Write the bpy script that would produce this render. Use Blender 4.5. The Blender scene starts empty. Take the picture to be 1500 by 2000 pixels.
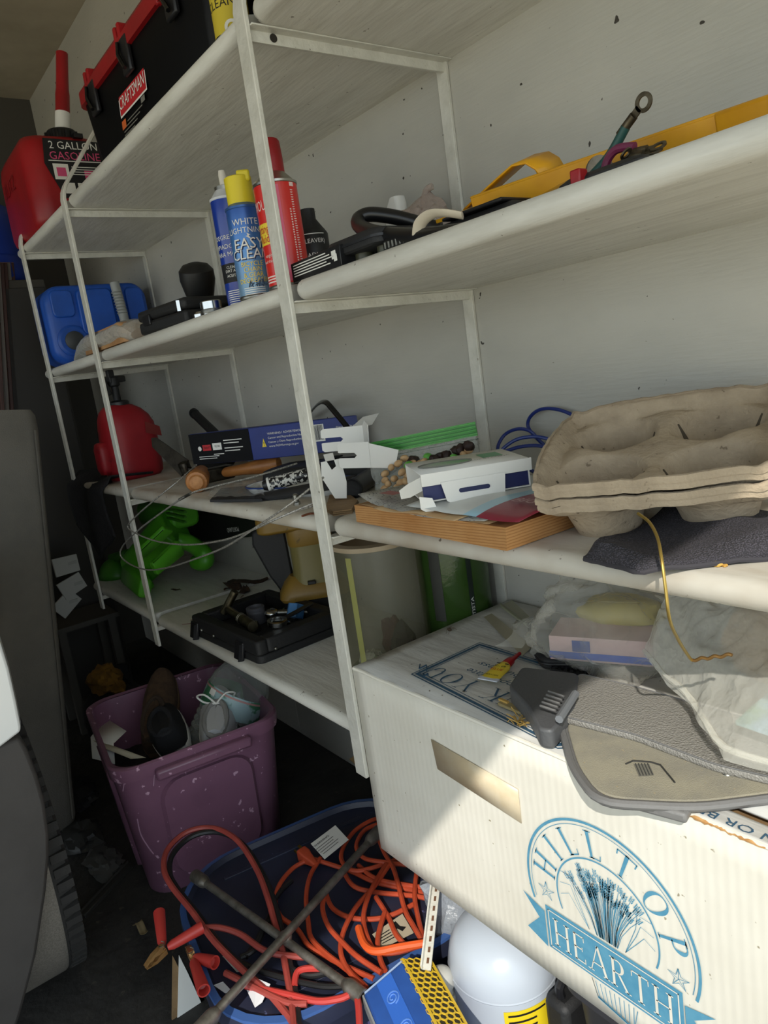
import bpy, math, random
from mathutils import Vector as V, Matrix, Euler, noise
random.seed(7)
scn = bpy.context.scene
col = scn.collection
PI = math.pi

# ------------------------------------------------------------------ camera
FPX = 1419.0                                   # focal length in pixels of the 1500x2000 frame
CAM = V((0, -.7, 1.32))
RX = V((.60046, .78740, -.13946)); RY = V((.07295, -.22762, -.97101)); RZ = V((-.79632, .57289, -.19412))
cd = bpy.data.cameras.new('camera'); cam = bpy.data.objects.new('camera', cd); col.objects.link(cam)
cd.sensor_width = 36; cd.sensor_fit = 'AUTO'; cd.lens = FPX / 2000 * 36
cd.clip_start = .02
cam.matrix_world = Matrix(((RX.x, -RY.x, -RZ.x, CAM.x), (RX.y, -RY.y, -RZ.y, CAM.y), (RX.z, -RY.z, -RZ.z, CAM.z), (0, 0, 0, 1)))
scn.camera = cam

# ------------------------------------------------------------------ daylight and exposure
vs_ = scn.view_settings
vs_.view_transform = 'Standard'; vs_.look = 'None'; vs_.gamma = 1; vs_.use_curve_mapping = False
vs_.exposure = .72
wd = bpy.data.worlds.new('sky'); scn.world = wd; wd.use_nodes = True
bg = wd.node_tree.nodes['Background']
bg.inputs[0].default_value = (.80, .92, 1.0, 1); bg.inputs[1].default_value = 1.1
SUN = V((.84, -.90, 1.0)).normalized()         # towards the sun
sl = bpy.data.lights.new('sun', 'SUN'); sl.energy = 2.15; sl.angle = .009; sl.color = (1, .95, .86)
so = bpy.data.objects.new('sun', sl); col.objects.link(so)
so.rotation_euler = SUN.to_track_quat('Z', 'Y').to_euler(); so.location = (4, -5, 6)

# ------------------------------------------------------------------ points on real planes, sizes
def ray(px, py): return RX * (px - 750) + RY * (py - 1000) + RZ * FPX
def PX(px, py, x): d = ray(px, py); return CAM + d * ((x - CAM.x) / d.x)
def PY(px, py, y): d = ray(px, py); return CAM + d * ((y - CAM.y) / d.y)
def PZ(px, py, z): d = ray(px, py); return CAM + d * ((z - CAM.z) / d.z)
def mpp(p): return (p - CAM).dot(RZ) / FPX     # metres per pixel at a point

# ------------------------------------------------------------------ mesh helpers
def rot(x=0, y=0, z=0): return Euler((x, y, z)).to_matrix().to_4x4()
def tr(p): return Matrix.Translation(V(p))
def frame(o, x, y):                            # matrix whose X, Y axes follow x and y
    x = V(x).normalized(); y = V(y); z = x.cross(y).normalized(); y = z.cross(x)
    return Matrix(((x.x, y.x, z.x, o[0]), (x.y, y.y, z.y, o[1]), (x.z, y.z, z.z, o[2]), (0, 0, 0, 1)))
def spl(pts, k=6, closed=False):               # Catmull-Rom
    pts = [V(p) for p in pts]; n = len(pts); out = []
    for i in range(n if closed else n - 1):
        if closed: a, b, c, d = pts[i - 1], pts[i], pts[(i + 1) % n], pts[(i + 2) % n]
        else: a, b, c, d = pts[max(i - 1, 0)], pts[i], pts[i + 1], pts[min(i + 2, n - 1)]
        for j in range(k):
            t = j / k
            out.append(.5 * ((2 * b) + (c - a) * t + (2 * a - 5 * b + 4 * c - d) * t * t + (3 * b - a - 3 * c + d) * t ** 3))
    if not closed: out.append(pts[-1])
    return out
def rrect(w, h, r, n=4):                       # rounded rectangle centred on 0
    o = []
    for cx, cy, a in ((w/2-r, h/2-r, 0), (-w/2+r, h/2-r, 90), (-w/2+r, -h/2+r, 180), (w/2-r, -h/2+r, 270)):
        for i in range(n + 1):
            t = math.radians(a + 90 * i / n); o.append((cx + r * math.cos(t), cy + r * math.sin(t)))
    return o
def circ(r, n=24, ry=None):
    return [(r * math.cos(2*PI*i/n), (ry or r) * math.sin(2*PI*i/n)) for i in range(n)]
class MB:
    def __init__(s): s.v = []; s.f = []
    def add(s, vs, fs, M=None):
        b = len(s.v); s.v += [(M @ V(p)) if M else V(p) for p in vs]; s.f += [tuple(b + i for i in q) for q in fs]; return s
    def box(s, c, d, M=None):
        x, y, z = d[0]/2, d[1]/2, d[2]/2
        L = [(c[0]+a*x, c[1]+b*y, c[2]+e*z) for a in (-1, 1) for b in (-1, 1) for e in (-1, 1)]
        return s.add(L, [(0,1,3,2), (4,6,7,5), (0,4,5,1), (2,3,7,6), (0,2,6,4), (1,5,7,3)], M)
    def loft(s, rings, cap=(True, True), M=None, closed=True):
        n = len(rings[0]); vs = [p for r in rings for p in r]; fs = []
        for i in range(len(rings) - 1):
            for j in range(n if closed else n - 1):
                k = (j + 1) % n; fs.append((i*n+j, i*n+k, (i+1)*n+k, (i+1)*n+j))
        if cap[0]: fs.append(tuple(range(n - 1, -1, -1)))
        if cap[1]: fs.append(tuple((len(rings)-1)*n + j for j in range(n)))
        return s.add(vs, fs, M)
    def lathe(s, prof, n=24, M=None, cap=(True, True)):
        return s.loft([[(r*math.cos(2*PI*j/n), r*math.sin(2*PI*j/n), z) for j in range(n)] for r, z in prof], cap, M)
    def prism(s, poly, z0, z1, M=None):
        return s.loft([[(x, y, z0) for x, y in poly], [(x, y, z1) for x, y in poly]], M=M)
    def tube(s, pts, r, n=8, cap=True, closed=False, M=None, flat=1.0):
        pts = [V(p) for p in pts]; m = len(pts); rings = []
        t0 = (pts[1] - pts[0]).normalized(); u = t0.orthogonal().normalized()
        for i in range(m):
            a = pts[i-1] if (i or closed) else pts[0]; b = pts[(i+1) % m] if (i < m-1 or closed) else pts[-1]
            t = (b - a).normalized(); u = (u - t * u.dot(t))
            if u.length < 1e-5: u = t.orthogonal()
            u.normalize(); w = t.cross(u); R = r[i] if isinstance(r, (list, tuple)) else r
            rings.append([pts[i] + (u*math.cos(2*PI*j/n) + w*flat*math.sin(2*PI*j/n)) * R for j in range(n)])
        if closed: rings.append(rings[0])
        return s.loft(rings, (cap and not closed, cap and not closed), M)
    def grid(s, nu, nv, fn, M=None):
        vs = [fn(i / nu, j / nv) for j in range(nv + 1) for i in range(nu + 1)]
        fs = [(j*(nu+1)+i, j*(nu+1)+i+1, (j+1)*(nu+1)+i+1, (j+1)*(nu+1)+i) for j in range(nv) for i in range(nu)]
        return s.add(vs, fs, M)
    def ball(s, c, r, n=10, M=None):
        r = r if isinstance(r, (tuple, list)) else (r, r, r); rings = []
        for i in range(n + 1):
            t = PI * i / n; q = max(math.sin(t), 1e-3)
            rings.append([(c[0]+r[0]*q*math.cos(2*PI*j/(2*n)), c[1]+r[1]*q*math.sin(2*PI*j/(2*n)), c[2]-r[2]*math.cos(t)) for j in range(2*n)])
        return s.loft(rings, M=M)
MW = {}
def ob(name, mb, mat, parent=None, ang=38, bevel=0, seg=2, sub=0, solid=0, world=False):
    me = bpy.data.meshes.new(name)
    vs = mb.v
    if world and parent is not None:
        Mi = MW[parent.name].inverted(); vs = [Mi @ p for p in vs]
    me.from_pydata([tuple(p) for p in vs], [], mb.f); me.update()
    if ang:
        me.shade_smooth(); me.set_sharp_from_angle(angle=math.radians(ang))
    me.materials.append(mat)
    o = bpy.data.objects.new(name, me); col.objects.link(o)
    if parent is not None: o.parent = parent; MW[o.name] = MW[parent.name]
    else: MW[o.name] = Matrix.Identity(4)
    if solid:
        m = o.modifiers.new('solid', 'SOLIDIFY'); m.thickness = solid; m.offset = 0
    if bevel:
        m = o.modifiers.new('bevel', 'BEVEL'); m.width = bevel; m.segments = seg; m.limit_method = 'ANGLE'; m.angle_limit = math.radians(30)
    if sub:
        m = o.modifiers.new('sub', 'SUBSURF'); m.levels = m.render_levels = sub
    return o
def tag(o, label=None, cat=None, group=None, kind=None):
    if label: o['label'] = label
    if cat: o['category'] = cat
    if group: o['group'] = group
    if kind: o['kind'] = kind
    return o
def thing(name, label, cat, loc=(0, 0, 0), r=(0, 0, 0), group=None, M=None):
    o = bpy.data.objects.new(name, None); col.objects.link(o); o.empty_display_size = .05
    Mx = M if M is not None else tr(loc) @ rot(*r)
    o.matrix_world = Mx; MW[o.name] = Mx.copy()
    return tag(o, label, cat, group)
def struct(name, mb, mat, **k):
    return tag(ob(name, mb, mat, **k), kind='structure')

# ------------------------------------------------------------------ materials
def lin(h):
    if not isinstance(h, str): return tuple(h) + (1,)
    c = [int(h[i:i+2], 16) / 255 for i in (0, 2, 4)]
    return tuple(x / 12.92 if x <= .04045 else ((x + .055) / 1.055) ** 2.4 for x in c) + (1,)
def nd(t, kind, **k):
    n = t.nodes.new(kind)
    for a, b in k.items(): setattr(n, a, b)
    return n
def base(name):
    m = bpy.data.materials.new(name); m.use_nodes = True; t = m.node_tree
    return m, t, t.nodes['Principled BSDF'], nd(t, 'ShaderNodeTexCoord')
def noise_mix(t, tc, a, b, scale, lo=.4, hi=.6, detail=4, stretch=None, rough=.6):
    n = nd(t, 'ShaderNodeTexNoise'); n.inputs['Scale'].default_value = scale; n.inputs['Detail'].default_value = detail
    n.inputs['Roughness'].default_value = rough
    src = tc.outputs['Object']
    if stretch:
        mp = nd(t, 'ShaderNodeMapping'); mp.inputs['Scale'].default_value = stretch; t.links.new(src, mp.inputs[0]); src = mp.outputs[0]
    t.links.new(src, n.inputs['Vector'])
    r = nd(t, 'ShaderNodeMapRange'); r.inputs[1].default_value = lo; r.inputs[2].default_value = hi
    t.links.new(n.outputs[0], r.inputs[0])
    x = nd(t, 'ShaderNodeMix', data_type='RGBA'); t.links.new(r.outputs[0], x.inputs['Factor'])
    for s, c in ((6, a), (7, b)):
        if hasattr(c, 'is_linked'): t.links.new(c, x.inputs[s])
        else: x.inputs[s].default_value = lin(c)
    return x.outputs[2]
def mat(name, c, rough=.5, metal=0, c2=None, scale=8, lo=.4, hi=.65, bump=0, bscale=60, stretch=None, coat=0, dirt=None, spec=None):
    m, t, p, tc = base(name)
    p.inputs['Base Color'].default_value = lin(c); p.inputs['Roughness'].default_value = rough; p.inputs['Metallic'].default_value = metal
    if coat: p.inputs['Coat Weight'].default_value = coat; p.inputs['Coat Roughness'].default_value = .1
    if spec is not None: p.inputs['Specular IOR Level'].default_value = spec
    out = None
    if c2: out = noise_mix(t, tc, c, c2, scale, lo, hi, stretch=stretch)
    if dirt:                                    # (colour, scale, lo, hi): small flecks of dirt or wear
        out = noise_mix(t, tc, out or c, dirt[0], dirt[1], dirt[2], dirt[3], detail=3)
    if out: t.links.new(out, p.inputs['Base Color'])
    if bump:
        n = nd(t, 'ShaderNodeTexNoise'); n.inputs['Scale'].default_value = bscale; n.inputs['Detail'].default_value = 4
        src = tc.outputs['Object']
        if stretch:
            mp = nd(t, 'ShaderNodeMapping'); mp.inputs['Scale'].default_value = stretch; t.links.new(src, mp.inputs[0]); src = mp.outputs[0]
        t.links.new(src, n.inputs['Vector'])
        b = nd(t, 'ShaderNodeBump'); b.inputs['Strength'].default_value = bump; b.inputs['Distance'].default_value = .01
        t.links.new(n.outputs[0], b.inputs['Height']); t.links.new(b.outputs[0], p.inputs['Normal'])
    return m
def film(name, c, alpha=.3, rough=.15, bump=.4, bscale=40, edge=.5):
    """thin clear plastic: partly see-through, glossy, more opaque at grazing angles"""
    m, t, p, tc = base(name)
    p.inputs['Base Color'].default_value = lin(c); p.inputs['Roughness'].default_value = rough
    tp = nd(t, 'ShaderNodeBsdfTransparent'); mx = nd(t, 'ShaderNodeMixShader'); lw = nd(t, 'ShaderNodeLayerWeight')
    lw.inputs[0].default_value = .45
    mr = nd(t, 'ShaderNodeMapRange'); mr.inputs[3].default_value = alpha; mr.inputs[4].default_value = min(1, alpha + edge)
    t.links.new(lw.outputs['Facing'], mr.inputs[0]); t.links.new(mr.outputs[0], mx.inputs[0])
    t.links.new(tp.outputs[0], mx.inputs[1]); t.links.new(p.outputs[0], mx.inputs[2])
    t.links.new(mx.outputs[0], t.nodes['Material Output'].inputs[0])
    if bump:
        n = nd(t, 'ShaderNodeTexNoise'); n.inputs['Scale'].default_value = bscale; n.inputs['Detail'].default_value = 3
        t.links.new(tc.outputs['Object'], n.inputs['Vector'])
        m1 = nd(t, 'ShaderNodeMath', operation='SUBTRACT'); m1.inputs[1].default_value = .5; t.links.new(n.outputs[0], m1.inputs[0])
        m2 = nd(t, 'ShaderNodeMath', operation='ABSOLUTE'); t.links.new(m1.outputs[0], m2.inputs[0])      # sharp creases
        b = nd(t, 'ShaderNodeBump'); b.inputs['Strength'].default_value = bump; b.inputs['Distance'].default_value = .02; b.invert = True
        t.links.new(m2.outputs[0], b.inputs['Height']); t.links.new(b.outputs[0], p.inputs['Normal']); t.links.new(b.outputs[0], lw.inputs['Normal'])
    return m

# ------------------------------------------------------------------ lettering (flat print)
_tc = {}
def txt(s, size=1.0):
    if s not in _tc:
        c = bpy.data.curves.new('t', 'FONT'); c.body = s; c.size = 1; c.resolution_u = 2
        o = bpy.data.objects.new('t', c); col.objects.link(o)
        me = bpy.data.meshes.new_from_object(o)
        _tc[s] = ([(v.co.x, v.co.y) for v in me.vertices], [tuple(p.vertices) for p in me.polygons])
        bpy.data.objects.remove(o); bpy.data.curves.remove(c); bpy.data.meshes.remove(me)
    vs, fs = _tc[s]
    return [(x * size, y * size) for x, y in vs], fs
def lay(mb, s, size, M, x=0, y=0, h=.0004, wide=1.0, align='c', wrap=None, slant=0):
    """prints s on the XY plane of M, or round a cylinder of radius wrap whose axis is Y"""
    vs, fs = txt(s, size)
    x0 = min(p[0] for p in vs); x1 = max(p[0] for p in vs)
    off = {'c': -(x0 + x1) / 2, 'l': -x0, 'r': -x1}[align]
    out = []
    for a, b in vs:
        a = (a + off) * wide + x + slant * b; b += y
        if wrap: out.append((math.sin(a / wrap) * (wrap + h), b, math.cos(a / wrap) * (wrap + h)))
        else: out.append((a, b, h))
    mb.add(out, fs, M); return mb
def patch(mb, x0, x1, y0, y1, M, h=.0002, wrap=None, n=10):
    """a printed rectangle on the XY plane of M, or round a cylinder"""
    def fn(u, v):
        a = x0 + (x1 - x0) * u; b = y0 + (y1 - y0) * v
        return (math.sin(a / wrap) * (wrap + h), b, math.cos(a / wrap) * (wrap + h)) if wrap else (a, b, h)
    return mb.grid(n if wrap else 1, 1, fn, M)
SER = {  # serif capitals: strokes (x0, y0, x1, y1, width) in a cell one high; thin .05, thick .13; bowls as arcs
 'H': (.78, [(.14,0,.14,1,.12),(.64,0,.64,1,.12),(.14,.5,.64,.5,.05)], [(.14,0),(.14,1),(.64,0),(.64,1)], []),
 'I': (.36, [(.18,0,.18,1,.12)], [(.18,0),(.18,1)], []),
 'L': (.62, [(.14,0,.14,1,.12),(.1,.03,.56,.03,.05),(.55,0,.57,.22,.04)], [(.14,1),(.14,0)], []),
 'T': (.74, [(.37,0,.37,1,.12),(.05,.97,.69,.97,.05),(.06,.78,.06,.98,.04),(.68,.78,.68,.98,.04)], [(.37,0)], []),
 'E': (.62, [(.14,0,.14,1,.12),(.1,.97,.54,.97,.05),(.1,.5,.44,.5,.05),(.1,.03,.54,.03,.05),(.55,0,.55,.2,.04),(.53,.8,.53,1,.04),(.44,.42,.44,.58,.04)], [], []),
 'A': (.84, [(.1,0,.42,1,.05),(.42,1,.74,0,.13),(.2,.34,.62,.34,.05)], [(.1,0),(.74,0)], []),
 'R': (.74, [(.14,0,.14,1,.12),(.36,.48,.68,0,.12)], [(.14,0),(.14,1),(.68,0)], [(.3,.74,.27,.25,-90,90,1),(0,0,0,0,0,0,0)]),
 'P': (.66, [(.14,0,.14,1,.12)], [(.14,0),(.14,1)], [(.3,.72,.27,.27,-90,90,1)]),
 'O': (.9, [], [], [(.44,.5,.38,.5,0,360,0)]),
 'N': (.82, [(.12,0,.12,1,.05),(.12,1,.68,0,.13),(.68,0,.68,1,.05)], [(.12,0),(.12,1),(.68,1)], []),
 'K': (.78, [(.14,0,.14,1,.12),(.14,.42,.6,1,.05),(.3,.58,.68,0,.13)], [(.14,0),(.14,1),(.6,1),(.68,0)], []),
 'Y': (.76, [(.37,0,.37,.46,.12),(.37,.46,.08,1,.12),(.37,.46,.66,1,.05)], [(.37,0),(.08,1),(.66,1)], []),
 'U': (.8, [(.12,.35,.12,1,.12),(.66,.35,.66,1,.05)], [(.12,1),(.66,1)], [(.39,.35,.27,.35,180,360,0)]),
 ' ': (.4, [], [], [])}
def serif(mb, s, size, put, bold=1.0, gap=.04):
    """put(x, y) maps letter space (x along the line, y up, in metres) to a 3D point"""
    x = 0
    def quad(x0, y0, x1, y1, w, vert=None):
        dx, dy = x1 - x0, y1 - y0; L = math.hypot(dx, dy) or 1; k = max(1, int(L * size / .012))
        nx, ny = -dy / L * w / 2, dx / L * w / 2
        if abs(dy) > abs(dx) * .25: nx, ny = (w / 2 * (1 if nx > 0 else -1), 0)
        P = []
        for i in range(k + 1):
            t = i / k
            for q in (-1, 1): P.append(put((x + x0 + dx*t + q*nx) * size, (y0 + dy*t + q*ny) * size))
        mb.add(P, [(2*i, 2*i+2, 2*i+3, 2*i+1) for i in range(k)])
    for ch in s:
        w, st, se, arcs = SER[ch]
        for q in st: quad(*q[:4], q[4] * bold)
        for sx, sy in se:
            d = .035 if sy == 0 else -.035
            quad(sx - .13, sy + d * .5, sx + .13, sy + d * .5, .035)
        for cx, cy, rx, ry, a0, a1, kind in arcs:
            if not rx: continue
            k = 24; P = []
            for i in range(k + 1):
                a = math.radians(a0 + (a1 - a0) * i / k); th = (.04 + .1 * abs(math.cos(a))) * bold
                for q in (0, 1):
                    P.append(put((x + cx + (rx - q*th) * math.cos(a)) * size, (cy + (ry - q*.045) * math.sin(a)) * size))
            mb.add(P, [(2*i, 2*i+2, 2*i+3, 2*i+1) for i in range(k)])
            if kind:
                quad(.14, cy + ry - .025, cx, cy + ry - .025, .05); quad(.14, cy - ry + .025, cx, cy - ry + .025, .05)
        x += w + gap
    return x * size
def serif_w(s, size, gap=.04): return sum(SER[c][0] + gap for c in s) * size

# ================================================================== the setting
D = .452                                        # depth of the shelves = distance of the back wall
SH = [.5906, 1.0204, 1.4558, 1.9045]            # undersides of the four shelves
TH = .034
T4, T3, T2, T1 = [z + TH for z in SH]           # tops (lowest shelf first)
POSTX = (-1.171, -2.352, -2.975)
CEIL = 2.86

m_wall, t, p, tc = base('wall_paint')           # off-white brushed paint on sheet, scuffed, with fly specks and nail holes
c = noise_mix(t, tc, 'bdbab0', 'b0aea5', 2.2, .35, .7, stretch=(1, 1, 2.5))
c = noise_mix(t, tc, c, '8f8a7c', 95, .74, .765, detail=2)
c = noise_mix(t, tc, c, '3a352c', 46, .748, .758, detail=1.5)
t.links.new(c, p.inputs['Base Color']); p.inputs['Roughness'].default_value = .42
n = nd(t, 'ShaderNodeTexNoise'); n.inputs['Scale'].default_value = 18; n.inputs['Detail'].default_value = 6
mp = nd(t, 'ShaderNodeMapping'); mp.inputs['Scale'].default_value = (1, 1, 9); t.links.new(tc.outputs['Object'], mp.inputs[0]); t.links.new(mp.outputs[0], n.inputs['Vector'])
b = nd(t, 'ShaderNodeBump'); b.inputs['Strength'].default_value = .12; b.inputs['Distance'].default_value = .01
t.links.new(n.outputs[0], b.inputs['Height']); t.links.new(b.outputs[0], p.inputs['Normal'])

m_shelf = mat('shelf_paint', 'dddbd2', .4, c2='c9c6bb', scale=5, lo=.45, hi=.75, bump=.15, bscale=14, stretch=(1, 6, 6), dirt=('8a8377', 60, .70, .73))
m_top3 = mat('dusty_shelf_paint', 'c9c4b8', .55, c2='a3937d', scale=3.2, lo=.42, hi=.72, bump=.15, bscale=14, stretch=(1.2, 3, 1), dirt=('6b6052', 55, .68, .72))
m_bar = mat('bar_paint', 'd9d7cd', .38, c2='cac8bd', scale=20, bump=.2, bscale=90, dirt=('77705f', 80, .72, .75))
m_ceil = mat('ceiling_paint', 'b0a692', .8, c2='a09682', scale=3)
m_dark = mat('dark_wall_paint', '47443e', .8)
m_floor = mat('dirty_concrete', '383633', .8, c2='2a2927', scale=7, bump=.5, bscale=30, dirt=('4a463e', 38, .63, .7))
m_ground = mat('pale_gravel', 'e2d6bd', .9, c2='d6c8aa', scale=3, bump=.3, bscale=20)

XL, XR, YF = -4.1, .5, -2.9
# back wall in three sheets with open joints at the uprights
w = struct('wall_back', MB().box(((XL+XR+.4)/2-.05, D+.05, CEIL/2), (XR+.5-XL, .06, CEIL)), m_dark)
for a, b_ in ((-1.166, XR+.4), (-2.349, -1.170), (XL, -2.353)):
    ob('wall_panel', MB().box(((a+b_)/2, D+.011, CEIL/2), (b_-a, .022, CEIL)), m_wall, w, bevel=.002)
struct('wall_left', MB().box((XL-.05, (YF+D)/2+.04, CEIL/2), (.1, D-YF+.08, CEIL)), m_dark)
struct('wall_front', MB().box((-3.75, YF-.05, CEIL/2), (.8, .1, CEIL)).box((-1.45, YF-.05, (2.2+CEIL)/2), (3.9, .1, CEIL-2.2)), m_dark)   # unseen wide opening added here to bring skylight to the deeper shelves
struct('ceiling', MB().box(((XL+XR)/2, (YF+D)/2, CEIL+.05), (XR-XL, D-YF+.1, .1)), m_ceil)
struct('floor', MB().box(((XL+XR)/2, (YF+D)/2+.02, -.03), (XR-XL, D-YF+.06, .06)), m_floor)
HZ = .757 + 1.19 * (XR + .03 + .729)                  # underside of the door header, edge of the sun patch
struct('trim_1', MB().box((XR+.015, (YF+D)/2, (HZ+CEIL+.3)/2), (.03, D-YF+.2, CEIL+.3-HZ)), m_wall)
struct('ground', MB().box((1, -8, -.08), (24, 22, .1)), m_ground)

# ------------------------------------------------------------------ the shelving
SHELFOBJ = {}
LVN = ('lowest', 'third', 'second', 'top'); BAYN = ('middle', 'far left', 'right')
def board(x0, x1, z, m, lv, bay, r0=.02):
    R = TH / 2; mb = MB(); rings = []
    prof = [(D, 0), (R, 0)] + [(R - R*math.sin(PI*i/8), R - R*math.cos(PI*i/8)) for i in range(1, 8)] + [(R, TH), (D, TH)]
    for x, k in ((x0, r0), (x0 + r0*.3, r0*.3), (x0 + r0, 0), (x1 - r0, 0), (x1 - r0*.3, r0*.3), (x1, r0)):
        rings.append([(x, y + (k if y < D - .01 else 0), z + zz) for y, zz in prof])
    mb.loft(rings)
    o = ob('shelf_board', mb, m, ang=50)
    SHELFOBJ[(lv, bay)] = o
    tag(o, 'white painted %s shelf board in the %s bay' % (LVN[lv], BAYN[bay]), 'shelf', 'shelf boards of the wall shelving')
for lv, z in enumerate(SH):
    m = m_top3 if lv in (1,) else m_shelf
    board(-2.335, -1.188, z, m, lv, 0)
    board(-3.09, -2.368, z, m, lv, 1)
    if lv: board(-1.153, XR - .03, z, m, lv, 2)
BW, BT = .036, .009
for i, x in enumerate(POSTX):
    zt = T1 + .015
    zb = (.515, .522, .535)[i]
    up = thing('shelf_upright', 'white flat bar upright %s' % ('in the middle, nearest the viewer', 'second from the viewer, its brace rising past the red gas can', 'at the far end, thinnest and furthest left')[i], 'upright', (x, 0, zb), group='shelf uprights')
    path = [(0, zb), (0, zt - .02), (.004, zt), (.008, zt + .012)] if i == 2 else [(0, zb), (0, zt - .02), (.004, zt), (.012, zt + .016), (D, zt + .6)]
    rings = []
    for k, (y, z) in enumerate(path):
        if k < 2: ny, nz = -BT, 0
        elif k == 2: ny, nz = -BT*.95, BT*.2
        else: ny, nz = -BT*.75, BT*.65
        rings.append([(x - BW/2, y, z), (x + BW/2, y, z), (x + BW/2, y + ny, z + nz), (x - BW/2, y + ny, z + nz)])
    ob('post', MB().loft(rings), m_bar, up, bevel=.0015, world=True)
    ob('back_bar', MB().box((x - .004, D - .004, (zb + T1)/2 + .1), (.03, .007, T1 - zb)), m_bar, up, bevel=.001, world=True)
    for z in SH:
        ob('bracket', MB().box((x, D/2 - .002, z - .0105), (.008, D, .020)).box((x + .012, D/2, z - .0015), (.024, D, .0028)), m_bar, up, bevel=.001, world=True)
    if i == 0: ob('screw_hole', MB().lathe([(.007, 0), (.007, .0012)], 14, frame((x + .0047, .05, SH[3] - .0105), (0, 1, 0), (0, 0, 1))), mat('hole_dark', '2a261f', .9), up, world=True)

# ================================================================== materials of the things
red_pl = mat('red_plastic', 'a0131b', .42, c2='8e0f16', scale=6, bump=.05, bscale=200)
red_fad = mat('faded_red_plastic', 'a41d27', .5, c2='911722', scale=9, lo=.4, hi=.7, dirt=('54161a', 12, .64, .72))
blk = mat('black_plastic', '17171a', .4)
blk_m = mat('matt_black_plastic', '1c1c1d', .6, bump=.1, bscale=150)
blk_g = mat('glossy_black', '0d0d0f', .15)
chrome = mat('chrome', 'c9c9c6', .18, 1)
steel = mat('dull_steel', '9a9a94', .38, 1, c2='75736c', scale=30)
dsteel = mat('dark_steel', '55524c', .36, 1, c2='3a352f', scale=40, lo=.4, hi=.6)
white_pl = mat('white_plastic', 'e6e5e0', .4)
white_pr = mat('white_print', 'e9e8e2', .6)
black_pr = mat('black_print', '101012', .6)
red_pr = mat('red_print', 'c3202a', .5)
yel_pr = mat('yellow_print', 'f0d33a', .5)
blue_pr = mat('blue_print', '1f4fb4', .5)
pink_pr = mat('pink_print', 'd8517f', .6)
oran_pr = mat('orange_print', 'd0642a', .6)
card = mat('brown_card', '8f7350', .8, c2='7c6243', scale=12, bump=.15, bscale=80)
wcard = mat('white_card', 'e8e7e2', .6, bump=.05, bscale=60)
UPY = rot(x=-PI/2)
def cylframe(base, turn=0):
    """local Y is up, local Z looks at the camera (turned by turn)"""
    tc_ = V((CAM.x - base[0], CAM.y - base[1], 0)).normalized(); tc_.rotate(Euler((0, 0, turn)))
    return frame(base, V((0, 0, 1)).cross(tc_), (0, 0, 1))

# ------------------------------------------------------------------ top shelf
Z = T1
g = thing('gas_can', 'red two gallon gasoline can with a tall spout on the top shelf', 'gas can', (-2.925, .142, Z))
mb = MB(); rings = []
for z, k in ((0, .88), (.012, .97), (.035, 1), (.10, 1), (.24, .985), (.275, .95), (.298, .86), (.305, .72)):
    rings.append([(x, y, z) for x, y in rrect(.45*k, .28*k, .065*k, 6)])
mb.loft(rings); ob('body', mb, red_pl, g, ang=60)
hp = spl([(-.17, 0, .29), (-.16, 0, .325), (-.06, 0, .34), (.0, 0, .335), (.03, 0, .295)], 5)
ob('handle', MB().tube(hp, .018, 8), red_pl, g)
M = tr((.13, .025, .30)) @ rot(x=-.03)
ob('cap_ring', MB().lathe([(.052, -.01), (.052, .028), (.046, .036), (.03, .04)] , 24, M), blk, g)
nb = MB()
for i in range(16): a = 2*PI*i/16; nb.box((.0535*math.cos(a), .0535*math.sin(a), .012), (.008, .008, .03), M)
nb.box((.06, .03, .0), (.05, .03, .014), M)
ob('ring_grip', nb, blk, g)
M = M @ rot(x=-.17)
ob('spout_sleeve', MB().lathe([(.026, .03), (.025, .10), (.023, .10)], 20, M), white_pl, g)
ob('spout', MB().lathe([(.0235, .08), (.0235, .16), (.021, .18), (.02, .23), (.0195, .30), (.017, .30)], 20, M), red_pl, g, ang=50)
ob('spout_tip', MB().lathe([(.0168, .295), (.0168, .3015)], 16, M), mat('pale_pink_plastic', 'd8b8ac', .5), g)
M = frame((.2265, .005, .18), (0, 1, 0), (0, 0, 1))
lb = MB().add([(-.04,-.09,.001),(.10,-.085,.001),(.135,.01,.001),(.13,.095,.001),(-.075,.10,.001),(-.085,.02,.001)], [(0,1,2,3,4,5)], M)
L_ = ob('label', lb, black_pr, g)
lb = MB(); lay(lb, '2 GALLON', .034, M, .02, .068, .002)
patch(lb, -.06, -.01, -.03, .02, M, .0018)
for i, (x, y) in enumerate(((-.035,-.075),(.01,-.075),(.055,-.075))): patch(lb, x, x+.035, y, y+.035, M, .0018)
for i in range(5): patch(lb, -.07+.02*(i%2), .11, .022-.004-.008*i if i else .028, .026-.008*i if i else .031, M, .0016) if i < 1 else patch(lb, .0, .11, .018-.008*i, .0205-.008*i, M, .0018)
ob('lettering', lb, white_pr, L_, ang=0)
lb = MB(); lay(lb, 'GASOLINE', .036, M, .02, .034, .002); patch(lb, -.05, -.02, -.02, .008, M, .0022); patch(lb, .04, .10, -.03, .0, M, .0017)
ob('lettering', lb, pink_pr, L_, ang=0)
M = frame((-.05, -.1415, .17), (1, 0, 0), (0, 0, 1)); lb = MB(); lay(lb, 'BLITZ', .07, M, 0, 0, .001)
ob('embossed_lettering', lb, mat('red_plastic_relief', '8e1018', .5), g, ang=0)

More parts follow.
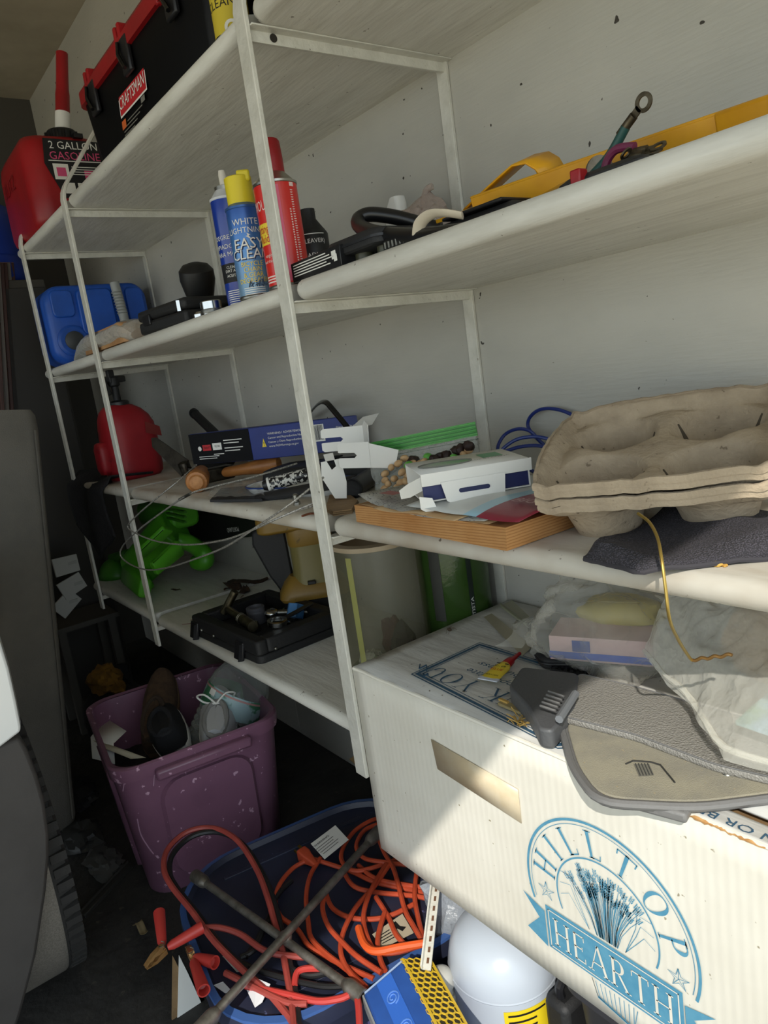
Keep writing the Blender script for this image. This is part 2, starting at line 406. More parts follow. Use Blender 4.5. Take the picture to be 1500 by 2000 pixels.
navy_pl = mat('navy_blue_plastic', '17389c', .45)
dr = thing('dark_cabinet', 'tall dark cabinet carrying the blue barrel at the far end', 'cabinet', (-3.60, -.04, 0))
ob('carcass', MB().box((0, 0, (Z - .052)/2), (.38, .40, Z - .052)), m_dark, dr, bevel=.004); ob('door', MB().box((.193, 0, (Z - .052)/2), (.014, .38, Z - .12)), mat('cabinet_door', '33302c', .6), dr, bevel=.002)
ob('knob', MB().ball((.21, -.15, 1.1), .014, 6), blk, dr)
b = thing('barrel', 'dark blue plastic barrel with a black cap at the far end of the top shelf', 'barrel', (-3.60, -.04, Z - .05))
ob('body', MB().lathe([(.17, 0), (.185, .02), (.185, .1), (.178, .11), (.185, .12), (.185, .27), (.178, .28), (.17, .31), (.12, .34)], 28), navy_pl, b)
ob('cap', MB().lathe([(.06, .33), (.06, .39), (.055, .395)], 20, tr((.06, -.02, 0))), blk, b)

# black toolbox with a red lid
TBX = (-2.105, -1.318); L = TBX[1] - TBX[0]
tb = thing('toolbox', 'large black toolbox with a ribbed red lid and craft tool badge', 'toolbox', (TBX[0] + L/2, .20, Z))
mb = MB(); rings = []
for z, k in ((0, .93), (.004, .94), (.17, 1.0), (.172, 1.0)):
    rings.append([(x, y, z) for x, y in rrect(L*k, .355*k, .03, 4)])
ob('body', mb.loft(rings), mat('toolbox_black', '09090a', .45, spec=.18), tb)
mb = MB(); rings = []
for z, k in ((.160, 1.0), (.160, 1.025), (.192, 1.025), (.199, .99), (.222, .9), (.226, .8)):
    rings.append([(x, y, z) for x, y in rrect(L*k, .365*k, .035, 4)])
lid = ob('lid', mb.loft(rings), red_pl, tb)
for x in (-.31, -.285, -.06, -.035, .19, .215, .32):
    ob('rib', MB().box((x, -.175, .188), (.014, .026, .062)), red_pl, lid, bevel=.004)
ob('handle_end', MB().lathe([(.016, 0), (.018, .012), (.018, .035), (.012, .04)], 16, tr((-L/2 - .012, -.10, .17)) @ rot(y=-PI/2)), red_pl, lid)
for x in (-.275, -.02, .25):
    l_ = ob('latch', MB().box((x, -.184, .145), (.05, .012, .075)), blk, tb, bevel=.004)
    ob('latch_hook', MB().tube([(x-.015, -.193, .176), (x-.015, -.197, .15), (x+.01, -.197, .115)], .005, 6), blk_g, l_)
M = frame((-.06, -.1725, .082), (1, 0, .0), (0, .06, 1))
bd = ob('badge', MB().add([(-.085,-.028,.001),(.10,-.028,.001),(.10,.030,.001),(-.085,.030,.001)], [(0,1,2,3)], M), white_pr, tb)
ob('badge_field', MB().add([(-.081,-.024,.0016),(.096,-.024,.0016),(.096,.026,.0016),(-.081,.026,.0016)], [(0,1,2,3)], M), red_pr, bd)
lb = MB(); lay(lb, 'CRAFTSMAN', .038, M, .007, -.013, .003, wide=.80)
ob('lettering', lb, white_pr, bd, ang=0)
lb = MB()
for i in range(4): patch(lb, -.075+.03*(i==0), .06-.02*i, -.047-.008*i, -.0445-.008*i, M, .001)
patch(lb, .055, .08, -.042, -.030, M, .001)
ob('small_print', lb, mat('grey_print', '77756e', .6), tb, ang=0)
lb = MB(); patch(lb, -.083, -.055, -.055, -.036, M, .0012); ob('small_mark', lb, oran_pr, tb, ang=0)

def spray_can(name, label, base, r, h, c_body, top, turn=0, shoulder=.018, cmat2=None, split=0, neck=.6):
    """can of radius r and body height h; top(thing) adds cap and nozzle"""
    t = thing(name, label, 'spray can', M=cylframe(base, turn), group=None)
    ob('can', MB().lathe([(r*.94, 0), (r, .003), (r, h)], 32, UPY), c_body, t)
    ob('bottom_rim', MB().lathe([(r*1.0, .0), (r*1.03, .002), (r*1.03, .005), (r, .007)], 32, UPY), steel, t)
    ob('dome', MB().lathe([(r, h-.001), (r*1.03, h), (r*1.03, h+.004), (r*.93, h+.006), (r*neck, h+shoulder), (r*neck*.9, h+shoulder+.002)], 32, UPY), c_body if cmat2 is None else cmat2, t)
    return t
silver = mat('can_metal', 'b9b7ae', .3, 1)

# yellow and black can by the middle upright
p = PY(455, 60, .06)
cn = spray_can('spray_can', 'tall yellow and black spray can on the top shelf behind the upright', (p.x, .06, Z), .034, .18, mat('can_black', '15150f', .35), None, 0)
lb = MB(); patch(lb, -.06, .06, .015, .12, Matrix(), .0006, .034, 16); ob('label', lb, mat('can_yellow', 'cdb837', .45), cn)
lb = MB(); lay(lb, 'CLEANER', .021, Matrix(), -.008, .058, .001, wrap=.034); ob('lettering', lb, black_pr, cn, ang=0)
lb = MB(); lb.add([(x, y + .022, .035) for x, y in circ(.014, 20)] + [(x*.6, y*.6 + .022, .035) for x, y in circ(.014, 20)], [(i, (i+1)%20, 20+(i+1)%20, 20+i) for i in range(20)]); ob('emblem', lb, white_pr, cn, ang=0)
ob('cap', MB().lathe([(.026, .19), (.026, .24), (.02, .245)], 20, UPY), blk, cn)

# grey ribbed fabric bag, right of the upright
rib_f, t_, p_, tc_ = base('ribbed_grey_fabric')
wv = nd(t_, 'ShaderNodeTexWave'); wv.inputs['Scale'].default_value = 45; wv.bands_direction = 'Z'
t_.links.new(tc_.outputs['Object'], wv.inputs['Vector']); rp = nd(t_, 'ShaderNodeMix', data_type='RGBA'); rp.inputs[6].default_value = lin('4d524b'); rp.inputs[7].default_value = lin('8d918a')
t_.links.new(wv.outputs[0], rp.inputs['Factor']); t_.links.new(rp.outputs[2], p_.inputs['Base Color']); p_.inputs['Roughness'].default_value = .9
bg_ = thing('cloth_bag', 'grey ribbed fabric bag sagging on the top shelf right of the upright', 'bag', (-1.06, .20, Z))
mb = MB(); rings = []
for z, k in ((0, .9), (.02, 1), (.1, 1.02), (.17, .94), (.2, .7)):
    rings.append([(x*k + .006*math.sin(9*x+z*30), y*k, z) for x, y in rrect(.17, .34, .05, 5)])
ob('body', mb.loft(rings), rib_f, bg_, ang=70)
ob('seam', MB().tube([(x*1.025, y*1.025, .1) for x, y in rrect(.17, .34, .05, 5)], .004, 6, closed=True), mat('grey_cord', '6b6e68', .9), bg_)

# ------------------------------------------------------------------ second shelf
Z = T2
blue_pl = mat('blue_plastic', '1c55b8', .42, c2='184a9f', scale=7)
j = thing('jerry_can', 'bright blue plastic jerry can lying on its side with a grey spout', 'jerry can', (-2.90, .205, Z))
# local: +X looks out at the camera
def rr3(w, h, r, x, k=1, cz=.145): return [(x, y*k, cz + z*k) for y, z in rrect(w, h, r, 6)]
mb = MB().loft([rr3(.385, .285, .06, -.22, .92), rr3(.385, .285, .06, -.19), rr3(.385, .285, .06, -.02), rr3(.385, .285, .06, -.004, .96), rr3(.385, .285, .055, .0, .90)])
ob('body', mb, blue_pl, j, ang=50)
def pan(y0, y1, z0, z1, x0, x1, r=.02):
    c, w, h = ((y0+y1)/2, (z0+z1)/2), y1-y0, z1-z0
    return MB().loft([[(x0, c[0]+a, c[1]+b_) for a, b_ in rrect(w, h, r, 4)], [(x1, c[0]+a*.94, c[1]+b_*.94) for a, b_ in rrect(w, h, r, 4)]])
ob('raised_panel', pan(-.08, .055, .10, .27, -.002, .012), blue_pl, j, bevel=.003)
ob('raised_panel', pan(.105, .175, .03, .27, -.002, .010), blue_pl, j, bevel=.003)
ob('raised_panel', pan(-.172, -.09, .17, .27, -.002, .010), blue_pl, j, bevel=.003)
Mx = tr((0, -.118, .085)) @ rot(y=PI/2)
ob('neck', MB().lathe([(.058, -.01), (.058, .006), (.05, .012), (.046, .012)], 28, Mx), blue_pl, j)
ob('cap', MB().lathe([(.034, .0), (.034, .02), (.03, .023)], 24, Mx), mat('grey_cap', '3a3d40', .5), j)
sp = [(.020, .085, .05)] + [(.022, .083, .07 + .004*i) for i in range(1, 1)] + [(.022, .08, .12), (.022, .074, .21), (.022, .068, .285)]
ob('spout', MB().tube(spl(sp, 5), [.014 + .004*min(1, i/8) for i in range(len(spl(sp, 5)))], 14), mat('grey_spout', '9fa19d', .5), j)
rg = MB()
for i in range(8):
    z = .17 + .011*i; rg.lathe([(.017, -.003), (.021, 0), (.017, .003)], 14, tr((.022, .0775 - (z-.15)*.085, z)))
ob('spout_ridges', rg, mat('grey_spout_b', 'a9aba6', .5), j)

wrapf = film('wrinkled_clear_film', 'c9c9c2', .38, .2, .9, 22, .5)
def lump(c, d, seed, amp=.25, n=14, fl=True, M=None):
    """irregular crumpled blob sitting on its base"""
    mb = MB().ball((0, 0, 0), 1, n); o = []
    for p in mb.v:
        k = 1 + amp * noise.noise(p * 1.6 + V((seed, 0, 0))) + amp*.6 * noise.noise(p * 4.1 + V((0, seed, 0)))
        q = V((p.x*d[0]*k, p.y*d[1]*k, p.z*d[2]*k))
        if fl and q.z < -d[2]*.75: q.z = -d[2]*.75
        q = V((q.x, q.y, q.z + d[2]*.75))
        if M: q = M @ q
        o.append(q + V(c))
    mb.v = o; return mb
w_ = thing('wrapped_package', 'tan package inside crumpled clear plastic wrap below the blue jerry can', 'package', (-2.5, .055, Z))
ob('contents', MB().loft([[(x, y, z) for x, y in rrect(.42 if z < .05 else .38, .09, .02, 3)] for z in (0, .03, .045, .056)], M=tr((.18, 0, .002))), mat('tan_paper', 'b98d5f', .6, c2='a1764c', scale=10), w_)
ob('wrap', MB().loft([[(x, y*k + .006*noise.noise(V((x*20, y*20, i))), z + .012*noise.noise(V((x*14, y*14, i*2.)))) for y, z in
    [(.055*math.cos(a), (.034 + .034*math.sin(a))*min(1, k*k)) for a in [2*PI*q/14 for q in range(14)]]] for i, (x, k) in enumerate([(-.27, .3), (-.22, .55), (-.16, .7), (-.09, .95), (0, 1.1), (.08, 1.12), (.16, 1.1), (.25, 1.1), (.33, 1.08), (.4, .95), (.43, .7)])]),
   wrapf, w_, ang=25)

c_ = thing('tool_case', 'small black hard case lying shut on the second shelf', 'case', (-1.85, .09, Z), (0, 0, .1))
ob('lower_shell', MB().box((0, 0, .016), (.26, .14, .032)), blk_m, c_, bevel=.008)
ob('upper_shell', MB().box((0, 0, .047), (.26, .14, .028)), blk_m, c_, bevel=.009)
ob('hinge_pin', MB().tube([(.11, -.072, .03), (.11, -.072, .055)], .006, 8), chrome, c_)
ob('latch', MB().box((-.07, -.072, .033), (.04, .008, .026)), blk, c_, bevel=.002)
g = thing('caulking_gun', 'black tool with a bulbous grip standing behind the small black case', 'tool', (-1.93, .22, Z))
pr = [(.035, 0), (.04, .02), (.036, .065), (.032, .075), (.04, .105), (.048, .14), (.047, .165), (.034, .18), (.012, .186)]
ob('grip', MB().lathe(pr, 18, tr((-.05, -.02, .0)) @ rot(x=.12, y=.30)), mat('black_rubber', '151516', .5), g)
ob('barrel', MB().lathe([(.026, 0), (.026, .2)], 14, tr((-.1, .03, .03)) @ rot(y=PI/2)), blk_m, g)
ob('trigger', MB().box((-.06, -.03, .075), (.014, .02, .05)), blk, g, bevel=.003)
bx = thing('cardboard_box', 'flattened brown cardboard box leaning behind the black grip', 'box', (-1.80, .36, Z), (0, .0, .12))
ob('body', MB().loft([[(x*k, y, z) for x, y in rrect(.30, .10, .003, 1)] for z, k in ((0, 1), (.15, .97))]), card, bx, bevel=.002)
ob('flap', MB().box((-.02, -.03, .158), (.26, .12, .003), rot(y=.06)), card, bx)
rn = thing('socket_ring', 'short bright steel socket on the shelf edge beside the black case', 'socket', (-1.60, .05, Z), )
ob('sleeve', MB().lathe([(.024, 0), (.024, .03), (.022, .032), (.016, .032), (.016, .02), (.001, .02)], 24), chrome, rn)
ob('knurl', MB().lathe([(.0248, .004), (.0252, .006), (.0252, .012), (.0248, .014)], 24), steel, rn)
rn = thing('wrench_head', 'small steel ratchet head between the black case and the bright socket', 'ratchet', (-1.69, .06, Z))
ob('head', MB().lathe([(.018, 0), (.018, .014), (.012, .02), (.006, .02)], 16), chrome, rn)
ob('shaft', MB().tube([(0, 0, .01), (-.05, .12, .012)], .006, 8), dsteel, rn)

# three spray cans at the upright
def at_can(px, py, y): p = PY(px, py, y); return (p.x, y, Z)
r = .036
dc = spray_can('spray_can', 'dark blue degreaser can with a white nozzle and no cap', at_can(461, 500, .10), r, .233, mat('can_blue', '173a9d', .3, coat=.3), None, .0, .022, mat('can_white_dome', 'd7d9dc', .35))
ob('collar', MB().lathe([(.022, .250), (.022, .262), (.017, .264)], 20, UPY), silver, dc)
ob('nozzle', MB().lathe([(.0085, .262), (.0085, .288), (.007, .296)], 14, UPY), mat('nozzle_white', 'dcd6c9', .6), dc)
lb = MB(); patch(lb, -.05, .05, .058, .098, Matrix(), .0004, r); ob('label_band', lb, black_pr, dc)
lb = MB()
for s, z_, y_ in (('DEGREASER', .013, .128), ('LIMPIADOR DE L', .013, .109), ('PARA MOTOR', .013, .093)): lay(lb, s, z_, Matrix(), -.012, y_ + .02, .0008, wrap=r)
for s, y_ in (('CLEANS', .077), ('DIRT AND', .069), ('ACEITE Y', .059)): lay(lb, s, .008, Matrix(), -.012, y_ + .01, .0009, wrap=r)
for i in range(7): patch(lb, -.035, .03 - .006*(i % 3), .012 + .0045*i, .0138 + .0045*i, Matrix(), .0006, r)
ob('lettering', lb, white_pr, dc, ang=0)

m_ec, t_, p_, tc_ = base('can_blue_fade')
sx = nd(t_, 'ShaderNodeSeparateXYZ'); t_.links.new(tc_.outputs['Object'], sx.inputs[0])
mr = nd(t_, 'ShaderNodeMapRange'); mr.inputs[1].default_value = .02; mr.inputs[2].default_value = .17; t_.links.new(sx.outputs['Y'], mr.inputs[0])
cr = nd(t_, 'ShaderNodeValToRGB'); t_.links.new(mr.outputs[0], cr.inputs[0])
cr.color_ramp.elements[0].color = lin('7fa3c4'); cr.color_ramp.elements[1].color = lin('2f5aa8'); e_ = cr.color_ramp.elements.new(.5); e_.color = lin('4f86c6')
t_.links.new(cr.outputs[0], p_.inputs['Base Color']); p_.inputs['Roughness'].default_value = .32; p_.inputs['Metallic'].default_value = .25
r = .034
ec = spray_can('spray_can', 'light blue chain degreaser can with a yellow cap', at_can(489, 500, .045), r, .172, m_ec, None, 0, .016, mat('can_blue_dome', '3f66a4', .3, .4))
ob('cap', MB().lathe([(.027, .182), (.027, .232), (.024, .234), (.022, .215), (.0, .215)], 24, UPY), mat('cap_yellow', 'e3cf2c', .45), ec)
cu = MB().box((.012, .232, .004), (.026, .022, .035)); ob('cap_trigger', cu, mat('cap_yellow_b', 'e8d634', .45), ec, bevel=.004)
lb = MB(); lay(lb, 'WHITE', .017, Matrix(), 0, .139, .0008, wrap=r); lay(lb, 'LIGHTNING', .015, Matrix(), 0, .124, .0008, wrap=r)
lay(lb, 'EASY', .029, Matrix(), .001, .094, .001, wrap=r, slant=.1); lay(lb, 'CLEAN', .027, Matrix(), .001, .075, .001, wrap=r, slant=.1)
lb.add([(.0,.123,r+.001),(.007,.119,r+.001),(.003,.118,r+.001),(.008,.11,r+.001),(-.003,.117,r+.001),(.001,.118,r+.001)], [(0,1,2,3,4,5)])
for i in range(4): patch(lb, -.024, .02, .007+.004*i, .0085+.004*i, Matrix(), .0006, r)
ob('lettering', lb, white_pr, ec, ang=0)
lb = MB(); lay(lb, 'EASY', .029, Matrix(), .003, .092, .0006, wrap=r, slant=.1); lay(lb, 'CLEAN', .027, Matrix(), .003, .073, .0006, wrap=r, slant=.1); ob('letter_shadow', lb, mat('print_navy', '17264f', .5), ec, ang=0)
lb = MB()
for i, s in enumerate(('BICYCLE', 'CHAIN', '& GEAR', 'DEGREASER')): lay(lb, s, .0125, Matrix(), .001, .061 - .0105*i, .001, wrap=r, wide=.95)
ob('lettering', lb, yel_pr, ec, ang=0)
lb = MB()
for i in range(9):
    a = random.random()*3; x = -.012 + .004*i; lb.tube([((x)*1, .024-.004*math.sin(a), r*.96), (x + .008*math.cos(a), .024 + .01*math.sin(a), r*.98)], .0016, 5)
ob('picture', lb, mat('print_grey_blue', '31465f', .5), ec, ang=0)

r = .0405
p0 = at_can(552, 460, .055)
m_rc = mat('can_red', 'd8291f', .36, coat=.2)
rc = spray_can('spray_can', 'large red spray can with a red cap behind the middle upright', p0, r, .185, m_rc, None, 0, .024, silver, neck=.52)
ob('cap', MB().lathe([(.0225, .206), (.0225, .232), (.021, .262), (.018, .266)], 24, UPY), red_pl, rc)
lb = MB(); patch(lb, -.085, -.004, .08, .118, Matrix(), .0004, r); ob('label_band', lb, yel_pr, rc)
lb = MB(); lay(lb, 'GUMOUT', .026, Matrix(), -.046, .140, .0008, wrap=r, wide=.55)
for s, z_, y_ in (('engine', .009, .058), ('read the label', .008, .048)): lay(lb, s, z_, Matrix(), -.032, y_, .0008, wrap=r)
for i in range(3): patch(lb, -.055, -.01, .012+.005*i, .0145+.005*i, Matrix(), .0006, r)
Mr = Matrix()
for i in range(34): lb.add([(math.sin(a/r)*(r+.0006), y, math.cos(a/r)*(r+.0006)) for a, y in ((.028, .03+.0042*i), (.028+.006*(.5+.5*random.random()), .03+.0042*i), (.028+.006, .0318+.0042*i), (.028, .0318+.0042*i))], [(0,1,2,3)])
for i in range(22): patch(lb, .0215, .0245, .04+.0045*i, .0425+.0045*i, Matrix(), .0006, r, 2)
patch(lb, .028, .038, .176, .183, Matrix(), .0006, r)
ob('lettering', lb, mat('print_pale', 'f0d9d2', .5), rc, ang=0)
lb = MB(); lay(lb, 'starting', .021, Matrix(), -.046, .101, .0008, wrap=r, wide=.7); lay(lb, 'fluid', .021, Matrix(), -.04, .084, .0008, wrap=r, wide=.8); ob('lettering', lb, red_pr, rc, ang=0)
lb = MB(); patch(lb, -.002, .006, .01, .18, Matrix(), .0003, r); ob('stripe', lb, mat('can_pink', 'e0607f', .4), rc)

dk = thing('bottle', 'short black bottle behind the red spray can', 'bottle', M=cylframe(at_can(608, 470, .17)))
ob('body', MB().lathe([(.034, 0), (.036, .004), (.036, .115), (.03, .125)], 28, UPY), mat('label_black', '131314', .45), dk)
ob('shoulder', MB().lathe([(.03, .124), (.016, .145), (.016, .165)], 28, UPY), blk_m, dk)
lb = MB(); lay(lb, 'CLEAVER)', .012, Matrix(), .004, .094, .0006, wrap=.036); lay(lb, 'RADIOS', .013, Matrix(), .004, .066, .0006, wrap=.036); patch(lb, -.03, .03, .111, .1125, Matrix(), .0005, .036); ob('lettering', lb, white_pr, dk, ang=0)
lb = MB(); lb.add([(math.sin((.030+x)/.036)*.0364, .07+y, math.cos((.030+x)/.036)*.0364) for x, y in circ(.009, 14)], [tuple(range(14))]); ob('seal', lb, mat('olive_print', '9c9a2a', .5), dk, ang=0)
bb = thing('small_box', 'thin black retail box with small white print at the shelf edge', 'box', (-1.092, .046, Z), (0, 0, -.04))
ob('carton', MB().box((0, 0, .0165), (.168, .06, .033)), mat('carton_black', '141416', .4), bb, bevel=.001)
M = frame((0, -.0304, .0165), (1, 0, 0), (0, 0, 1)); lb = MB()
for i in range(5): patch(lb, -.075, .04 + .012*((i*7) % 3), .010-.0045*i, .0118-.0045*i, M, .0003)
patch(lb, .058, .072, -.003, .010, M, .0003); patch(lb, .064, .074, -.007, .004, M, .0002)
ob('lettering', lb, white_pr, bb, ang=0)

# white bottle with orange stripes lying down, behind
wb = thing('plastic_bottle', 'white bottle with orange stripes lying behind the black pump', 'bottle', (-1.20, .30, Z + .052), (0, PI/2 - .08, .25))
ob('body', MB().lathe([(.04, -.09), (.05, -.08), (.05, .07), (.04, .09), (.02, .10), (.018, .12)], 24), mat('milky_plastic', 'cfccc2', .4), wb)
for z_ in (-.05, -.02, .03): ob('stripe', MB().lathe([(.0505, z_), (.0507, z_ + .004), (.0505, z_ + .008)], 24), oran_pr, wb)
sb = thing('trigger_bottle', 'white trigger head of a spray bottle against the back wall', 'spray bottle', (PY(770, 400, .37).x, .37, Z))
ob('neck', MB().lathe([(.045, 0), (.045, .05), (.03, .085), (.018, .10), (.018, .11)], 18), mat('cloudy_plastic', 'bfbfb8', .4), sb)
ob('head', MB().loft([[(x + o, y, z) for x, y in rrect(w, .03, .012, 4)] for z, w, o in ((.10, .062, 0), (.13, .056, .002), (.165, .046, .008), (.18, .03, .012))]), white_pl, sb)
ob('trigger', MB().box((-.028, 0, .115), (.008, .014, .05), rot(y=.3)), mat('green_plastic', '2f5a3c', .5), sb)
pinkf = film('pinkish_bag_film', 'b9a79c', .5, .3, .8, 25, .4)
pb = thing('plastic_bag', 'pale pink clear plastic bag slumped against the back wall', 'bag', (PY(826, 400, .36).x, .36, Z))
ob('film', lump((0, 0, 0), (.075, .05, .085), 3.3, .3, 16), pinkf, pb, ang=25)
ob('knot', MB().tube(spl([(0, 0, .14), (.015, 0, .165), (.03, .005, .17)], 4), .007, 7), pinkf, pb)

# black pump with a looped tubular handle
pm = thing('hand_pump', 'black floor pump with a looped tubular handle lying on the shelf', 'pump', (-1.0, .09, Z))
ob('body', MB().loft([[(x, y, z) for x, y in rrect(.15*k, .14*k, .02, 4)] for z, k in ((.015, .96), (.018, 1), (.036, 1), (.040, .97))], M=tr((.01, .0, 0))), blk_m, pm)
ob('band', MB().loft([[(x, y, z) for x, y in rrect(.154, .144, .02, 4)] for z in (.026, .030)], M=tr((.01, .0, 0))), blk, pm)
for x in (-.05, .0, .06): ob('foot', MB().lathe([(.016, 0), (.016, .016)], 12, tr((x, -.035, 0))), mat('olive_metal', '4a4a38', .4), pm)
hp = spl([PY(*q) - V((-1.0, .09, Z)) for q in ((1040, 428, .07), (980, 442, .045), (900, 454, .035), (820, 462, .035), (750, 458, .045), (708, 446, .065), (700, 430, .08), (722, 419, .10), (770, 424, .13), (820, 437, .16), (860, 448, .18))], 6)
ob('handle', MB().tube(hp, .0125, 12), mat('black_tube', '121214', .32), pm)
gb = MB()
for i in range(9): gb.box((.09 + .009*i, -.062, .009), (.002, .002, .009))
ob('gauge_ticks', gb, mat('tick_grey', '8a8a84', .5), pm)
ob('gauge_body', MB().box((.13, -.035, .009), (.10, .05, .018)), mat('smoky_plastic', '2c2c29', .3), pm, bevel=.004)
st = thing('strap_end', 'cream rubber strap end poking out below the pump handle', 'strap', (-.80, .02, Z))
ob('strap', MB().tube(spl([(-.035, .01, .004), (-.02, .004, .02), (.01, .0, .026), (.04, .0, .02), (.06, .01, .012)], 5), .009, 8, flat=.35), mat('cream_rubber', 'cfc4b0', .6), st)
ob('tip', MB().tube([(-.036, .01, .004), (-.045, .014, .003)], .007, 8), mat('tan_rubber', 'a79a84', .6), st)

# yellow plastic tool with a channelled bar
yel = mat('yellow_plastic', 'e0a314', .42, c2='cf9212', scale=9)
yt = thing('yellow_level', 'long yellow plastic tool with a channelled bar and curled end tab', 'tool', (-.70, .2, Z))
A = PY(930, 412, .14) - V((-.70, .2, Z)); B = PY(1440, 250, .14) - V((-.70, .2, Z))
xd = (B - A); Lb = xd.length; Mf = frame(A, xd, (0, 1, .25))
ob('bar', MB().prism([(0, -.006), (Lb, -.006), (Lb, .028), (0, .028)], .018, .022, Mf).prism([(0, -.006), (Lb, -.006), (Lb, -.001), (0, -.001)], -.008, .02, Mf).prism([(0, .023), (Lb, .023), (Lb, .028), (0, .028)], -.008, .02, Mf), yel, yt, bevel=.0015)
ob('end_plate', MB().prism([(-.075, -.015), (.03, -.02), (.05, .04), (-.045, .045)], .0, .006, Mf).prism([(-.002, -.02), (.03, -.02), (.03, -.014), (-.002, -.014)], -.02, .002, Mf), yel, yt, bevel=.001)
tabp = [(-.05 + .105*i/10, .03, .02 + .022*math.sin(PI*min(1, i/10*1.15))) for i in range(11)]
ob('curled_tab', MB().loft([[(x, .03, z), (x, .085, z + .004)] for x, y, z in [(-.055, 0, .006), (-.02, 0, .018), (.03, 0, .034), (.06, 0, .043), (.085, 0, .040), (.10, 0, .028), (.105, 0, .016)]], (False, False), Mf, closed=False), yel, yt, solid=.003)
hw = [(Lb - .02, -.008), (Lb + .05, -.03), (Lb + .2, -.045), (Lb + .2, .05), (Lb + .05, .05), (Lb - .02, .03)]
ob('wide_end', MB().prism(hw, -.012, .022, Mf), yel, yt, bevel=.004)

tb_ = thing('steel_tube', 'short bright steel tube lying under the yellow bar', 'tube', (-.64, .14, Z))
ob('pipe', MB().tube([(-.10, .02, .018), (.06, -.02, .018)], .016, 16), chrome, tb_)
ob('end_disc', MB().lathe([(.022, 0), (.022, .003)], 24, frame((.065, -.035, .020), (.25, 1, 0), (0, 0, 1))), steel, tb_)
fl_ = thing('flat_bag', 'flat black vinyl pouch lying under the yellow bar', 'pouch', (-.82, .16, Z))
ob('pouch', MB().box((0, 0, .012), (.25, .16, .024)), blk_m, fl_, bevel=.01)
ob('flap', MB().box((.05, -.05, .027), (.12, .07, .005)), blk, fl_, bevel=.002)

def ring_term(o, d, up, s=1.0):
    """crimp barrel and flat ring lug, in a frame along d"""
    M = frame(o, d, up)
    barrel = MB().tube([(-.024*s, 0, 0), (0, 0, 0)], .0052*s, 10, M=M)
    n_ = 18; R, q = .0105*s, .006*s; cx = .016*s
    vs = []
    for z_ in (-.001, .001):
        vs += [(cx + R*math.cos(2*PI*i/n_), R*math.sin(2*PI*i/n_), z_) for i in range(n_)] + [(cx + q*math.cos(2*PI*i/n_), q*math.sin(2*PI*i/n_), z_) for i in range(n_)]
    fs = []
    for i in range(n_):
        k = (i+1) % n_
        fs += [(i, n_+i, n_+k, k), (2*n_+i, 2*n_+k, 3*n_+k, 3*n_+i), (i, k, 2*n_+k, 2*n_+i), (n_+i, 3*n_+i, 3*n_+k, n_+k)]
    barrel.add(vs, fs, M); barrel.box((.003*s, 0, 0), (.012*s, .009*s, .002), M)
    return barrel
lug_m = mat('oxidised_lug', '6a6150', .45, .9, c2='4a4234', scale=60)
gc = thing('green_battery_cable', 'dark green battery cable sticking up with a ring terminal', 'cable', (-.585, .08, Z))
o0 = V((-.585, .08, Z))
P0 = [PY(*q, .08) - o0 for q in ((1128, 378), (1155, 345), (1190, 305), (1222, 248))]
ob('insulation', MB().tube(spl(P0, 6), .0055, 10), mat('green_rubber', '1f4a45', .5), gc)
e0 = PY(1238, 226, .08) - o0; dd = (e0 - P0[-1])
ob('ring_terminal', ring_term(e0, dd, (dd.z, 0, -dd.x), 1.0) , lug_m, gc)
bk = thing('battery_tray', 'small black box with red block and thick cables on the shelf edge', 'connector', (-.52, .075, Z))
ob('housing', MB().loft([[(x, y, z) for x, y in rrect(.12*k, .07*k, .012, 4)] for z, k in ((0, 1), (.008, 1), (.013, .85))], M=tr((-.012, 0, 0))), blk_m, bk)
ob('red_block', MB().box((-.036, -.036, .009), (.014, .016, .018)), red_pl, bk, bevel=.002)
q_ = V((-.52, .075, Z)); pc = spl([PY(x, y, .075) - q_ for x, y in ((1178, 350), (1186, 314), (1206, 291), (1240, 286))], 5)
ob('purple_cable', MB().tube(pc, .005, 9), mat('purple_rubber', '6b2445', .45), bk)
ob('ring_terminal', ring_term(PY(1264, 291, .075) - q_, (1, .0, -.10), (0, 1, .7), .85), lug_m, bk)
ob('ring_terminal', ring_term(PY(1258, 300, .070) - q_, (1, -.1, -.14), (0, 1, .5), .85), lug_m, bk)
ob('ring_terminal', ring_term(PY(1214, 318, .065) - q_, (.6, -.2, .5), (0, 1, .1), .7), lug_m, bk)

# ================================================================== third shelf
Z = T3
c = PX(265, 905, -2.66)
g = thing('fuel_can', 'small rounded red fuel can with a black spout on the dusty third shelf', 'gas can', (-2.68, c.y, Z), (0, 0, .15))
mb = MB(); rings = []
for z, k, ox in ((0, .86, 0), (.012, .97, 0), (.04, 1, 0), (.14, 1, 0), (.19, .97, 0), (.22, .88, -.005), (.245, .72, -.012), (.262, .5, -.018), (.268, .3, -.02)):
    rings.append([(x, y*1.0 + ox, z) for x, y in rrect(.15*k, .205*k, .07*k, 6)])
ob('body', mb.loft(rings), red_fad, g, ang=70)
ob('handle', MB().loft([[(x*k, y*k - .108, z) for x, y in rrect(.06, .045, .018, 4)] for z, k in ((.03, .7), (.05, 1), (.12, 1), (.14, .8), (.145, .4))]), red_fad, g, ang=70)
ob('collar', MB().lathe([(.036, .25), (.036, .275), (.03, .28), (.014, .282)], 18, tr((0, -.01, 0))), blk, g)
ob('neck', MB().lathe([(.013, .27), (.013, .33), (.02, .335), (.02, .36)], 14, tr((0, -.012, 0))), blk_m, g)
sp = MB().box((0, -.002, .355), (.03, .06, .022)).box((0, .022, .33), (.024, .018, .05), rot(x=.2)).box((0, -.02, .375), (.02, .024, .03))
ob('spout', sp, blk_m, g, bevel=.004)
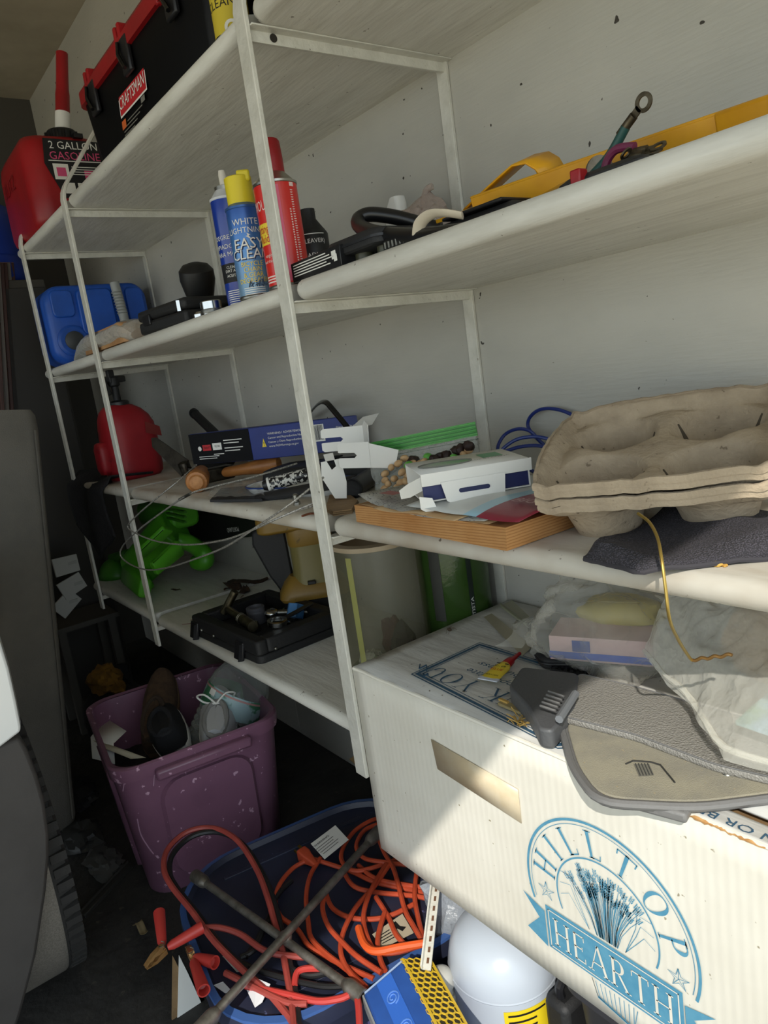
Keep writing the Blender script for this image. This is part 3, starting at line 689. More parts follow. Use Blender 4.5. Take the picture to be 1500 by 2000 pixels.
ob('worn_print', MB().add([(.0775, y, z) for y, z in ((.03, .155), (.09, .135), (.088, .17), (.035, .195))], [(0, 1, 2, 3)]), mat('worn_print', '7e2a26', .8), g)

cl = thing('black_cloth', 'black cloth draped over the front of the third shelf at its far end', 'cloth', (-2.62, .02, Z))
def cloth(u, v):
    s = v * .44; x = -.38 + .40*u; q = .03*math.sin(5*u + 3*v)
    y, z = (.16 - s, .018) if s < .16 else ((0 - .035*math.sin(min(1, (s-.16)/.05)*PI/2)), .018 - (s - .16)*(.65 + .35*math.sin(PI*u)))
    return (x + .02*math.sin(7*v), y - .012*math.sin(9*u + 2*v) * (v > .35), z + .018*math.sin(6*u + 4*v)*(v < .4) - .02*abs(math.sin(4*u))*v)
ob('fabric', MB().grid(24, 20, cloth), mat('black_fabric', '19181a', .9, c2='232124', scale=20, bump=.3, bscale=120), cl, ang=80, solid=.006)
ob('hem', MB().tube([cloth(u/14, 1) for u in range(15)], .005, 6), mat('black_hem', '121213', .9), cl)

a, b_ = PY(378, 806, .36), PY(440, 866, .33)
st = thing('black_pipe', 'black pipe leaning out behind the black and blue box', 'pipe', b_)
ob('tube', MB().tube([a - b_, V((0, 0, 0)), (b_ - a) * .25], .0165, 14), blk_m, st); ob('end_cap', MB().tube([a - b_, (a - b_)*.94], .0178, 14), blk, st)

# hedge shears: two wooden grips and a dull blade
wood = mat('worn_wood', 'b5773d', .42, c2='8d5629', scale=9, stretch=(1, 1, 5), bump=.1, bscale=50)
wood_e = mat('wood_end', 'c98d55', .35, c2='a56a34', scale=30)
hs = thing('hedge_shears', 'hedge shears with a dull blade standing up and a round wooden grip', 'shears', (-2.16, .14, Z))
h0 = PZ(384, 942, Z + .03) - V((-2.16, .14, Z)); h1 = h0 + V((-.13, .075, .01))
dr = (h0 - h1); Mh = frame(h1, dr, (0, 0, 1)) @ rot(y=PI/2)
ob('grip', MB().lathe([(.018, 0), (.024, .02), (.027, .07), (.031, .12), (.032, .14), (.028, .151), (.012, .155)], 20, Mh), wood, hs)
ob('grip_end', MB().lathe([(.022, .1535), (.018, .1575), (.006, .158)], 20, Mh), wood_e, hs)
b0, b1 = PY(296, 858, .10), PY(362, 915, .12); o_ = V((-2.16, .14, Z)); b0 -= o_; b1 -= o_
Mb = frame(b1, b0 - b1, (0, .3, 1)); Lb = (b0 - b1).length
ob('blade', MB().prism([(0, -.028), (Lb*.9, -.018), (Lb, .004), (Lb*.9, .016), (0, .028)], -.003, .003, Mb), mat('rusty_blade', '4a443b', .5, .6, c2='37312a', scale=30), hs)
ob('pivot', MB().lathe([(.018, -.012), (.018, .018), (.010, .022)], 16, tr(b1) @ rot(x=.2)), dsteel, hs)
ob('tang', MB().tube([b1, b1*.5 + h1*.5 + V((0, .02, -.01)), h1], .008, 8), dsteel, hs)
hb = thing('hammer', 'wood handled tool lying under the black and blue box', 'hammer', (-1.93, .22, Z))
o_ = V((-1.93, .22, Z)); q0, q1 = PZ(545, 905, Z + .04) - o_, PZ(425, 925, Z + .03) - o_
Mh = frame(q0, q1 - q0, (0, 0, 1)) @ rot(y=PI/2); Lh = (q1 - q0).length
ob('handle', MB().lathe([(.010, -.004), (.02, 0), (.024, .02), (.022, Lh*.3), (.016, Lh*.6), (.014, Lh)], 16, Mh), wood, hb)
ob('head', MB().box((q1.x, q1.y, q1.z), (.05, .09, .04)), dsteel, hb, bevel=.006)
jr = thing('black_dish', 'shallow black dish behind the hedge shears', 'dish', (-2.38, .33, Z))
ob('bowl', MB().lathe([(.05, 0), (.07, .02), (.075, .05), (.07, .05), (.06, .02), (.001, .012)], 24), blk_m, jr); ob('rim', MB().lathe([(.0755, .046), (.077, .05), (.07, .052)], 24), blk, jr)

# black and blue carton on top of the shears
K = PZ(496, 899, Z + .062); Kt = .09
uR = (PY(705, 866, .40) - K); uR.z = 0; uL = PZ(386, 907, Z + .062) - K; uL.z = 0
cb = thing('tool_carton', 'long carton with a black end and a blue side lying on the wooden handles', 'carton', M=frame(K, uR, V((0, 0, 1)).cross(uR)))
Mi = MW[cb.name].inverted(); wv_ = Mi.to_3x3() @ uL; Lr = uR.length
dxy = wv_.normalized() * .235
c_blue = mat('carton_blue', '1b2f7e', .5, c2='16276b', scale=5); c_blk = mat('carton_end_black', '101013', .7, spec=.2)
P4 = [V((0, 0, 0)), V((Lr, 0, 0)), V((Lr, 0, 0)) + dxy, dxy]
tl = .09
ob('carton', MB().add([p for p in P4] + [p + V((0, 0, tl)) for p in P4], [(3,2,1,0), (4,5,6,7), (0,1,5,4), (1,2,6,5), (2,3,7,6), (3,0,4,7)]), c_blue, cb, bevel=.0015, ang=20)
nrm = V((-1, 0, 0)); Me = frame(dxy, -dxy, (0, 0, 1))
ob('end_panel', MB().box((.1175, tl/2, .0008), (.233, tl - .002, .001), Me), c_blk, cb)
lb = MB()
for i in range(4): patch(lb, .135, .205 - .012*(i % 2), .062 - .008*i - .006*(i > 1), .0645 - .008*i - .006*(i > 1), Me, .0018)
patch(lb, .09, .125, .038, .058, Me, .0018); patch(lb, .03, .11, .020, .022, Me, .0018); patch(lb, .03, .10, .014, .016, Me, .0018); patch(lb, .09, .13, .025, .027, Me, .0018)
lb.add([(.038 + x, .045 + y, .0018) for x, y in circ(.007, 12)], [tuple(range(12))], Me)
ob('lettering', lb, white_pr, cb, ang=0)
lb = MB(); patch(lb, .05, .083, .038, .055, Me, .0018); rl = ob('red_mark', lb, red_pr, cb, ang=0)
lb = MB(); lay(lb, 'CRAFT', .011, Me, .0665, .043, .0024); lay(lb, '92194', .008, Me, .108, .046, .0024); ob('lettering', lb, black_pr, rl, ang=0)
Ms = frame((0, 0, 0), (1, 0, 0), (0, 0, 1)); lb = MB(); s_ = Lr / .62
for i, s in enumerate(('WARNING / ADVERTENCIA', 'Cancer and Reproductive Harm', 'Cancer y Dano Reproductivo', 'www.P65Warnings.ca.gov')): lay(lb, s, .0085, Ms, .105*s_, .066 - .0115*i, .001, align='l')
for i in range(3): lay(lb, ('Distributed by manufacturer', 'Tools since 1927', 'Ashland, Kentucky')[i], .008, Ms, .50*s_, .062 - .012*i, .001, align='l')
patch(lb, .30*s_, .43*s_, .032, .078, Ms, .0006)
ob('lettering', lb, white_pr, cb, ang=0)
lb = MB(); x = .305*s_
while x < .425*s_: wd_ = random.choice((.0012, .002, .003))*s_; patch(lb, x, x + wd_, .036, .076, Ms, .001); x += wd_ + random.choice((.0012, .002))*s_
ob('barcode', lb, black_pr, cb, ang=0)
lb = MB().add([(.065*s_, .034, .001), (.09*s_, .034, .001), (.0775*s_, .058, .001)], [(0,1,2)], Ms); ob('warning_sign', lb, yel_pr, cb, ang=0)
lb = MB(); lay(lb, '!', .016, Ms, .0775*s_, .037, .0016); ob('warning_mark', lb, black_pr, cb, ang=0)
wh = thing('wire_handle', 'bent black flat wire standing up over the carton', 'wire', PY(690, 850, .30))
o_ = PY(690, 850, .30); pts = [PY(600, 815, .42) - o_, PY(618, 792, .38) - o_, PY(634, 785, .35) - o_, PY(650, 800, .33) - o_, V((0, 0, 0)), PY(705, 875, .29) - o_]
ob('strip', MB().tube(spl(pts, 4), .0075, 8, flat=.45), blk_g, wh)
ob('foot', MB().box(tuple(pts[-1]), (.03, .02, .01)), blk, wh, bevel=.002)

dark = mat('dark_tool', '202022', .5)
bgp = thing('black_bag', 'black folded pouch lying behind the white plate', 'pouch', (-1.62, .30, Z), (0, 0, .5))
ob('pouch', MB().loft([[(x*k, y*k, z) for x, y in rrect(.34, .15, .03, 4)] for z, k in ((0, .95), (.01, 1), (.04, .95), (.045, .85))]), blk_m, bgp, ang=60)
ob('strap', MB().box((0, 0, .048), (.03, .15, .004)), blk, bgp, bevel=.001)
for nm, lab, pix, zz in (('blade_pack', 'dark saw blade packed in wrinkled clear plastic on the third shelf', ((410, 978), (512, 976), (500, 948), (432, 955)), 0),):
    o_ = PZ(460, 966, Z); bp = thing(nm, lab, 'blade', o_)
    P = [PZ(x, y, Z + .006) - o_ for x, y in pix]
    ob('blade', MB().prism([(p.x, p.y) for p in P], .002, .008), dark, bp)
    ob('handle', MB().tube([P[1]*.8, P[1]*.8 + V((.25, .12, .03))], .014, 10, flat=.6), dark, bp)
    c0 = sum(P, V())/4
    ob('wrap', MB().grid(14, 10, lambda u, v: tuple(c0*0 + (P[0]*(1-u) + P[1]*u)*(1-v)*1.12 + (P[3]*(1-u) + P[2]*u)*v*1.12 + V((0, 0, .010 + .012*abs(noise.noise(V((u*6, v*6, 1)))))))), film('clear_wrap', 'd0d0cc', .12, .08, 1, 50, .45), bp, ang=20)

o_ = PZ(558, 966, Z)
pl = thing('white_plate', 'white enamel plate with a blue rim holding small parts', 'plate', o_ + V((.02, .04, 0)), (0, 0, .25))
mb = MB(); rings = []
for k, z in ((.86, 0), (.9, .001), (1.0, .016), (1.03, .022), (1.02, .024), (.98, .018), (.88, .005), (.3, .004)): rings.append([(x*k, y*k, z) for x, y in rrect(.33, .13, .06, 6)])
ob('dish', mb.loft(rings), mat('white_enamel', 'e3e3e0', .25), pl, ang=70)
ob('blue_rim', MB().tube([(x*1.03, y*1.03, .0225) for x, y in rrect(.33, .13, .06, 6)], .0022, 6, closed=True), mat('blue_enamel', '28407c', .3), pl)
o_ = PZ(560, 938, Z + .035)
br = thing('patterned_tube', 'black tube with a white patterned grip lying on the white plate', 'tube', o_)
a, b_ = PZ(523, 947, Z + .032) - o_, PZ(600, 927, Z + .042) - o_; dd = b_ - a
m_pat, t, p, tc = base('patterned_grip'); cc = noise_mix(t, tc, '17171a', 'cfcdc6', 130, .5, .52, detail=1); t.links.new(cc, p.inputs['Base Color']); p.inputs['Roughness'].default_value = .35
ob('grip', MB().tube([a, b_], .016, 14), m_pat, br)
ob('collar', MB().tube([a, a + dd*.06], .0175, 14), white_pl, br); ob('tip', MB().tube([a - dd*.12, a], [.010, .0155], 14), blk, br); ob('shaft', MB().tube([b_, b_ + dd*.5], .011, 12), blk, br)
o_ = PZ(580, 986, Z)
bt = thing('bolt', 'short bright bolt standing by the front edge of the third shelf', 'bolt', o_ + V((0, .0, 0)))
ob('head', MB().prism(circ(.0085, 6), 0, .006), chrome, bt); ob('shank', MB().lathe([(.005, .006), (.0065, .007), (.0065, .022), (.004, .025)], 12), steel, bt)
o_ = PZ(672, 1000, Z); P = [PZ(x, y, Z) - o_ for x, y in ((638, 1000), (652, 1008), (688, 1003), (700, 985), (682, 972), (645, 974))]
hx = thing('cardboard_scrap', 'flat piece of brown corrugated cardboard behind the middle upright', 'cardboard', o_)
ob('top_sheet', MB().prism([(p.x, p.y) for p in P], .007, .009), card, hx); ob('bottom_sheet', MB().prism([(p.x, p.y) for p in P], .0, .002), card, hx)
zz = MB().tube([P[i % 6]*.98 + V((0, 0, .0045)) for i in range(7)], .0028, 5); ob('fluting', zz, mat('card_fluting', '6f5a3e', .9), hx)
o_ = PZ(670, 985, Z + .01)
tw = thing('twig', 'small rusty wire twig beside the cardboard scrap', 'twig', PZ(615, 1008, Z))
tp = [PZ(x, y, Z + .003) - PZ(615, 1008, Z) for x, y in ((590, 1008), (606, 1003), (622, 1002), (634, 992))]
ob('stem', MB().tube(spl(tp, 4), .0022, 6), mat('rust', '6b3a20', .8), tw); ob('branch', MB().tube([tp[1], tp[1] + V((.015, -.008, .002))], .0015, 5), mat('rust_b', '744426', .8), tw)

a, b_ = PZ(688, 955, Z + .022), PZ(768, 905, Z + .025)
tu = thing('black_tube', 'open black tube pointing out beside the book', 'tube', a); dd = b_ - a
Mt = frame((0, 0, 0), dd, (0, 0, 1)) @ rot(y=PI/2)
ob('pipe', MB().lathe([(.017, .08), (.017, 0), (.021, 0), (.021, min(.34, dd.length))], 20, Mt, cap=(False, True)), blk, tu, ang=50); ob('lip', MB().lathe([(.0215, 0), (.0222, .004), (.0215, .009)], 20, Mt), blk_m, tu)

# steel cable loops hanging off the shelf
wire_m = mat('braided_steel', 'b5b2aa', .4, .4, c2='7d7a73', scale=300, lo=.45, hi=.55)
cl = thing('cable_snare', 'coiled bare steel cable hanging in two loops off the third shelf', 'cable', (-1.6, -.05, 1.0))
o_ = V((-1.6, -.05, 1.0))
def pw(L): return [PY(x, y, d) - o_ for x, y, d in L]
A_ = pw([(632, 932, .05), (570, 982, -.02), (500, 1030, -.05), (440, 1068, -.06), (380, 1092, -.06), (330, 1108, -.06), (290, 1113, -.06), (258, 1104, -.06), (236, 1086, -.06), (240, 1066, -.06), (272, 1034, -.055), (320, 998, -.045), (370, 965, -.02), (420, 950, .03), (500, 930, .10), (580, 905, .20)])
B_ = pw([(628, 983, .04), (560, 1005, -.02), (500, 1032, -.05), (440, 1054, -.055), (370, 1064, -.06), (310, 1058, -.06), (270, 1044, -.06), (250, 1030, -.055), (262, 1012, -.05), (300, 978, -.03), (345, 942, .02), (384, 908, .10)])
for q in (A_, B_): ob('strand', MB().tube(spl(q, 6), .0023, 8), wire_m, cl)
ob('strand', MB().tube(spl(pw([(632, 975, .04), (590, 992, 0), (530, 1018, -.04), (490, 1036, -.05)]), 5), .0023, 8), wire_m, cl)
ob('ferrule', MB().tube(spl(pw([(372, 964, -.02), (350, 976, -.03)]), 2), .004, 8), steel, cl)

# white die-cut card inserts
def slot_card(name, label, o, M, poly, holes, folds=()):
    t_ = thing(name, label, 'card insert', o)
    ob('sheet', MB().prism(poly, -.0006, .0006, M), wcard, t_, ang=20)
    for q in folds: ob('tab', MB().prism(q[0], -.0006, .0006, M @ q[1]), wcard, t_, ang=20)
    return t_
def prong(w, h, s0, s1, sl):                     # plate with two prongs at its left end
    return [(0, 0), (sl, 0), (sl + .004, .004), (sl + .004, .010)] and [(-w, s0), (-w + .006, 0), (w, 0), (w, h), (-w + .006, h), (-w, h - s0), (-w, h*.62 + .0), (-w + .004, h*.6), (-w + sl, h*.6), (-w + sl + .006, h*.5), (-w + sl, h*.4), (-w + .004, h*.4), (-w, h*.38)]
cg = 'white card inserts left of the zip bag'
o_ = PY(672, 880, .16)
M = frame((0, 0, 0), (.9, .42, .0), (0, .1, 1))
i1 = slot_card('card_insert', 'white die-cut card insert with prongs, furthest back of the loose ones', o_, M, prong(.055, .05, .004, 0, .05), None, [([(0, 0), (.06, .0), (.07, .05), (.03, .06), (.0, .05)], tr((.052, 0, 0)) @ rot(y=-.9)), ([(0, 0), (.05, .01), (.045, .06), (.01, .05)], tr((.02, .045, 0)) @ rot(x=-1.1))])
o_ = PY(692, 898, .12)
i2 = slot_card('card_insert', 'white die-cut card insert with two prongs in front of the zip bag', o_, frame((0, 0, 0), (.95, .3, -.02), (0, .05, 1)), [(x, y - .017) for x, y in prong(.040, .052, .004, 0, .042)], None, [([(0, 0), (.05, -.006), (.06, .03), (.0, .05)], tr((.038, -.017, 0)) @ rot(y=.7))])
o_ = PY(655, 945, .10)
i3 = slot_card('card_insert', 'white die-cut card flap hanging down with a torn notch', o_, frame((0, 0, 0), (.62, .78, .05), (-.3, .0, 1)), [(-.006, -.03), (.018, -.034), (.024, .0), (.020, .05), (.006, .05), (.008, .036), (-.002, .03), (-.01, .05), (-.022, .05), (-.026, .018)], None, [([(0, 0), (.02, 0), (.02, .02), (0, .02)], tr((-.012, .05, 0)) @ rot(x=.9))])
for i_ in (i1, i2, i3): i_['group'] = cg

# the thick book with newspapers
BK = V((-1.072, .008, Z)); bu = (V((-.677, -.02, Z)) - BK); Lbk = bu.length
bk = thing('thick_book', 'thick old book with browned page edges lying at the shelf edge', 'book', M=frame(BK, bu, V((0, 0, 1)).cross(bu)))
m_pg, t, p, tc = base('browned_pages')
cc = noise_mix(t, tc, 'b98a55', 'a8743f', 9, .4, .7); mpn = nd(t, 'ShaderNodeTexWave'); mpn.bands_direction = 'Z'; mpn.inputs['Scale'].default_value = 75; mpn.inputs['Distortion'].default_value = 1.2
mp = nd(t, 'ShaderNodeMapping'); mp.inputs['Rotation'].default_value = (0, .05, 0); t.links.new(tc.outputs['Object'], mp.inputs[0]); t.links.new(mp.outputs[0], mpn.inputs['Vector'])
mx = nd(t, 'ShaderNodeMix', data_type='RGBA'); mx.inputs[7].default_value = lin('8a5a2c'); t.links.new(cc, mx.inputs[6])
r_ = nd(t, 'ShaderNodeMapRange'); r_.inputs[1].default_value = .55; r_.inputs[2].default_value = 1.2; t.links.new(mpn.outputs[0], r_.inputs[0]); t.links.new(r_.outputs[0], mx.inputs['Factor'])
t.links.new(mx.outputs[2], p.inputs['Base Color']); p.inputs['Roughness'].default_value = .8
bt_ = .033
ob('page_block', MB().add([(0, 0, .001), (Lbk, 0, .001), (Lbk - .012, .30, .001), (0, .30, .001), (.004, -.002, bt_), (Lbk, .002, bt_), (Lbk - .012, .30, bt_), (.006, .30, bt_)], [(3,2,1,0), (4,5,6,7), (0,1,5,4), (1,2,6,5), (2,3,7,6), (3,0,4,7)]), m_pg, bk, ang=0)
def sheet(x0, x1, y0, y1, z, seed, curl=.02, lift=None):
    def fn(u, v):
        x = x0 + (x1-x0)*u; y = y0 + (y1-y0)*v
        e = max(0, 1 - v*3) ; q = curl * (e*e) * (.4 + .6*math.sin(PI*(u*.9 + .05)))*-.25
        return (x + .003*math.sin(5*v), y + .004*math.sin(6*u + seed), z + q + .004*noise.noise(V((u*3, v*3, seed))) + (lift(u, v) if lift else 0))
    return MB().grid(22, 12, fn)
ob('torn_page', sheet(.02, .36, .0, .2, bt_ + .001, 2.1, .0), mat('loose_brown_page', 'b59166', .8), bk, solid=.0006)
ob('torn_page', sheet(.08, .30, -.006, .15, bt_ + .003, 4.1, .01), mat('loose_tan_page', 'c2a379', .8), bk, solid=.0006)
npz = V((-1.06, .02, Z + bt_ + .007))
m_np, t, p, tc = base('newsprint'); cc = noise_mix(t, tc, 'aaa79e', '8f8d86', 14, .4, .7); cc = noise_mix(t, tc, cc, '57565a', 120, .62, .64, detail=1, stretch=(1, 4, 1)); t.links.new(cc, p.inputs['Base Color']); p.inputs['Roughness'].default_value = .7
nw = thing('newspaper', 'grey newspaper with black headlines curling over the old book', 'newspaper', M=frame(npz, bu, V((0, 0, 1)).cross(bu)))
lf = lambda u, v: .014*(max(0, .25 - u)*4)**2*(1 - v)
ob('sheet', sheet(.0, .34, -.012, .27, .001, 1.3, .03, lf), m_np, nw, solid=.0008)
M = tr((.26, .02, .0045)); lb = MB(); lay(lb, 'SALE ENDS', .026, M, -.03, .03, slant=.1); lay(lb, 'TODAY ONLY', .02, M, -.01, .055); ob('headline', lb, black_pr, nw, ang=0)
lb = MB(); patch(lb, .045, .09, .008, .03, Matrix(), .013); ob('red_patch', lb, mat('faded_red', 'a86a66', .7), nw, ang=0)
fy = thing('flyer', 'red and blue glossy flyer curling up at the right end of the book', 'flyer', M=frame(npz + V((.21, .0, .006)), bu, V((0, 0, 1)).cross(bu)))
m_fy, t, p, tc = base('flyer_print'); sx = nd(t, 'ShaderNodeSeparateXYZ'); t.links.new(tc.outputs['Object'], sx.inputs[0])
cr = nd(t, 'ShaderNodeValToRGB'); mr = nd(t, 'ShaderNodeMapRange'); mr.inputs[1].default_value = -.06; mr.inputs[2].default_value = .21; t.links.new(sx.outputs['X'], mr.inputs[0]); t.links.new(mr.outputs[0], cr.inputs[0])
cr.color_ramp.interpolation = 'CONSTANT'; cr.color_ramp.elements[0].color = lin('c9ccc9'); cr.color_ramp.elements[1].position = .62; cr.color_ramp.elements[1].color = lin('8b2b3c'); e_ = cr.color_ramp.elements.new(.5); e_.color = lin('9fc4d4')
t.links.new(cr.outputs[0], p.inputs['Base Color']); p.inputs['Roughness'].default_value = .35
ob('sheet', sheet(-.06, .20, -.02, .20, .003, 5.2, .04), m_fy, fy, solid=.0006)
lb = MB(); lay(lb, 'BIG', .03, tr((.15, .03, .008))); lay(lb, 'SAVE', .025, tr((.155, .07, .008))); ob('lettering', lb, mat('print_pink_grey', 'c9a7a9', .6), fy, ang=0)

# white carton with a window, open at its end
Kb = PZ(822, 942, 1.137)
ud = V((.5, .866, 0)); vd = V((-.866, .5, 0))
wb = thing('window_carton', 'small white carton with a plastic window and a hanging slot', 'carton', M=frame((Kb.x, Kb.y, Z + bt_ + .016), ud, vd))
BL, BWd, BH = .175, .15, .045
ob('tray', MB().box((BL/2, BWd/2, .001), (BL, BWd, .002)).box((BL/2, BWd - .001, BH/2), (BL, .002, BH)).box((BL - .001, BWd/2, BH/2), (.002, BWd, BH)), wcard, wb)
ob('blue_liner', MB().box((BL/2, .004, BH*.45), (BL - .004, .003, BH*.8)), mat('liner_navy', '20285c', .5), wb)
ob('top_panel', MB().add([(0, 0, BH), (BL, 0, BH), (BL, BWd, BH), (0, BWd, BH)], [(0,1,2,3)]), wcard, wb, solid=.0015)
rg = [(.055 + x, .07 + y) for x, y in circ(.045, 24, .028)]
ob('window', MB().prism(rg, BH + .001, BH + .002), mat('window_grey', '8d8f86', .12, coat=.5), wb)
ob('window_rim', MB().tube([(x, y, BH + .002) for x, y in rg], .0012, 6, closed=True), mat('rim_grey', '77776f', .5), wb)
ob('front_lip', MB().prism([(0, 0), (BL*1.02, 0), (BL*1.02, .020), (0, .020)], 0, .001, frame((0, -.002, BH - .019), (1, 0, 0), (0, -.08, 1))), wcard, wb, bevel=.0003)
slotp = [(.03, .0), (.036, -.03), (.048, -.038), (.118, -.038), (.13, -.03), (.134, 0)]
Mf = frame((0, -.004, BH - .016), (1, 0, 0), (0, .12, 1))
hang = ob('hang_tab', MB().prism(slotp, 0, .0012, Mf), wcard, wb)
ob('slot', MB().prism([(.082 + x, -.017 + y) for x, y in rrect(.05, .007, .0034, 4)], -.0015, .0018, Mf), mat('slot_navy', '1d2450', .6), hang)
ob('end_flap', MB().prism([(0, 0), (-.03, -.004), (-.05, -.002), (-.052, .012), (-.03, .018), (0, .022)], 0, .0012, frame((0, .0, .02), (.6, .5, 0), (0, 0, 1))), wcard, wb, bevel=.0002)
ob('dust_flap', MB().prism([(0, 0), (.02, -.004), (.026, -.022), (.012, -.028), (0, -.02)], 0, .0012, frame((-.006, -.004, .012), (.9, -.3, 0), (0, 0, 1))), wcard, wb)
lb = MB(); lay(lb, 'MADE IN CHINA', .010, tr((.125, .055, BH + .0012)) @ rot(z=.0)); ob('lettering', lb, mat('grey_ink', '7b7d78', .6), wb, ang=0)
lb = MB(); patch(lb, .12, .155, .07, .12, Matrix(), BH + .0012); ob('green_mark', lb, mat('green_ink', '6fa07c', .6), wb, ang=0)

# zip bag of nuts
zL, zR = PY(714, 882, .16), PY(931, 839, .29)
zb_ = thing('zip_bag', 'clear zip bag with a green zip strip, half full of nuts', 'bag', (zL + zR) * .5)
o_ = (zL + zR) * .5; zd = zR - zL; Lz = zd.length; Mz = frame(zL - o_, zd, (0, 0, 1))
bagf = film('zip_bag_film', 'dfe3dc', .16, .06, .8, 26, .45)
def bag(side):
    def fn(u, v):
        s = math.sin(PI*min(1, v*1.0)); x = Lz*(.02 + .96*u) ; d = (.028*s + .004)*math.sin(PI*max(.02, min(.98, u)))**.5
        return (x + .006*noise.noise(V((u*4, v*4, side))), -.012 - .085*v + .006*noise.noise(V((u*5, v*5, side+3.))), side*d + .006*noise.noise(V((u*6, v*7, side*2.))))
    return fn
ob('film', MB().grid(26, 16, bag(1), Mz).grid(26, 16, bag(-1), Mz), bagf, zb_, ang=30)
zipg = mat('zip_green', '3f9a3a', .4, c2='58b04e', scale=60, stretch=(.05, 1, 1)); zs = MB()
ob('zip_strip', MB().prism([(0, -.012), (Lz, -.012), (Lz, .016), (0, .016)], -.0012, .0012, Mz), film('zip_strip_film', '56a84e', .8, .3, .1, 40, .2), zb_)
for i in range(7): ob('zip_ridge', MB().tube([(0, .013 - .0035*i, .0018), (Lz, .013 - .0035*i, .0018)], .0011, 5, M=Mz), zipg if i % 2 == 0 else mat('zip_line', '2c7a2c', .4), zb_)
ob('zip_ridge', MB().tube([(0, -.018, .001), (Lz, -.018, .001)], .0009, 5, M=Mz), mat('zip_dark', '1d3f22', .4), zb_)
nutm = mat('peanut', 'c9a77c', .6, c2='b48f63', scale=60); drk = mat('raisin', '33211b', .6, c2='241611', scale=80); grn = mat('candy_green', '5faa45', .3)
def nut(i, px, py, d, kind):
    p = PY(px, py, d)
    if kind == 'nut':
        o = ob('peanut', MB().ball((0, 0, 0), (.0095, .0068, .0068), 6), nutm); tag(o, 'beige peanut half in the clear zip bag', 'nut', 'peanuts in the zip bag')
    elif kind == 'raisin':
        o = ob('dried_fruit', lump((0, 0, -.006), (.013, .010, .009), i*1.7, .3, 6, False), drk); tag(o, 'dark shrivelled fruit piece in the clear zip bag', 'dried fruit', 'dark fruit pieces in the zip bag')
    else:
        o = ob('candy', MB().ball((0, 0, 0), (.010, .010, .007), 6), grn); tag(o, 'green candy in the zip bag, %s' % {762: 'leftmost, under the zip strip', 798: 'among the peanuts', 888: 'furthest right, beside the dark fruit', 836: 'above the window carton corner'}[px], 'candy', 'green candies in the zip bag')
    o.location = p; o.rotation_euler = (random.uniform(-.6, .6), random.uniform(-.6, .6), random.uniform(0, 3))
k = 0
for px, py, d, kd in [(752, 925, .155, 'nut'), (764, 913, .16, 'nut'), (778, 905, .17, 'nut'), (770, 935, .15, 'nut'), (785, 922, .16, 'nut'), (758, 945, .145, 'nut'), (775, 952, .14, 'nut'), (792, 940, .15, 'nut'), (800, 912, .18, 'nut'), (812, 922, .17, 'nut'), (806, 905, .19, 'nut'), (820, 905, .2, 'nut'), (750, 955, .14, 'nut'), (788, 958, .14, 'nut'), (805, 950, .15, 'nut'), (768, 965, .135, 'nut'), (795, 928, .17, 'nut'), (815, 938, .16, 'nut'), (783, 942, .145, 'nut'), (752, 938, .15, 'nut'), (790, 895, .19, 'nut'), (828, 902, .2, 'nut'), (905, 888, .24, 'nut'), (915, 880, .25, 'nut'),
    (762, 900, .18, 'candy'), (798, 908, .175, 'candy'), (888, 894, .235, 'candy'), (836, 892, .22, 'candy'),
    (800, 950, .16, 'raisin'), (812, 960, .15, 'raisin'), (788, 966, .145, 'raisin'), (858, 894, .225, 'raisin'), (870, 890, .235, 'raisin'), (900, 876, .245, 'raisin'), (916, 872, .25, 'raisin'), (892, 880, .25, 'raisin'), (848, 898, .21, 'raisin'), (808, 900, .2, 'raisin')]:
    k += 1; nut(k, px, py, d, kd)

# blue cable loops against the wall
bc = thing('blue_cable', 'loops of dark blue cable behind the drinks trays', 'cable', PY(1040, 850, .38)); o_ = PY(1040, 850, .38)
pts = [(955, 890, .33), (985, 882, .34), (1020, 872, .36), (1060, 872, .37), (1090, 890, .37), (1060, 925, .36), (1010, 905, .35), (980, 893, .35), (972, 875, .36), (985, 850, .38), (1010, 838, .39), (1035, 842, .40), (1055, 862, .41), (1075, 880, .42), (1050, 858, .43), (1032, 835, .435), (1035, 815, .435), (1055, 800, .435), (1085, 799, .435), (1120, 812, .435), (1150, 840, .43)]
ob('loop', MB().tube(spl([PY(*q) - o_ for q in pts], 6), .0036, 9), mat('blue_cable_sheath', '1d2f74', .38), bc)
pts = [(968, 895, .33), (985, 874, .35), (1010, 858, .37), (1040, 853, .385), (1065, 856, .39), (1095, 865, .4)]
ob('loop', MB().tube(spl([PY(*q) - o_ for q in pts], 6), .0036, 9), mat('blue_cable_sheath_b', '22377f', .38), bc)

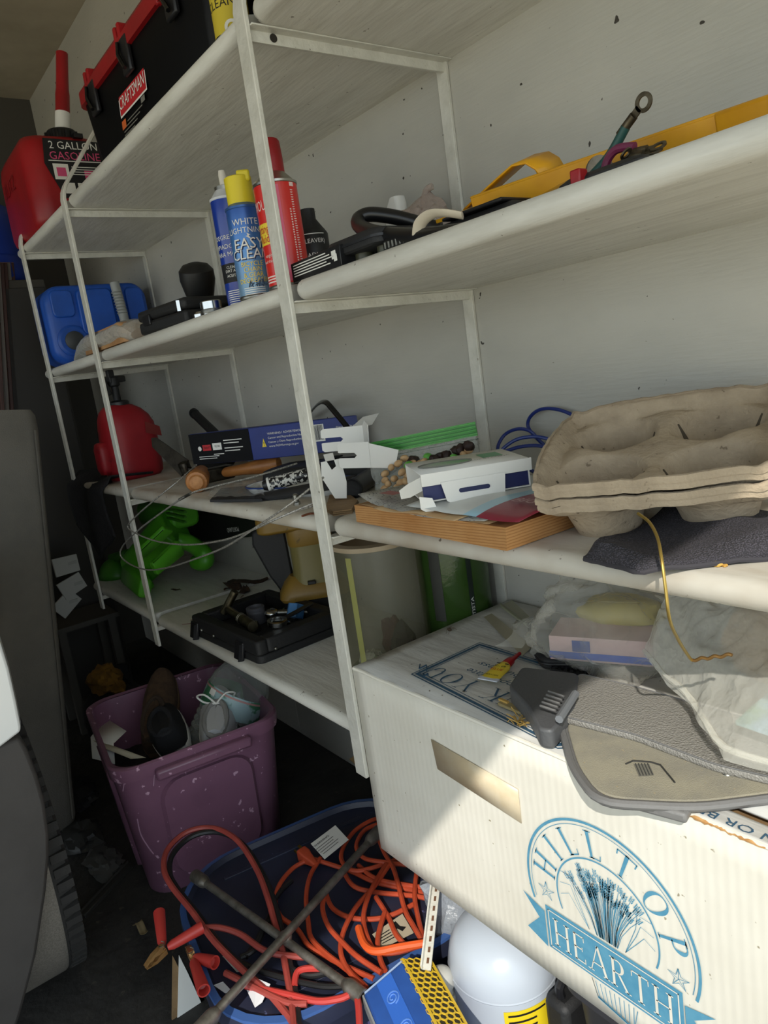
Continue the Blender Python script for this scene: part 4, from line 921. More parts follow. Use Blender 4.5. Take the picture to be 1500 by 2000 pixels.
# pulp drinks trays
pulp, t, p, tc = base('grey_pulp')
cc = noise_mix(t, tc, 'b3a28a', '9c8c76', 22, .35, .7); cc = noise_mix(t, tc, cc, '7c6d5a', 90, .68, .72, detail=2)
t.links.new(cc, p.inputs['Base Color']); p.inputs['Roughness'].default_value = .95
n = nd(t, 'ShaderNodeTexNoise'); n.inputs['Scale'].default_value = 160; n.inputs['Detail'].default_value = 5; t.links.new(tc.outputs['Object'], n.inputs['Vector'])
b = nd(t, 'ShaderNodeBump'); b.inputs['Strength'].default_value = .6; b.inputs['Distance'].default_value = .004; t.links.new(n.outputs[0], b.inputs['Height']); t.links.new(b.outputs[0], p.inputs['Normal'])
TS = .145
def smooth(a, b_, x): q = max(0, min(1, (x - a)/(b_ - a))); return q*q*(3 - 2*q)
def tray_h(a, b_):
    """height of the pulp sheet; a, b_ in -1..1"""
    x, y = a*TS, b_*TS
    # rounded square distance to the rim
    q = .035; dx, dy = max(abs(x) - (TS - q), 0), max(abs(y) - (TS - q), 0)
    e = q - math.hypot(dx, dy) if (dx or dy) else TS - max(abs(x), abs(y))
    e = min(e, TS - max(abs(x), abs(y)))
    h = -.021 * smooth(.006, .022, e)
    cup = 0
    for cx in (-.066, .066):
        for cy in (-.066, .066):
            r_ = math.hypot(x - cx, y - cy); cup = max(cup, 1 - smooth(.028, .061, r_))
    h -= .077 * cup
    h += .004 * math.exp(-(x*x + y*y)/(.03**2))
    for qx, qy in ((.105, 0), (-.105, 0), (0, .105), (0, -.105)): h += .008 * math.exp(-((x - qx)**2 + (y - qy)**2)/(.030**2)) * smooth(.006, .03, e)
    return h
def tray_pt(a, b_):
    # square grid pulled in to a rounded square outline
    x, y = a, b_; m = max(abs(x), abs(y))
    if m > 0:
        L_ = math.hypot(x, y)/m; s = 1 - (L_ - 1)/(math.sqrt(2) - 1)*.10*m**6; x *= s; y *= s
    return (x*TS, y*TS, tray_h(x, y) + .0015*noise.noise(V((x*9, y*9, 0))))
tO = V((-.655, -.005, 1.135)); tu_ = V((.9, .41, .05)).normalized(); tw_ = V((-.41, .86, .25)).normalized()
Mtray = frame(tO + tu_*TS*1.07 + tw_*TS, tu_, tw_) @ Matrix.Diagonal((1.07, 1, 1, 1))
NG = 72
def tray_mesh(): return MB().grid(NG, NG, lambda u, v: tray_pt(2*u - 1, 2*v - 1))
def rim_mesh(s):
    pts = []
    for k in range(4):
        for i in range(NG//2):
            q = 2*i/(NG//2) - 1; pts.append(tray_pt(*((q, -1), (1, q), (-q, 1), (-1, -q))[k]))
    return MB().loft([[(p[0]*k_, p[1]*k_, p[2] + z + .0018*noise.noise(V((p[0]*60, p[1]*60, s)))) for p in pts] for k_, z in ((.985, .003), (1.012, .003), (1.02, .000), (1.022, -.006), (1.012, -.0065), (1.0, -.002), (.985, .003))], (False, False))
tray0 = None
names = ('grey pulp drinks tray, top one of the stack by the book', 'grey pulp drinks tray, second from the top of the stack', 'grey pulp drinks tray, third from the top of the stack', 'grey pulp drinks tray, lowest of the stack, feet on the cloth')
for i in range(4):
    zoff = (0, -.0085, -.0205, -.029)[i]
    tilt = rot(x=(0, .0, .012, .015)[i], z=(0, .01, -.012, .005)[i])
    t_ = thing('drinks_tray', names[i], 'tray', M=Mtray @ tr((0, 0, zoff)) @ tilt, group='stacked pulp drinks trays')
    if i == 0:
        parts = [ob('pulp_sheet', tray_mesh(), pulp, t_, ang=80), ob('rim', rim_mesh(1.), pulp, t_, ang=60)]
        sm = mat('slit_dark', '4f4639', .95)
        for cx, cy, ds in ((-.066, -.066, ((-.055, 0), (.03, .03), (0, .035), (-.02, -.02), (.055, .0))), (.066, -.066, ((-.055, .0), (.02, -.02), (-.015, -.02), (.0, .03))), (-.066, .066, ((-.05, .01), (.052, .01), (.012, -.012))), (.066, .066, ((-.05, .02), (.052, .02)))):
            for dx, dy in ds:
                x0 = .25 if math.hypot(dx, dy) > .045 else 0
                P = [((cx + dx*q)/TS, (cy + dy*q)/TS) for q in [x0 + (1 - x0)*j/6 for j in range(7)]]
                ob('slit', MB().tube([(a*TS, b_*TS, tray_h(a, b_) + .002) for a, b_ in P], [.0012, .0036, .005, .0054, .005, .0036, .0012], 6, flat=.5), sm, t_)
    else:
        for q in parts:
            d_ = q.copy(); col.objects.link(d_); d_.parent = t_

# mesh cloth under the tray
m_mc, t, p, tc = base('dark_mesh_fabric')
ck = nd(t, 'ShaderNodeTexVoronoi'); ck.inputs['Scale'].default_value = 480; t.links.new(tc.outputs['Object'], ck.inputs['Vector'])
mx = nd(t, 'ShaderNodeMix', data_type='RGBA'); mx.inputs[6].default_value = lin('55515a'); mx.inputs[7].default_value = lin('343237')
r_ = nd(t, 'ShaderNodeMapRange'); r_.inputs[1].default_value = .2; r_.inputs[2].default_value = .55; t.links.new(ck.outputs['Distance'], r_.inputs[0]); t.links.new(r_.outputs[0], mx.inputs['Factor'])
t.links.new(mx.outputs[2], p.inputs['Base Color']); p.inputs['Roughness'].default_value = .9
b = nd(t, 'ShaderNodeBump'); b.inputs['Strength'].default_value = .8; b.inputs['Distance'].default_value = .003; b.invert = True; t.links.new(ck.outputs['Distance'], b.inputs['Height']); t.links.new(b.outputs[0], p.inputs['Normal'])
o_ = PZ(1300, 1080, Z); cl = thing('mesh_cloth', 'dark grey mesh cloth spread under the drinks trays', 'cloth', o_)
C4 = [PZ(1142, 1098, Z) - o_, PZ(1250, 1124, Z) - o_, PZ(1600, 1085, Z) - o_, PZ(1600, 1030, Z) - o_, PZ(1330, 1000, Z) - o_]
def mc(u, v):
    f0 = C4[0].lerp(C4[1], min(1, u*3)) if u < 1/3 else C4[1].lerp(C4[2], (u - 1/3)*1.5)
    f1 = C4[0].lerp(C4[4], min(1, u*1.6)) if u < .625 else C4[4].lerp(C4[3], (u - .625)/.375)
    p = f0.lerp(f1, v); e = smooth(0, .12, v)*smooth(0, .1, u)
    return (p.x, p.y, .004 + .012*e + .008*e*math.sin(9*u + 2*v) + .004*noise.noise(V((u*8, v*5, 2))))
ob('fabric', MB().grid(40, 16, mc), m_mc, cl, ang=80, solid=.004)
ob('hem', MB().tube([mc(u/20, 0) for u in range(21)], .003, 6), mat('mesh_hem', '3a383d', .9), cl)
o_ = PZ(1400, 1106, Z)
cr_ = thing('crumb', 'tan crumb on the shelf edge in front of the mesh cloth', 'crumb', o_ + V((0, .0, 0)))
ob('piece', lump((0, 0, 0), (.007, .005, .004), 2.2, .4, 6), mat('crumb_tan', 'c9a04c', .8), cr_); ob('chip', lump((.008, .002, 0), (.003, .003, .002), 5.2, .4, 5), mat('crumb_tan_b', 'b98d40', .8), cr_)
# brass wire from the tray to the box
gw = thing('brass_wire', 'thin brass wire hanging from the drinks trays down to the plastic bag', 'wire', (-.44, -.02, .77)); o_ = V((-.44, -.02, .77))
pts = [(1246, 1003, .03), (1268, 1020, .02), (1284, 1050, .0), (1292, 1090, -.025), (1300, 1150, -.035), (1308, 1210, -.03), (1325, 1250, .02), (1345, 1282, .07), (1352, 1290, .08)]
brass = mat('brass_wire', 'b59b54', .35, .8)
ob('wire', MB().tube(spl([PY(*q) - o_ for q in pts], 6), .0019, 8), brass, gw)
tws = [(1352 + 6*i, 1289 - .8*i + 2*math.sin(i*1.5), .08) for i in range(14)]
ob('twisted_end', MB().tube(spl([PY(*q) - o_ for q in tws], 3), .0022, 7), mat('copper_wire', '8c6a3c', .4, .7), gw)

# ================================================================== lowest shelf
Z = T4
lime = mat('lime_plastic', '52a424', .38, c2='47951f', scale=6); lime_d = mat('lime_plastic_dark', '336f17', .45)
o_ = V((-2.62, .18, Z))
sw = thing('chainsaw', 'lime green electric chainsaw lying on the lowest shelf, black bar to the right', 'chainsaw', o_)
def obox(a, b_, w0, h0, w1, h1, up=(0, 0, 1), r=.3):
    a, b_ = V(a), V(b_); d = (b_ - a); L_ = d.length; M = frame(a, d, V(up)) ; rings = []
    for t_, w, h in ((0, w0*.85, h0*.85), (.04, w0, h0), (.96, w1, h1), (1, w1*.85, h1*.85)):
        rings.append([(L_*t_, y, z) for y, z in rrect(w, h, min(w, h)*r, 3)])
    return MB().loft(rings, M=M)
def p_(x, y, d): return PY(x, y, d) - o_
ob('housing', obox(p_(262, 1118, .10), p_(345, 1028, .24), .12, .13, .13, .16, (.4, -1, .5)), lime, sw, bevel=.004)
ob('housing_panel', obox(p_(272, 1085, .05), p_(328, 1032, .14), .05, .02, .05, .02, (.4, -1, .4)), lime, sw, bevel=.003)
ob('housing_panel', obox(p_(300, 1112, .04), p_(352, 1068, .16), .05, .02, .06, .02, (.4, -1, .4)), lime, sw, bevel=.003)
ob('rear_cover', MB().ball(p_(228, 1128, .10), (.085, .07, .085), 10), lime_d, sw)
ob('rear_knob', obox(p_(222, 1090, .12), p_(250, 1082, .12), .04, .05, .04, .05), lime_d, sw, bevel=.006)
ob('trigger_lobe', obox(p_(250, 1120, .06), p_(284, 1150, .04), .055, .075, .045, .07, (0, -1, .3)), lime, sw, bevel=.008)
ob('trigger_lobe', obox(p_(275, 1128, .10), p_(290, 1152, .10), .05, .06, .04, .05, (0, -1, .3)), lime, sw, bevel=.008)
ob('top_cover', obox(p_(290, 1000, .26), p_(362, 1006, .28), .10, .10, .10, .12, (0, 0, 1)), lime, sw, bevel=.006)
for i in range(3): ob('vent_rib', obox(p_(322 + 3*i, 993 + 9*i, .215), p_(362, 1000 + 10*i, .215), .008, .012, .008, .012), lime_d, sw)
ob('hand_guard', MB().tube(spl([p_(345, 1055, .2), p_(368, 1060, .24), p_(388, 1072, .28), p_(402, 1085, .3), p_(400, 1098, .29), p_(380, 1098, .27)], 5), [.026, .030, .030, .03] + [.031]*20 + [.026]*2, 10), lime, sw)
bar_m = mat('bar_black', '161617', .5, c2='1f1f1f', scale=30)
pb_ = [PY(x, y, .40) - o_ for x, y in ((345, 985), (400, 990), (620, 1008), (600, 1034), (480, 1049), (413, 1055), (352, 1060))]
Mb = frame((0, .22, 0), (1, 0, 0), (0, 0, 1))
bar = ob('guide_bar_cover', MB().prism([(p.x, p.z) for p in pb_], -.006, .010, Mb), bar_m, sw, bevel=.003)
a, b_ = PY(464, 1029, .385) - o_, PY(408, 1037, .385) - o_
Mt = frame((a.x, .2085, a.z + .035), (-1, 0, .06), (0, 0, -1)); Mt = Mt @ rot(y=0)
lb = MB(); lay(lb, 'PORTLAND', .024, frame((a.x, .2065, a.z), (b_ - a).normalized(), (.0, 0, -1)), 0, 0, .0, wide=.85, align='l')
ob('lettering', lb, mat('print_grey', 'e0e0dc', .6), sw, ang=0)

for c_ in sw.children:
    for v_ in c_.data.vertices: v_.co.z = max(v_.co.z, .002)

# open socket case
K = V((-1.633, .022, Z)); v_ = V((-.40, -.012, 0)); u_ = V((-.045, .27, 0))
sc_ = thing('socket_case', 'open black socket set case with loose tools inside', 'tool case', M=frame(K, -v_, V((0, 0, 1)).cross(-v_)))
LW, LD, LH = .40, .27, .062
def shell(x0, x1, y0, y1, z0, z1, r=.02): return MB().loft([[((x0+x1)/2 + x, (y0+y1)/2 + y, z) for x, y in rrect(x1-x0, y1-y0, r, 4)] for z in (z0, z1)])
ob('base', shell(-LW, 0, 0, LD, 0, .022), blk_m, sc_, bevel=.004)
fr = MB()
for x0, x1, y0, y1 in ((-LW, 0, 0, .035), (-LW, 0, LD - .035, LD), (-LW, -LW + .04, .03, LD - .03), (-.045, 0, .03, LD - .03)): fr.add(*(lambda m: (m.v, m.f))(shell(x0, x1, y0, y1, .0225, LH, .012)))
for i, (x0, x1, y0, y1) in enumerate(((-LW, 0, 0, .035), (-LW, 0, LD - .035, LD), (-LW, -LW + .04, .03, LD - .03), (-.045, 0, .03, LD - .03))): ob('rim_wall', shell(x0, x1, y0, y1, .0225, LH, .012), blk_m, sc_, bevel=.005)
for x in (-.095, -.375):
    l_ = ob('latch', MB().box((x, -.010, .020), (.045, .010, .05), rot(x=-.25)), blk, sc_, bevel=.003); ob('latch_rib', MB().box((x + .02, -.018, .018), (.004, .01, .045), rot(x=-.25)), blk, l_)
for x, y in ((-.33, -.002), (-.25, -.003)): ob('rivet', MB().ball((x, y, .03), .005, 5), steel, sc_)
ob('rivet', MB().ball((.003, .05, .03), .005, 5), steel, sc_)
MS = MW[sc_.name]
def inc(x, y, z): return MS @ V((x, y, z))
oldst = mat('old_steel', '8a8168', .35, 1, c2='5d5645', scale=40)
o2 = inc(-.25, .075, .058)
tl_ = thing('extension_bar', 'steel T-handled extension bar across the socket case', 'extension bar', o2)
a, b_ = inc(-.325, .085, .068) - o2, inc(-.115, .055, .064) - o2
ob('shaft', MB().tube([a, a*.5 + b_*.5], .011, 14), oldst, tl_); ob('socket_end', MB().tube([a*.5 + b_*.5, b_], .015, 14), oldst, tl_)
for q in (.44, .40): ob('groove', MB().tube([a*q + b_*(1-q), a*(q-.012) + b_*(1-q+.012)], .0157, 14), silver, tl_)
ob('cross_head', MB().tube([a + V((-.008, -.01, -.012)), a + V((.022, .025, .05))], .012, 14), oldst, tl_)
gp = mat('grey_plastic', '54545a', .5)
o2 = inc(-.245, .135, .023)
so_ = thing('socket', 'wide dark grey socket standing in the open case', 'socket', o2)
ob('sleeve', MB().lathe([(.024, 0), (.027, .004), (.027, .048), (.024, .050), (.019, .050), (.018, .02), (.001, .02)], 24), gp, so_); ob('band', MB().lathe([(.0272, .03), (.0278, .032), (.0278, .036), (.0272, .038)], 24), gp, so_)
o2 = inc(-.13, .19, .03)
bk_ = thing('square_cup', 'small blue square plastic cup in the open case', 'cup', M=tr(o2) @ rot(x=-.5, z=.4)); bq = mat('light_blue_plastic', '4b83b9', .45)
for i, (x, y, dx, dy) in enumerate(((0, .015, .034, .004), (0, -.015, .034, .004), (.015, 0, .004, .034), (-.015, 0, .004, .034))): ob('cup_wall', MB().box((x, y, .03), (dx, dy, .04)), bq, bk_)
ob('cup_floor', MB().box((0, 0, .012), (.034, .034, .004)), bq, bk_)
o2 = inc(-.06, .10, .066)
rw = thing('ring_spanner', 'bright ring spanner resting on the near rim of the case', 'spanner', M=tr(o2) @ rot(x=.1, z=1.9))
ob('ring_end', MB().lathe([(.019, 0), (.027, .001), (.027, .013), (.019, .014), (.018, .007)], 24, cap=(False, False)), chrome, rw); ob('shank', MB().box((.085, 0, .007), (.12, .016, .006)), blk, rw, bevel=.002)
o2 = inc(-.20, .16, .04)
rt = thing('ratchet', 'chrome ratchet head among the tools in the case', 'ratchet', M=tr(o2) @ rot(z=.9))
ob('head', MB().ball((0, 0, .012), (.022, .022, .014), 8), chrome, rt); ob('shaft', MB().tube([(.02, 0, .012), (.13, 0, .0)], .008, 10), steel, rt)
for i, (x, y) in enumerate(((-.18, .10), (-.16, .21), (-.10, .215), (-.095, .14), (-.22, .21))):
    o2 = inc(x, y, .023); s2 = thing('small_socket', ('small chrome socket beside the extension bar', 'small chrome socket at the back of the case', 'small chrome socket behind the blue cup', 'small chrome socket in front of the blue cup', 'small chrome socket in the far corner of the case')[i], 'socket', M=tr(o2) @ rot(x=(.3, 0, 1.2, .2, 1.3)[i], z=i), group='small sockets in the open case')
    ob('sleeve', MB().lathe([(.010, 0), (.0115, .002), (.0115, .028), (.009, .030), (.007, .030), (.007, .01), (.001, .01)], 14), chrome, s2)

# mustard power sander
mus = mat('mustard_plastic', '967530', .45, c2='856728', scale=7, dirt=('5d4b23', 30, .68, .74))
sn = thing('palm_sander', 'mustard yellow palm sander standing upright with a black pad', 'sander', M=cylframe((-1.87, .335, Z)) @ rot(y=0))
# local: Y up, Z to the camera
ob('base', MB().loft([[(x + .01, y, z) for x, z in rrect(w, w*.72, .03, 4)] for y, w in ((0.06, .20), (.07, .21), (.085, .20), (.11, .17), (.13, .13))]), mus, sn)
ob('skirt', MB().loft([[(x + .01, y, z) for x, z in rrect(w, w*.72, .02, 4)] for y, w in ((0.0, .17), (.058, .19))]), blk_m, sn)
ob('column', MB().loft([[(x + .02, y, z) for x, z in rrect(w, w*.95, .035, 5)] for y, w in ((.10, .135), (.16, .125), (.222, .125))]), mat('mustard_pale', '7a7040', .4), sn)
ob('collar', MB().loft([[(x + .02, y, z) for x, z in rrect(w, w*.95, .035, 5)] for y, w in ((.22, .128), (.225, .132), (.285, .135), (.30, .12))]), mus, sn)
hd = ob('head', MB().loft([[(x - .018, y, z) for x, z in rrect(w, d_, .03, 5)] for y, w, d_ in ((.268, .20, .12), (.275, .22, .135), (.315, .22, .135), (.33, .17, .11), (.334, .1, .07))]), mus, sn, bevel=.004)
for i in range(5): ob('vent_slot', MB().box((.0 + .018*i, .333, .03), (.006, .008, .05), rot(z=-.12)), mat('vent_dark', '4a3c1c', .7), hd)
ob('switch', MB().box((.055, .277, .066), (.018, .018, .008)), blk, sn, bevel=.002); ob('switch', MB().box((.005, .112, .068), (.024, .010, .02)), blk, sn, bevel=.002)
ob('black_pad', MB().prism([(-.145, .27), (-.12, .285), (-.05, .27), (-.045, .07), (-.075, .05), (-.115, .13), (-.15, .235)], -.04, .0), blk_m, sn, bevel=.006)

leafm = mat('dry_leaf', '3a2a20', .9, c2='4f3a2a', scale=50)
for i, (x, y, s_, lab) in enumerate(((455, 1147, 1.2, 'dry brown leaf lying furthest left behind the socket case'), (490, 1140, 1.3, 'curled dry brown leaf next to the black sander pad'), (478, 1157, .9, 'dry brown leaf fragment nearest the socket case'), (343, 1154, .35, 'tiny black leaf speck alone on the lowest shelf'), (447, 1152, .5, 'tiny leaf scrap left of the dry leaves'), (520, 1170, 1.1, 'dry leaf pushed under the black sander pad'))):
    o2 = PZ(x, y, Z + .001); lf_ = thing('dry_leaf', lab, 'leaf', M=tr(o2) @ rot(z=i*1.3))
    ob('blade', MB().grid(5, 4, lambda u, v: ((u-.5)*.10*s_, (v-.5)*.045*s_*math.sin(PI*(.12+.8*u)), .004 + .012*s_*abs(v-.5) + .008*s_*math.sin(5*u + i))), leafm, lf_, solid=.0008); ob('stem', MB().tube([(-.05*s_, 0, .004), (-.07*s_, .01*s_, .002)], .001, 5), leafm, lf_)

# clear canister with crumpled scraps, green canister behind it
jc = PY(748, 1180, .21)
cx = thing('clear_canister', 'tall clear plastic canister with scraps in it behind the upright', 'canister', (jc.x, .21, Z), (0, 0, .6))
clearf = film('scratched_clear_plastic', '6a6752', .46, .12, .15, 200, .35)
R = .103; Hj = .325
ob('wall', MB().lathe([(R*.93, .004), (R*.97, .012), (R, .05), (R, Hj - .02), (R*.97, Hj)], 40, cap=(True, False)), clearf, cx)
ob('base_rim', MB().lathe([(R*.96, .0), (R*.99, .004), (R*.97, .012), (R*.94, .008)], 40, cap=(False, False)), film('rim_clear', 'b9b9a4', .6, .15, 0), cx)
ob('lid', MB().lathe([(R*.985, Hj - .01), (R*.985, Hj), (R*.82, Hj + .002), (R*.80, Hj - .014), (R*.78, Hj - .016), (R*.55, Hj - .016), (.001, Hj - .016)], 40, cap=(False, False)), mat('tan_lid', 'a8977c', .4), cx)
strap_ = film('yellowed_tape', 'b9b86a', .55, .3, .1, 60, .2)
ob('tape_strip', MB().grid(2, 8, lambda u, v: (math.cos(-1.9 + .14*u)*(R + .0008), math.sin(-1.9 + .14*u)*(R + .0008), .01 + (Hj - .03)*v)), strap_, cx)
ob('scratches', MB().tube(spl([(math.cos(-2.45 + .03*math.sin(i*2.1))*(R + .0005), math.sin(-2.45 + .03*math.sin(i*2.1))*(R + .0005), .06 + .012*i) for i in range(8)], 2), .0006, 4), mat('scratch_white', 'b9b8ae', .5), cx)
for i, (x, y, c_, lab) in enumerate(((-.03, -.03, 'cfcfb9', 'pale crumpled paper scrap at the bottom of the clear canister'), (.02, -.04, 'a9b58a', 'greenish crumpled scrap at the bottom of the clear canister'), (.035, .02, '3c3436', 'dark crumpled scrap standing in the clear canister'), (-.03, .035, '5d3438', 'dark red scrap at the back of the clear canister'))):
    s2 = thing('paper_scrap', lab, 'scrap', (jc.x + x, .21 + y, Z + .014)); h = .022 if i < 2 else .06
    ob('crumple', lump((0, 0, 0), (.032, .028, h), 5 + i*3.1, .4, 9), mat('scrap_%d' % i, c_, .85), s2, ang=20); ob('fold', lump((.012, .01, h*.7), (.012, .01, .012), 8 + i, .4, 6), mat('scrap_fold_%d' % i, c_, .9), s2, ang=20)
gx = thing('green_canister', 'green tinted clear bottle with lettering down its side behind the clear canister', 'bottle', M=cylframe((-1.238, .362, Z)))
R = .082
ob('wall', MB().lathe([(R*.95, 0), (R, .01), (R, .30), (R*.9, .335), (R*.4, .36)], 40, UPY), film('green_clear', '34501f', .85, .18, .06, 60, .15), gx)
lb = MB(); patch(lb, .030, .042, .01, .31, Matrix(), .0006, R); ob('label_strip', lb, mat('strip_black', '14201a', .5), gx)
lb = MB(); Mv = Matrix()
vs, fs = txt('STEEL DE ARTISTA', .0165); x0 = min(q[0] for q in vs)
lb.add([(math.sin((.0395 - (b2)*.62)/R*1.0 + 0)*(R + .001), .035 + (a2 - x0), math.cos((.0395 - b2*.62)/R)*(R + .001)) for a2, b2 in vs], fs); ob('lettering', lb, white_pr, gx, ang=0)
lb = MB(); patch(lb, -.055, -.028, .12, .30, Matrix(), .0008, R); ob('dark_label', lb, mat('label_dark_grey', '34352f', .6), gx)

# red paint scuffs on the board
for a_, b2, c2_ in (((372, 1212), (420, 1190), 9), ((440, 1180), (515, 1158), 6), ((355, 1220), (390, 1215), 7)):
    q0, q1 = PZ(*a_, Z + .0004), PZ(*b2, Z + .0004); dn = (q1 - q0).orthogonal().normalized(); dn = V((-(q1-q0).y, (q1-q0).x, 0)).normalized()*.0012*c2_
    ob('red_scuff', MB().add([q0 - dn*.3, q0.lerp(q1, .5) - dn*.6, q1 - dn*.2, q1 + dn*.3, q0.lerp(q1, .45) + dn*.5, q0 + dn*.4], [(0,1,2,3,4,5)]), mat('red_scuff_paint', 'a98084', .7), SHELFOBJ[(0, 0)], world=True)

# ================================================================== the big white carton
BX0, BX1, BD, BZ0, BZ1 = -1.150, .10, .44, .354, .754
wbx, t, p, tc = base('white_corrugated_board')
cc = noise_mix(t, tc, 'e6e2d6', 'd8d3c5', 4, .35, .7); cc = noise_mix(t, tc, cc, 'a0967f', 70, .72, .75, detail=2); t.links.new(cc, p.inputs['Base Color']); p.inputs['Roughness'].default_value = .7
wv = nd(t, 'ShaderNodeTexWave'); wv.bands_direction = 'X'; wv.inputs['Scale'].default_value = 24; wv.inputs['Distortion'].default_value = .6; t.links.new(tc.outputs['Object'], wv.inputs['Vector'])
nz = nd(t, 'ShaderNodeTexNoise'); nz.inputs['Scale'].default_value = 30; t.links.new(tc.outputs['Object'], nz.inputs['Vector'])
mu = nd(t, 'ShaderNodeMath', operation='MULTIPLY'); t.links.new(wv.outputs[0], mu.inputs[0]); t.links.new(nz.outputs[0], mu.inputs[1])
b = nd(t, 'ShaderNodeBump'); b.inputs['Strength'].default_value = .07; b.inputs['Distance'].default_value = .005; t.links.new(mu.outputs[0], b.inputs['Height']); t.links.new(b.outputs[0], p.inputs['Normal'])
wtop = mat('white_box_top', 'd3d2cd', .6, c2='c2c0ba', scale=6, lo=.4, hi=.7, bump=.35, bscale=9, stretch=(1, 4, 1), dirt=('7d7466', 60, .69, .73))
ink = mat('blue_ink', '4f8fae', .6, c2='5d9ab6', scale=40); ink_d = mat('navy_ink', '34556f', .6, c2='41657f', scale=40)
bxo = thing('bread_carton', 'big white corrugated carton with a blue bakery emblem on its front', 'carton', (BX0, 0, BZ0))
bl, bh = BX1 - BX0, BZ1 - BZ0
fp = ob('front_panel', MB().grid(40, 10, lambda u, v: (bl*u, .0006*math.sin(PI*v)*math.sin(3*PI*u), bh*v)), wbx, bxo, solid=.004)
ob('left_panel', MB().box((.002, BD/2, bh/2), (.004, BD, bh - .001)), wbx, bxo); ob('right_panel', MB().box((bl - .002, BD/2, bh/2), (.004, BD, bh - .001)), wbx, bxo)
ob('back_panel', MB().box((bl/2, BD - .002, bh/2), (bl, .004, bh)), wbx, bxo); ob('bottom_panel', MB().box((bl/2, BD/2, .002), (bl - .002, BD - .002, .004)), wbx, bxo)
def topf(y0, y1, x0, x1, sag=.004): return MB().grid(24, 8, lambda u, v: (x0 + (x1-x0)*u, y0 + (y1-y0)*v, bh + .001 - sag*math.sin(PI*u)*math.sin(PI*min(1, v*.9)) + .0015*noise.noise(V((u*14, v*5, 2)))))
gp_x = .66
ob('top_flap', topf(0, BD, 0, gp_x), wtop, bxo, solid=.004); ob('top_flap', topf(0, .030, gp_x, bl, .001), wtop, bxo, solid=.004); ob('top_flap', topf(.044, BD, gp_x, bl), wtop, bxo, solid=.004)
ob('inner_flap', MB().box(((gp_x + bl)/2, .04, bh - .012), (bl - gp_x, .08, .003)), card, bxo)
ob('edge_roll', MB().tube([(x/30*bl, .001 + .001*noise.noise(V((x*.9, 1, 0))), bh - .001 + .0015*noise.noise(V((x*.7, 0, 0)))) for x in range(31)], .004, 8), wbx, bxo)
torn = mat('torn_board', 'c79a63', .9, c2='b07f49', scale=60)
o2 = V((BX0, 0, BZ0))
te = [PY(x, y, -.001) - o2 for x, y in ((1193, 1563), (1240, 1585), (1300, 1613), (1340, 1636), (1400, 1668), (1440, 1690), (1500, 1722))]
sp_ = spl(te, 10); ob('torn_edge', MB().tube([V((q.x, -.002, bh - .001 - .003*abs(noise.noise(V((i*.8, 3, 0)))))) for i, q in enumerate(sp_)], [.0012 + .0045*abs(noise.noise(V((i*.45, 0, 7)))) for i in range(len(sp_))], 6), torn, bxo)
tp4 = [PY(x, y, 0) - o2 for x, y in ((845, 1442), (1015, 1540), (1022, 1606), (858, 1500))]
ob('packing_tape', MB().add([(q.x, -.004, q.z) for q in tp4], [(3,2,1,0)]), mat('tan_tape', 'd6c7ab', .35, c2='ccb998', scale=18), bxo, solid=.0006)
# emblem
LX, LZ = -.5815, .530
M = frame((LX - BX0, -.0035, LZ - BZ0), (1, 0, 0), (0, 0, 1))
def ring(r0, r1, a0, a1, n=64, mb=None):
    mb = mb or MB(); P = []
    for i in range(n + 1):
        a = math.radians(a0 + (a1 - a0)*i/n)
        for r_ in (r0, r1): P.append((r_*math.cos(a), r_*math.sin(a), .001))
    return mb.add(P, [(2*i, 2*i+1, 2*i+3, 2*i+2) for i in range(n)], M)
em = ring(.1385, .1425, -18, 198); ring(.1335, .1345, -16, 196, 64, em)
E_ = ob('emblem_outline', em, ink, bxo, ang=0)
em = ring(.083, .0855, -22, 202); ob('emblem_inner_ring', em, ink, bxo, ang=0)
lb = MB(); rm = .107; size = .041; gap = .50; wd = serif_w('HILLTOP', size, gap) - gap*size; a0 = PI/2 + wd/rm/2 - .02
serif(lb, 'HILLTOP', size, lambda x, y: M @ V((((.0885 + y)*math.cos(a0 - x/rm)), (.0885 + y)*math.sin(a0 - x/rm), .001)), 1.0, gap)
ob('lettering', lb, ink, bxo, ang=0)
bnd = [(-.113, -.119), (.114, -.119), (.114, -.044), (-.113, -.044)]
lb = MB().add([(x, y, .0012) for x, y in bnd], [(0,1,2,3)], M); R_ = ob('ribbon', lb, ink, bxo, ang=0)
for s in (-1, 1): ob('ribbon_tail', MB().add([(s*.158, -.044 + (s > 0)*-.008, .001), (s*.116, -.058 - (s > 0)*.004, .001), (s*.116, -.122, .001), (s*.156, -.108 - (s > 0)*.004, .001), (s*.128, -.076, .001)], [(0,1,2,3,4)], M), ink, bxo, ang=0)
wl = MB()
for x0, x1, y0, y1 in ((-.108, .109, -.0505, -.0487), (-.108, .109, -.1145, -.1127), (-.108, -.1062, -.1145, -.0487), (.1072, .109, -.1145, -.0487)): patch(wl, x0, x1, y0, y1, M, .0022)
ob('ribbon_border', wl, wbx, R_, ang=0)
lb = MB(); w_h = serif_w('H', .0455); tot = serif_w('HEARTH', .0415, .07)
serif(lb, 'HEARTH', .0415, lambda x, y: M @ V((x - tot/2 + .002, -.1055 + y*1.12, .0024)), .85, .07)
ob('lettering', lb, wbx, R_, ang=0)
rw_ = random.Random(3); wh_ = MB()
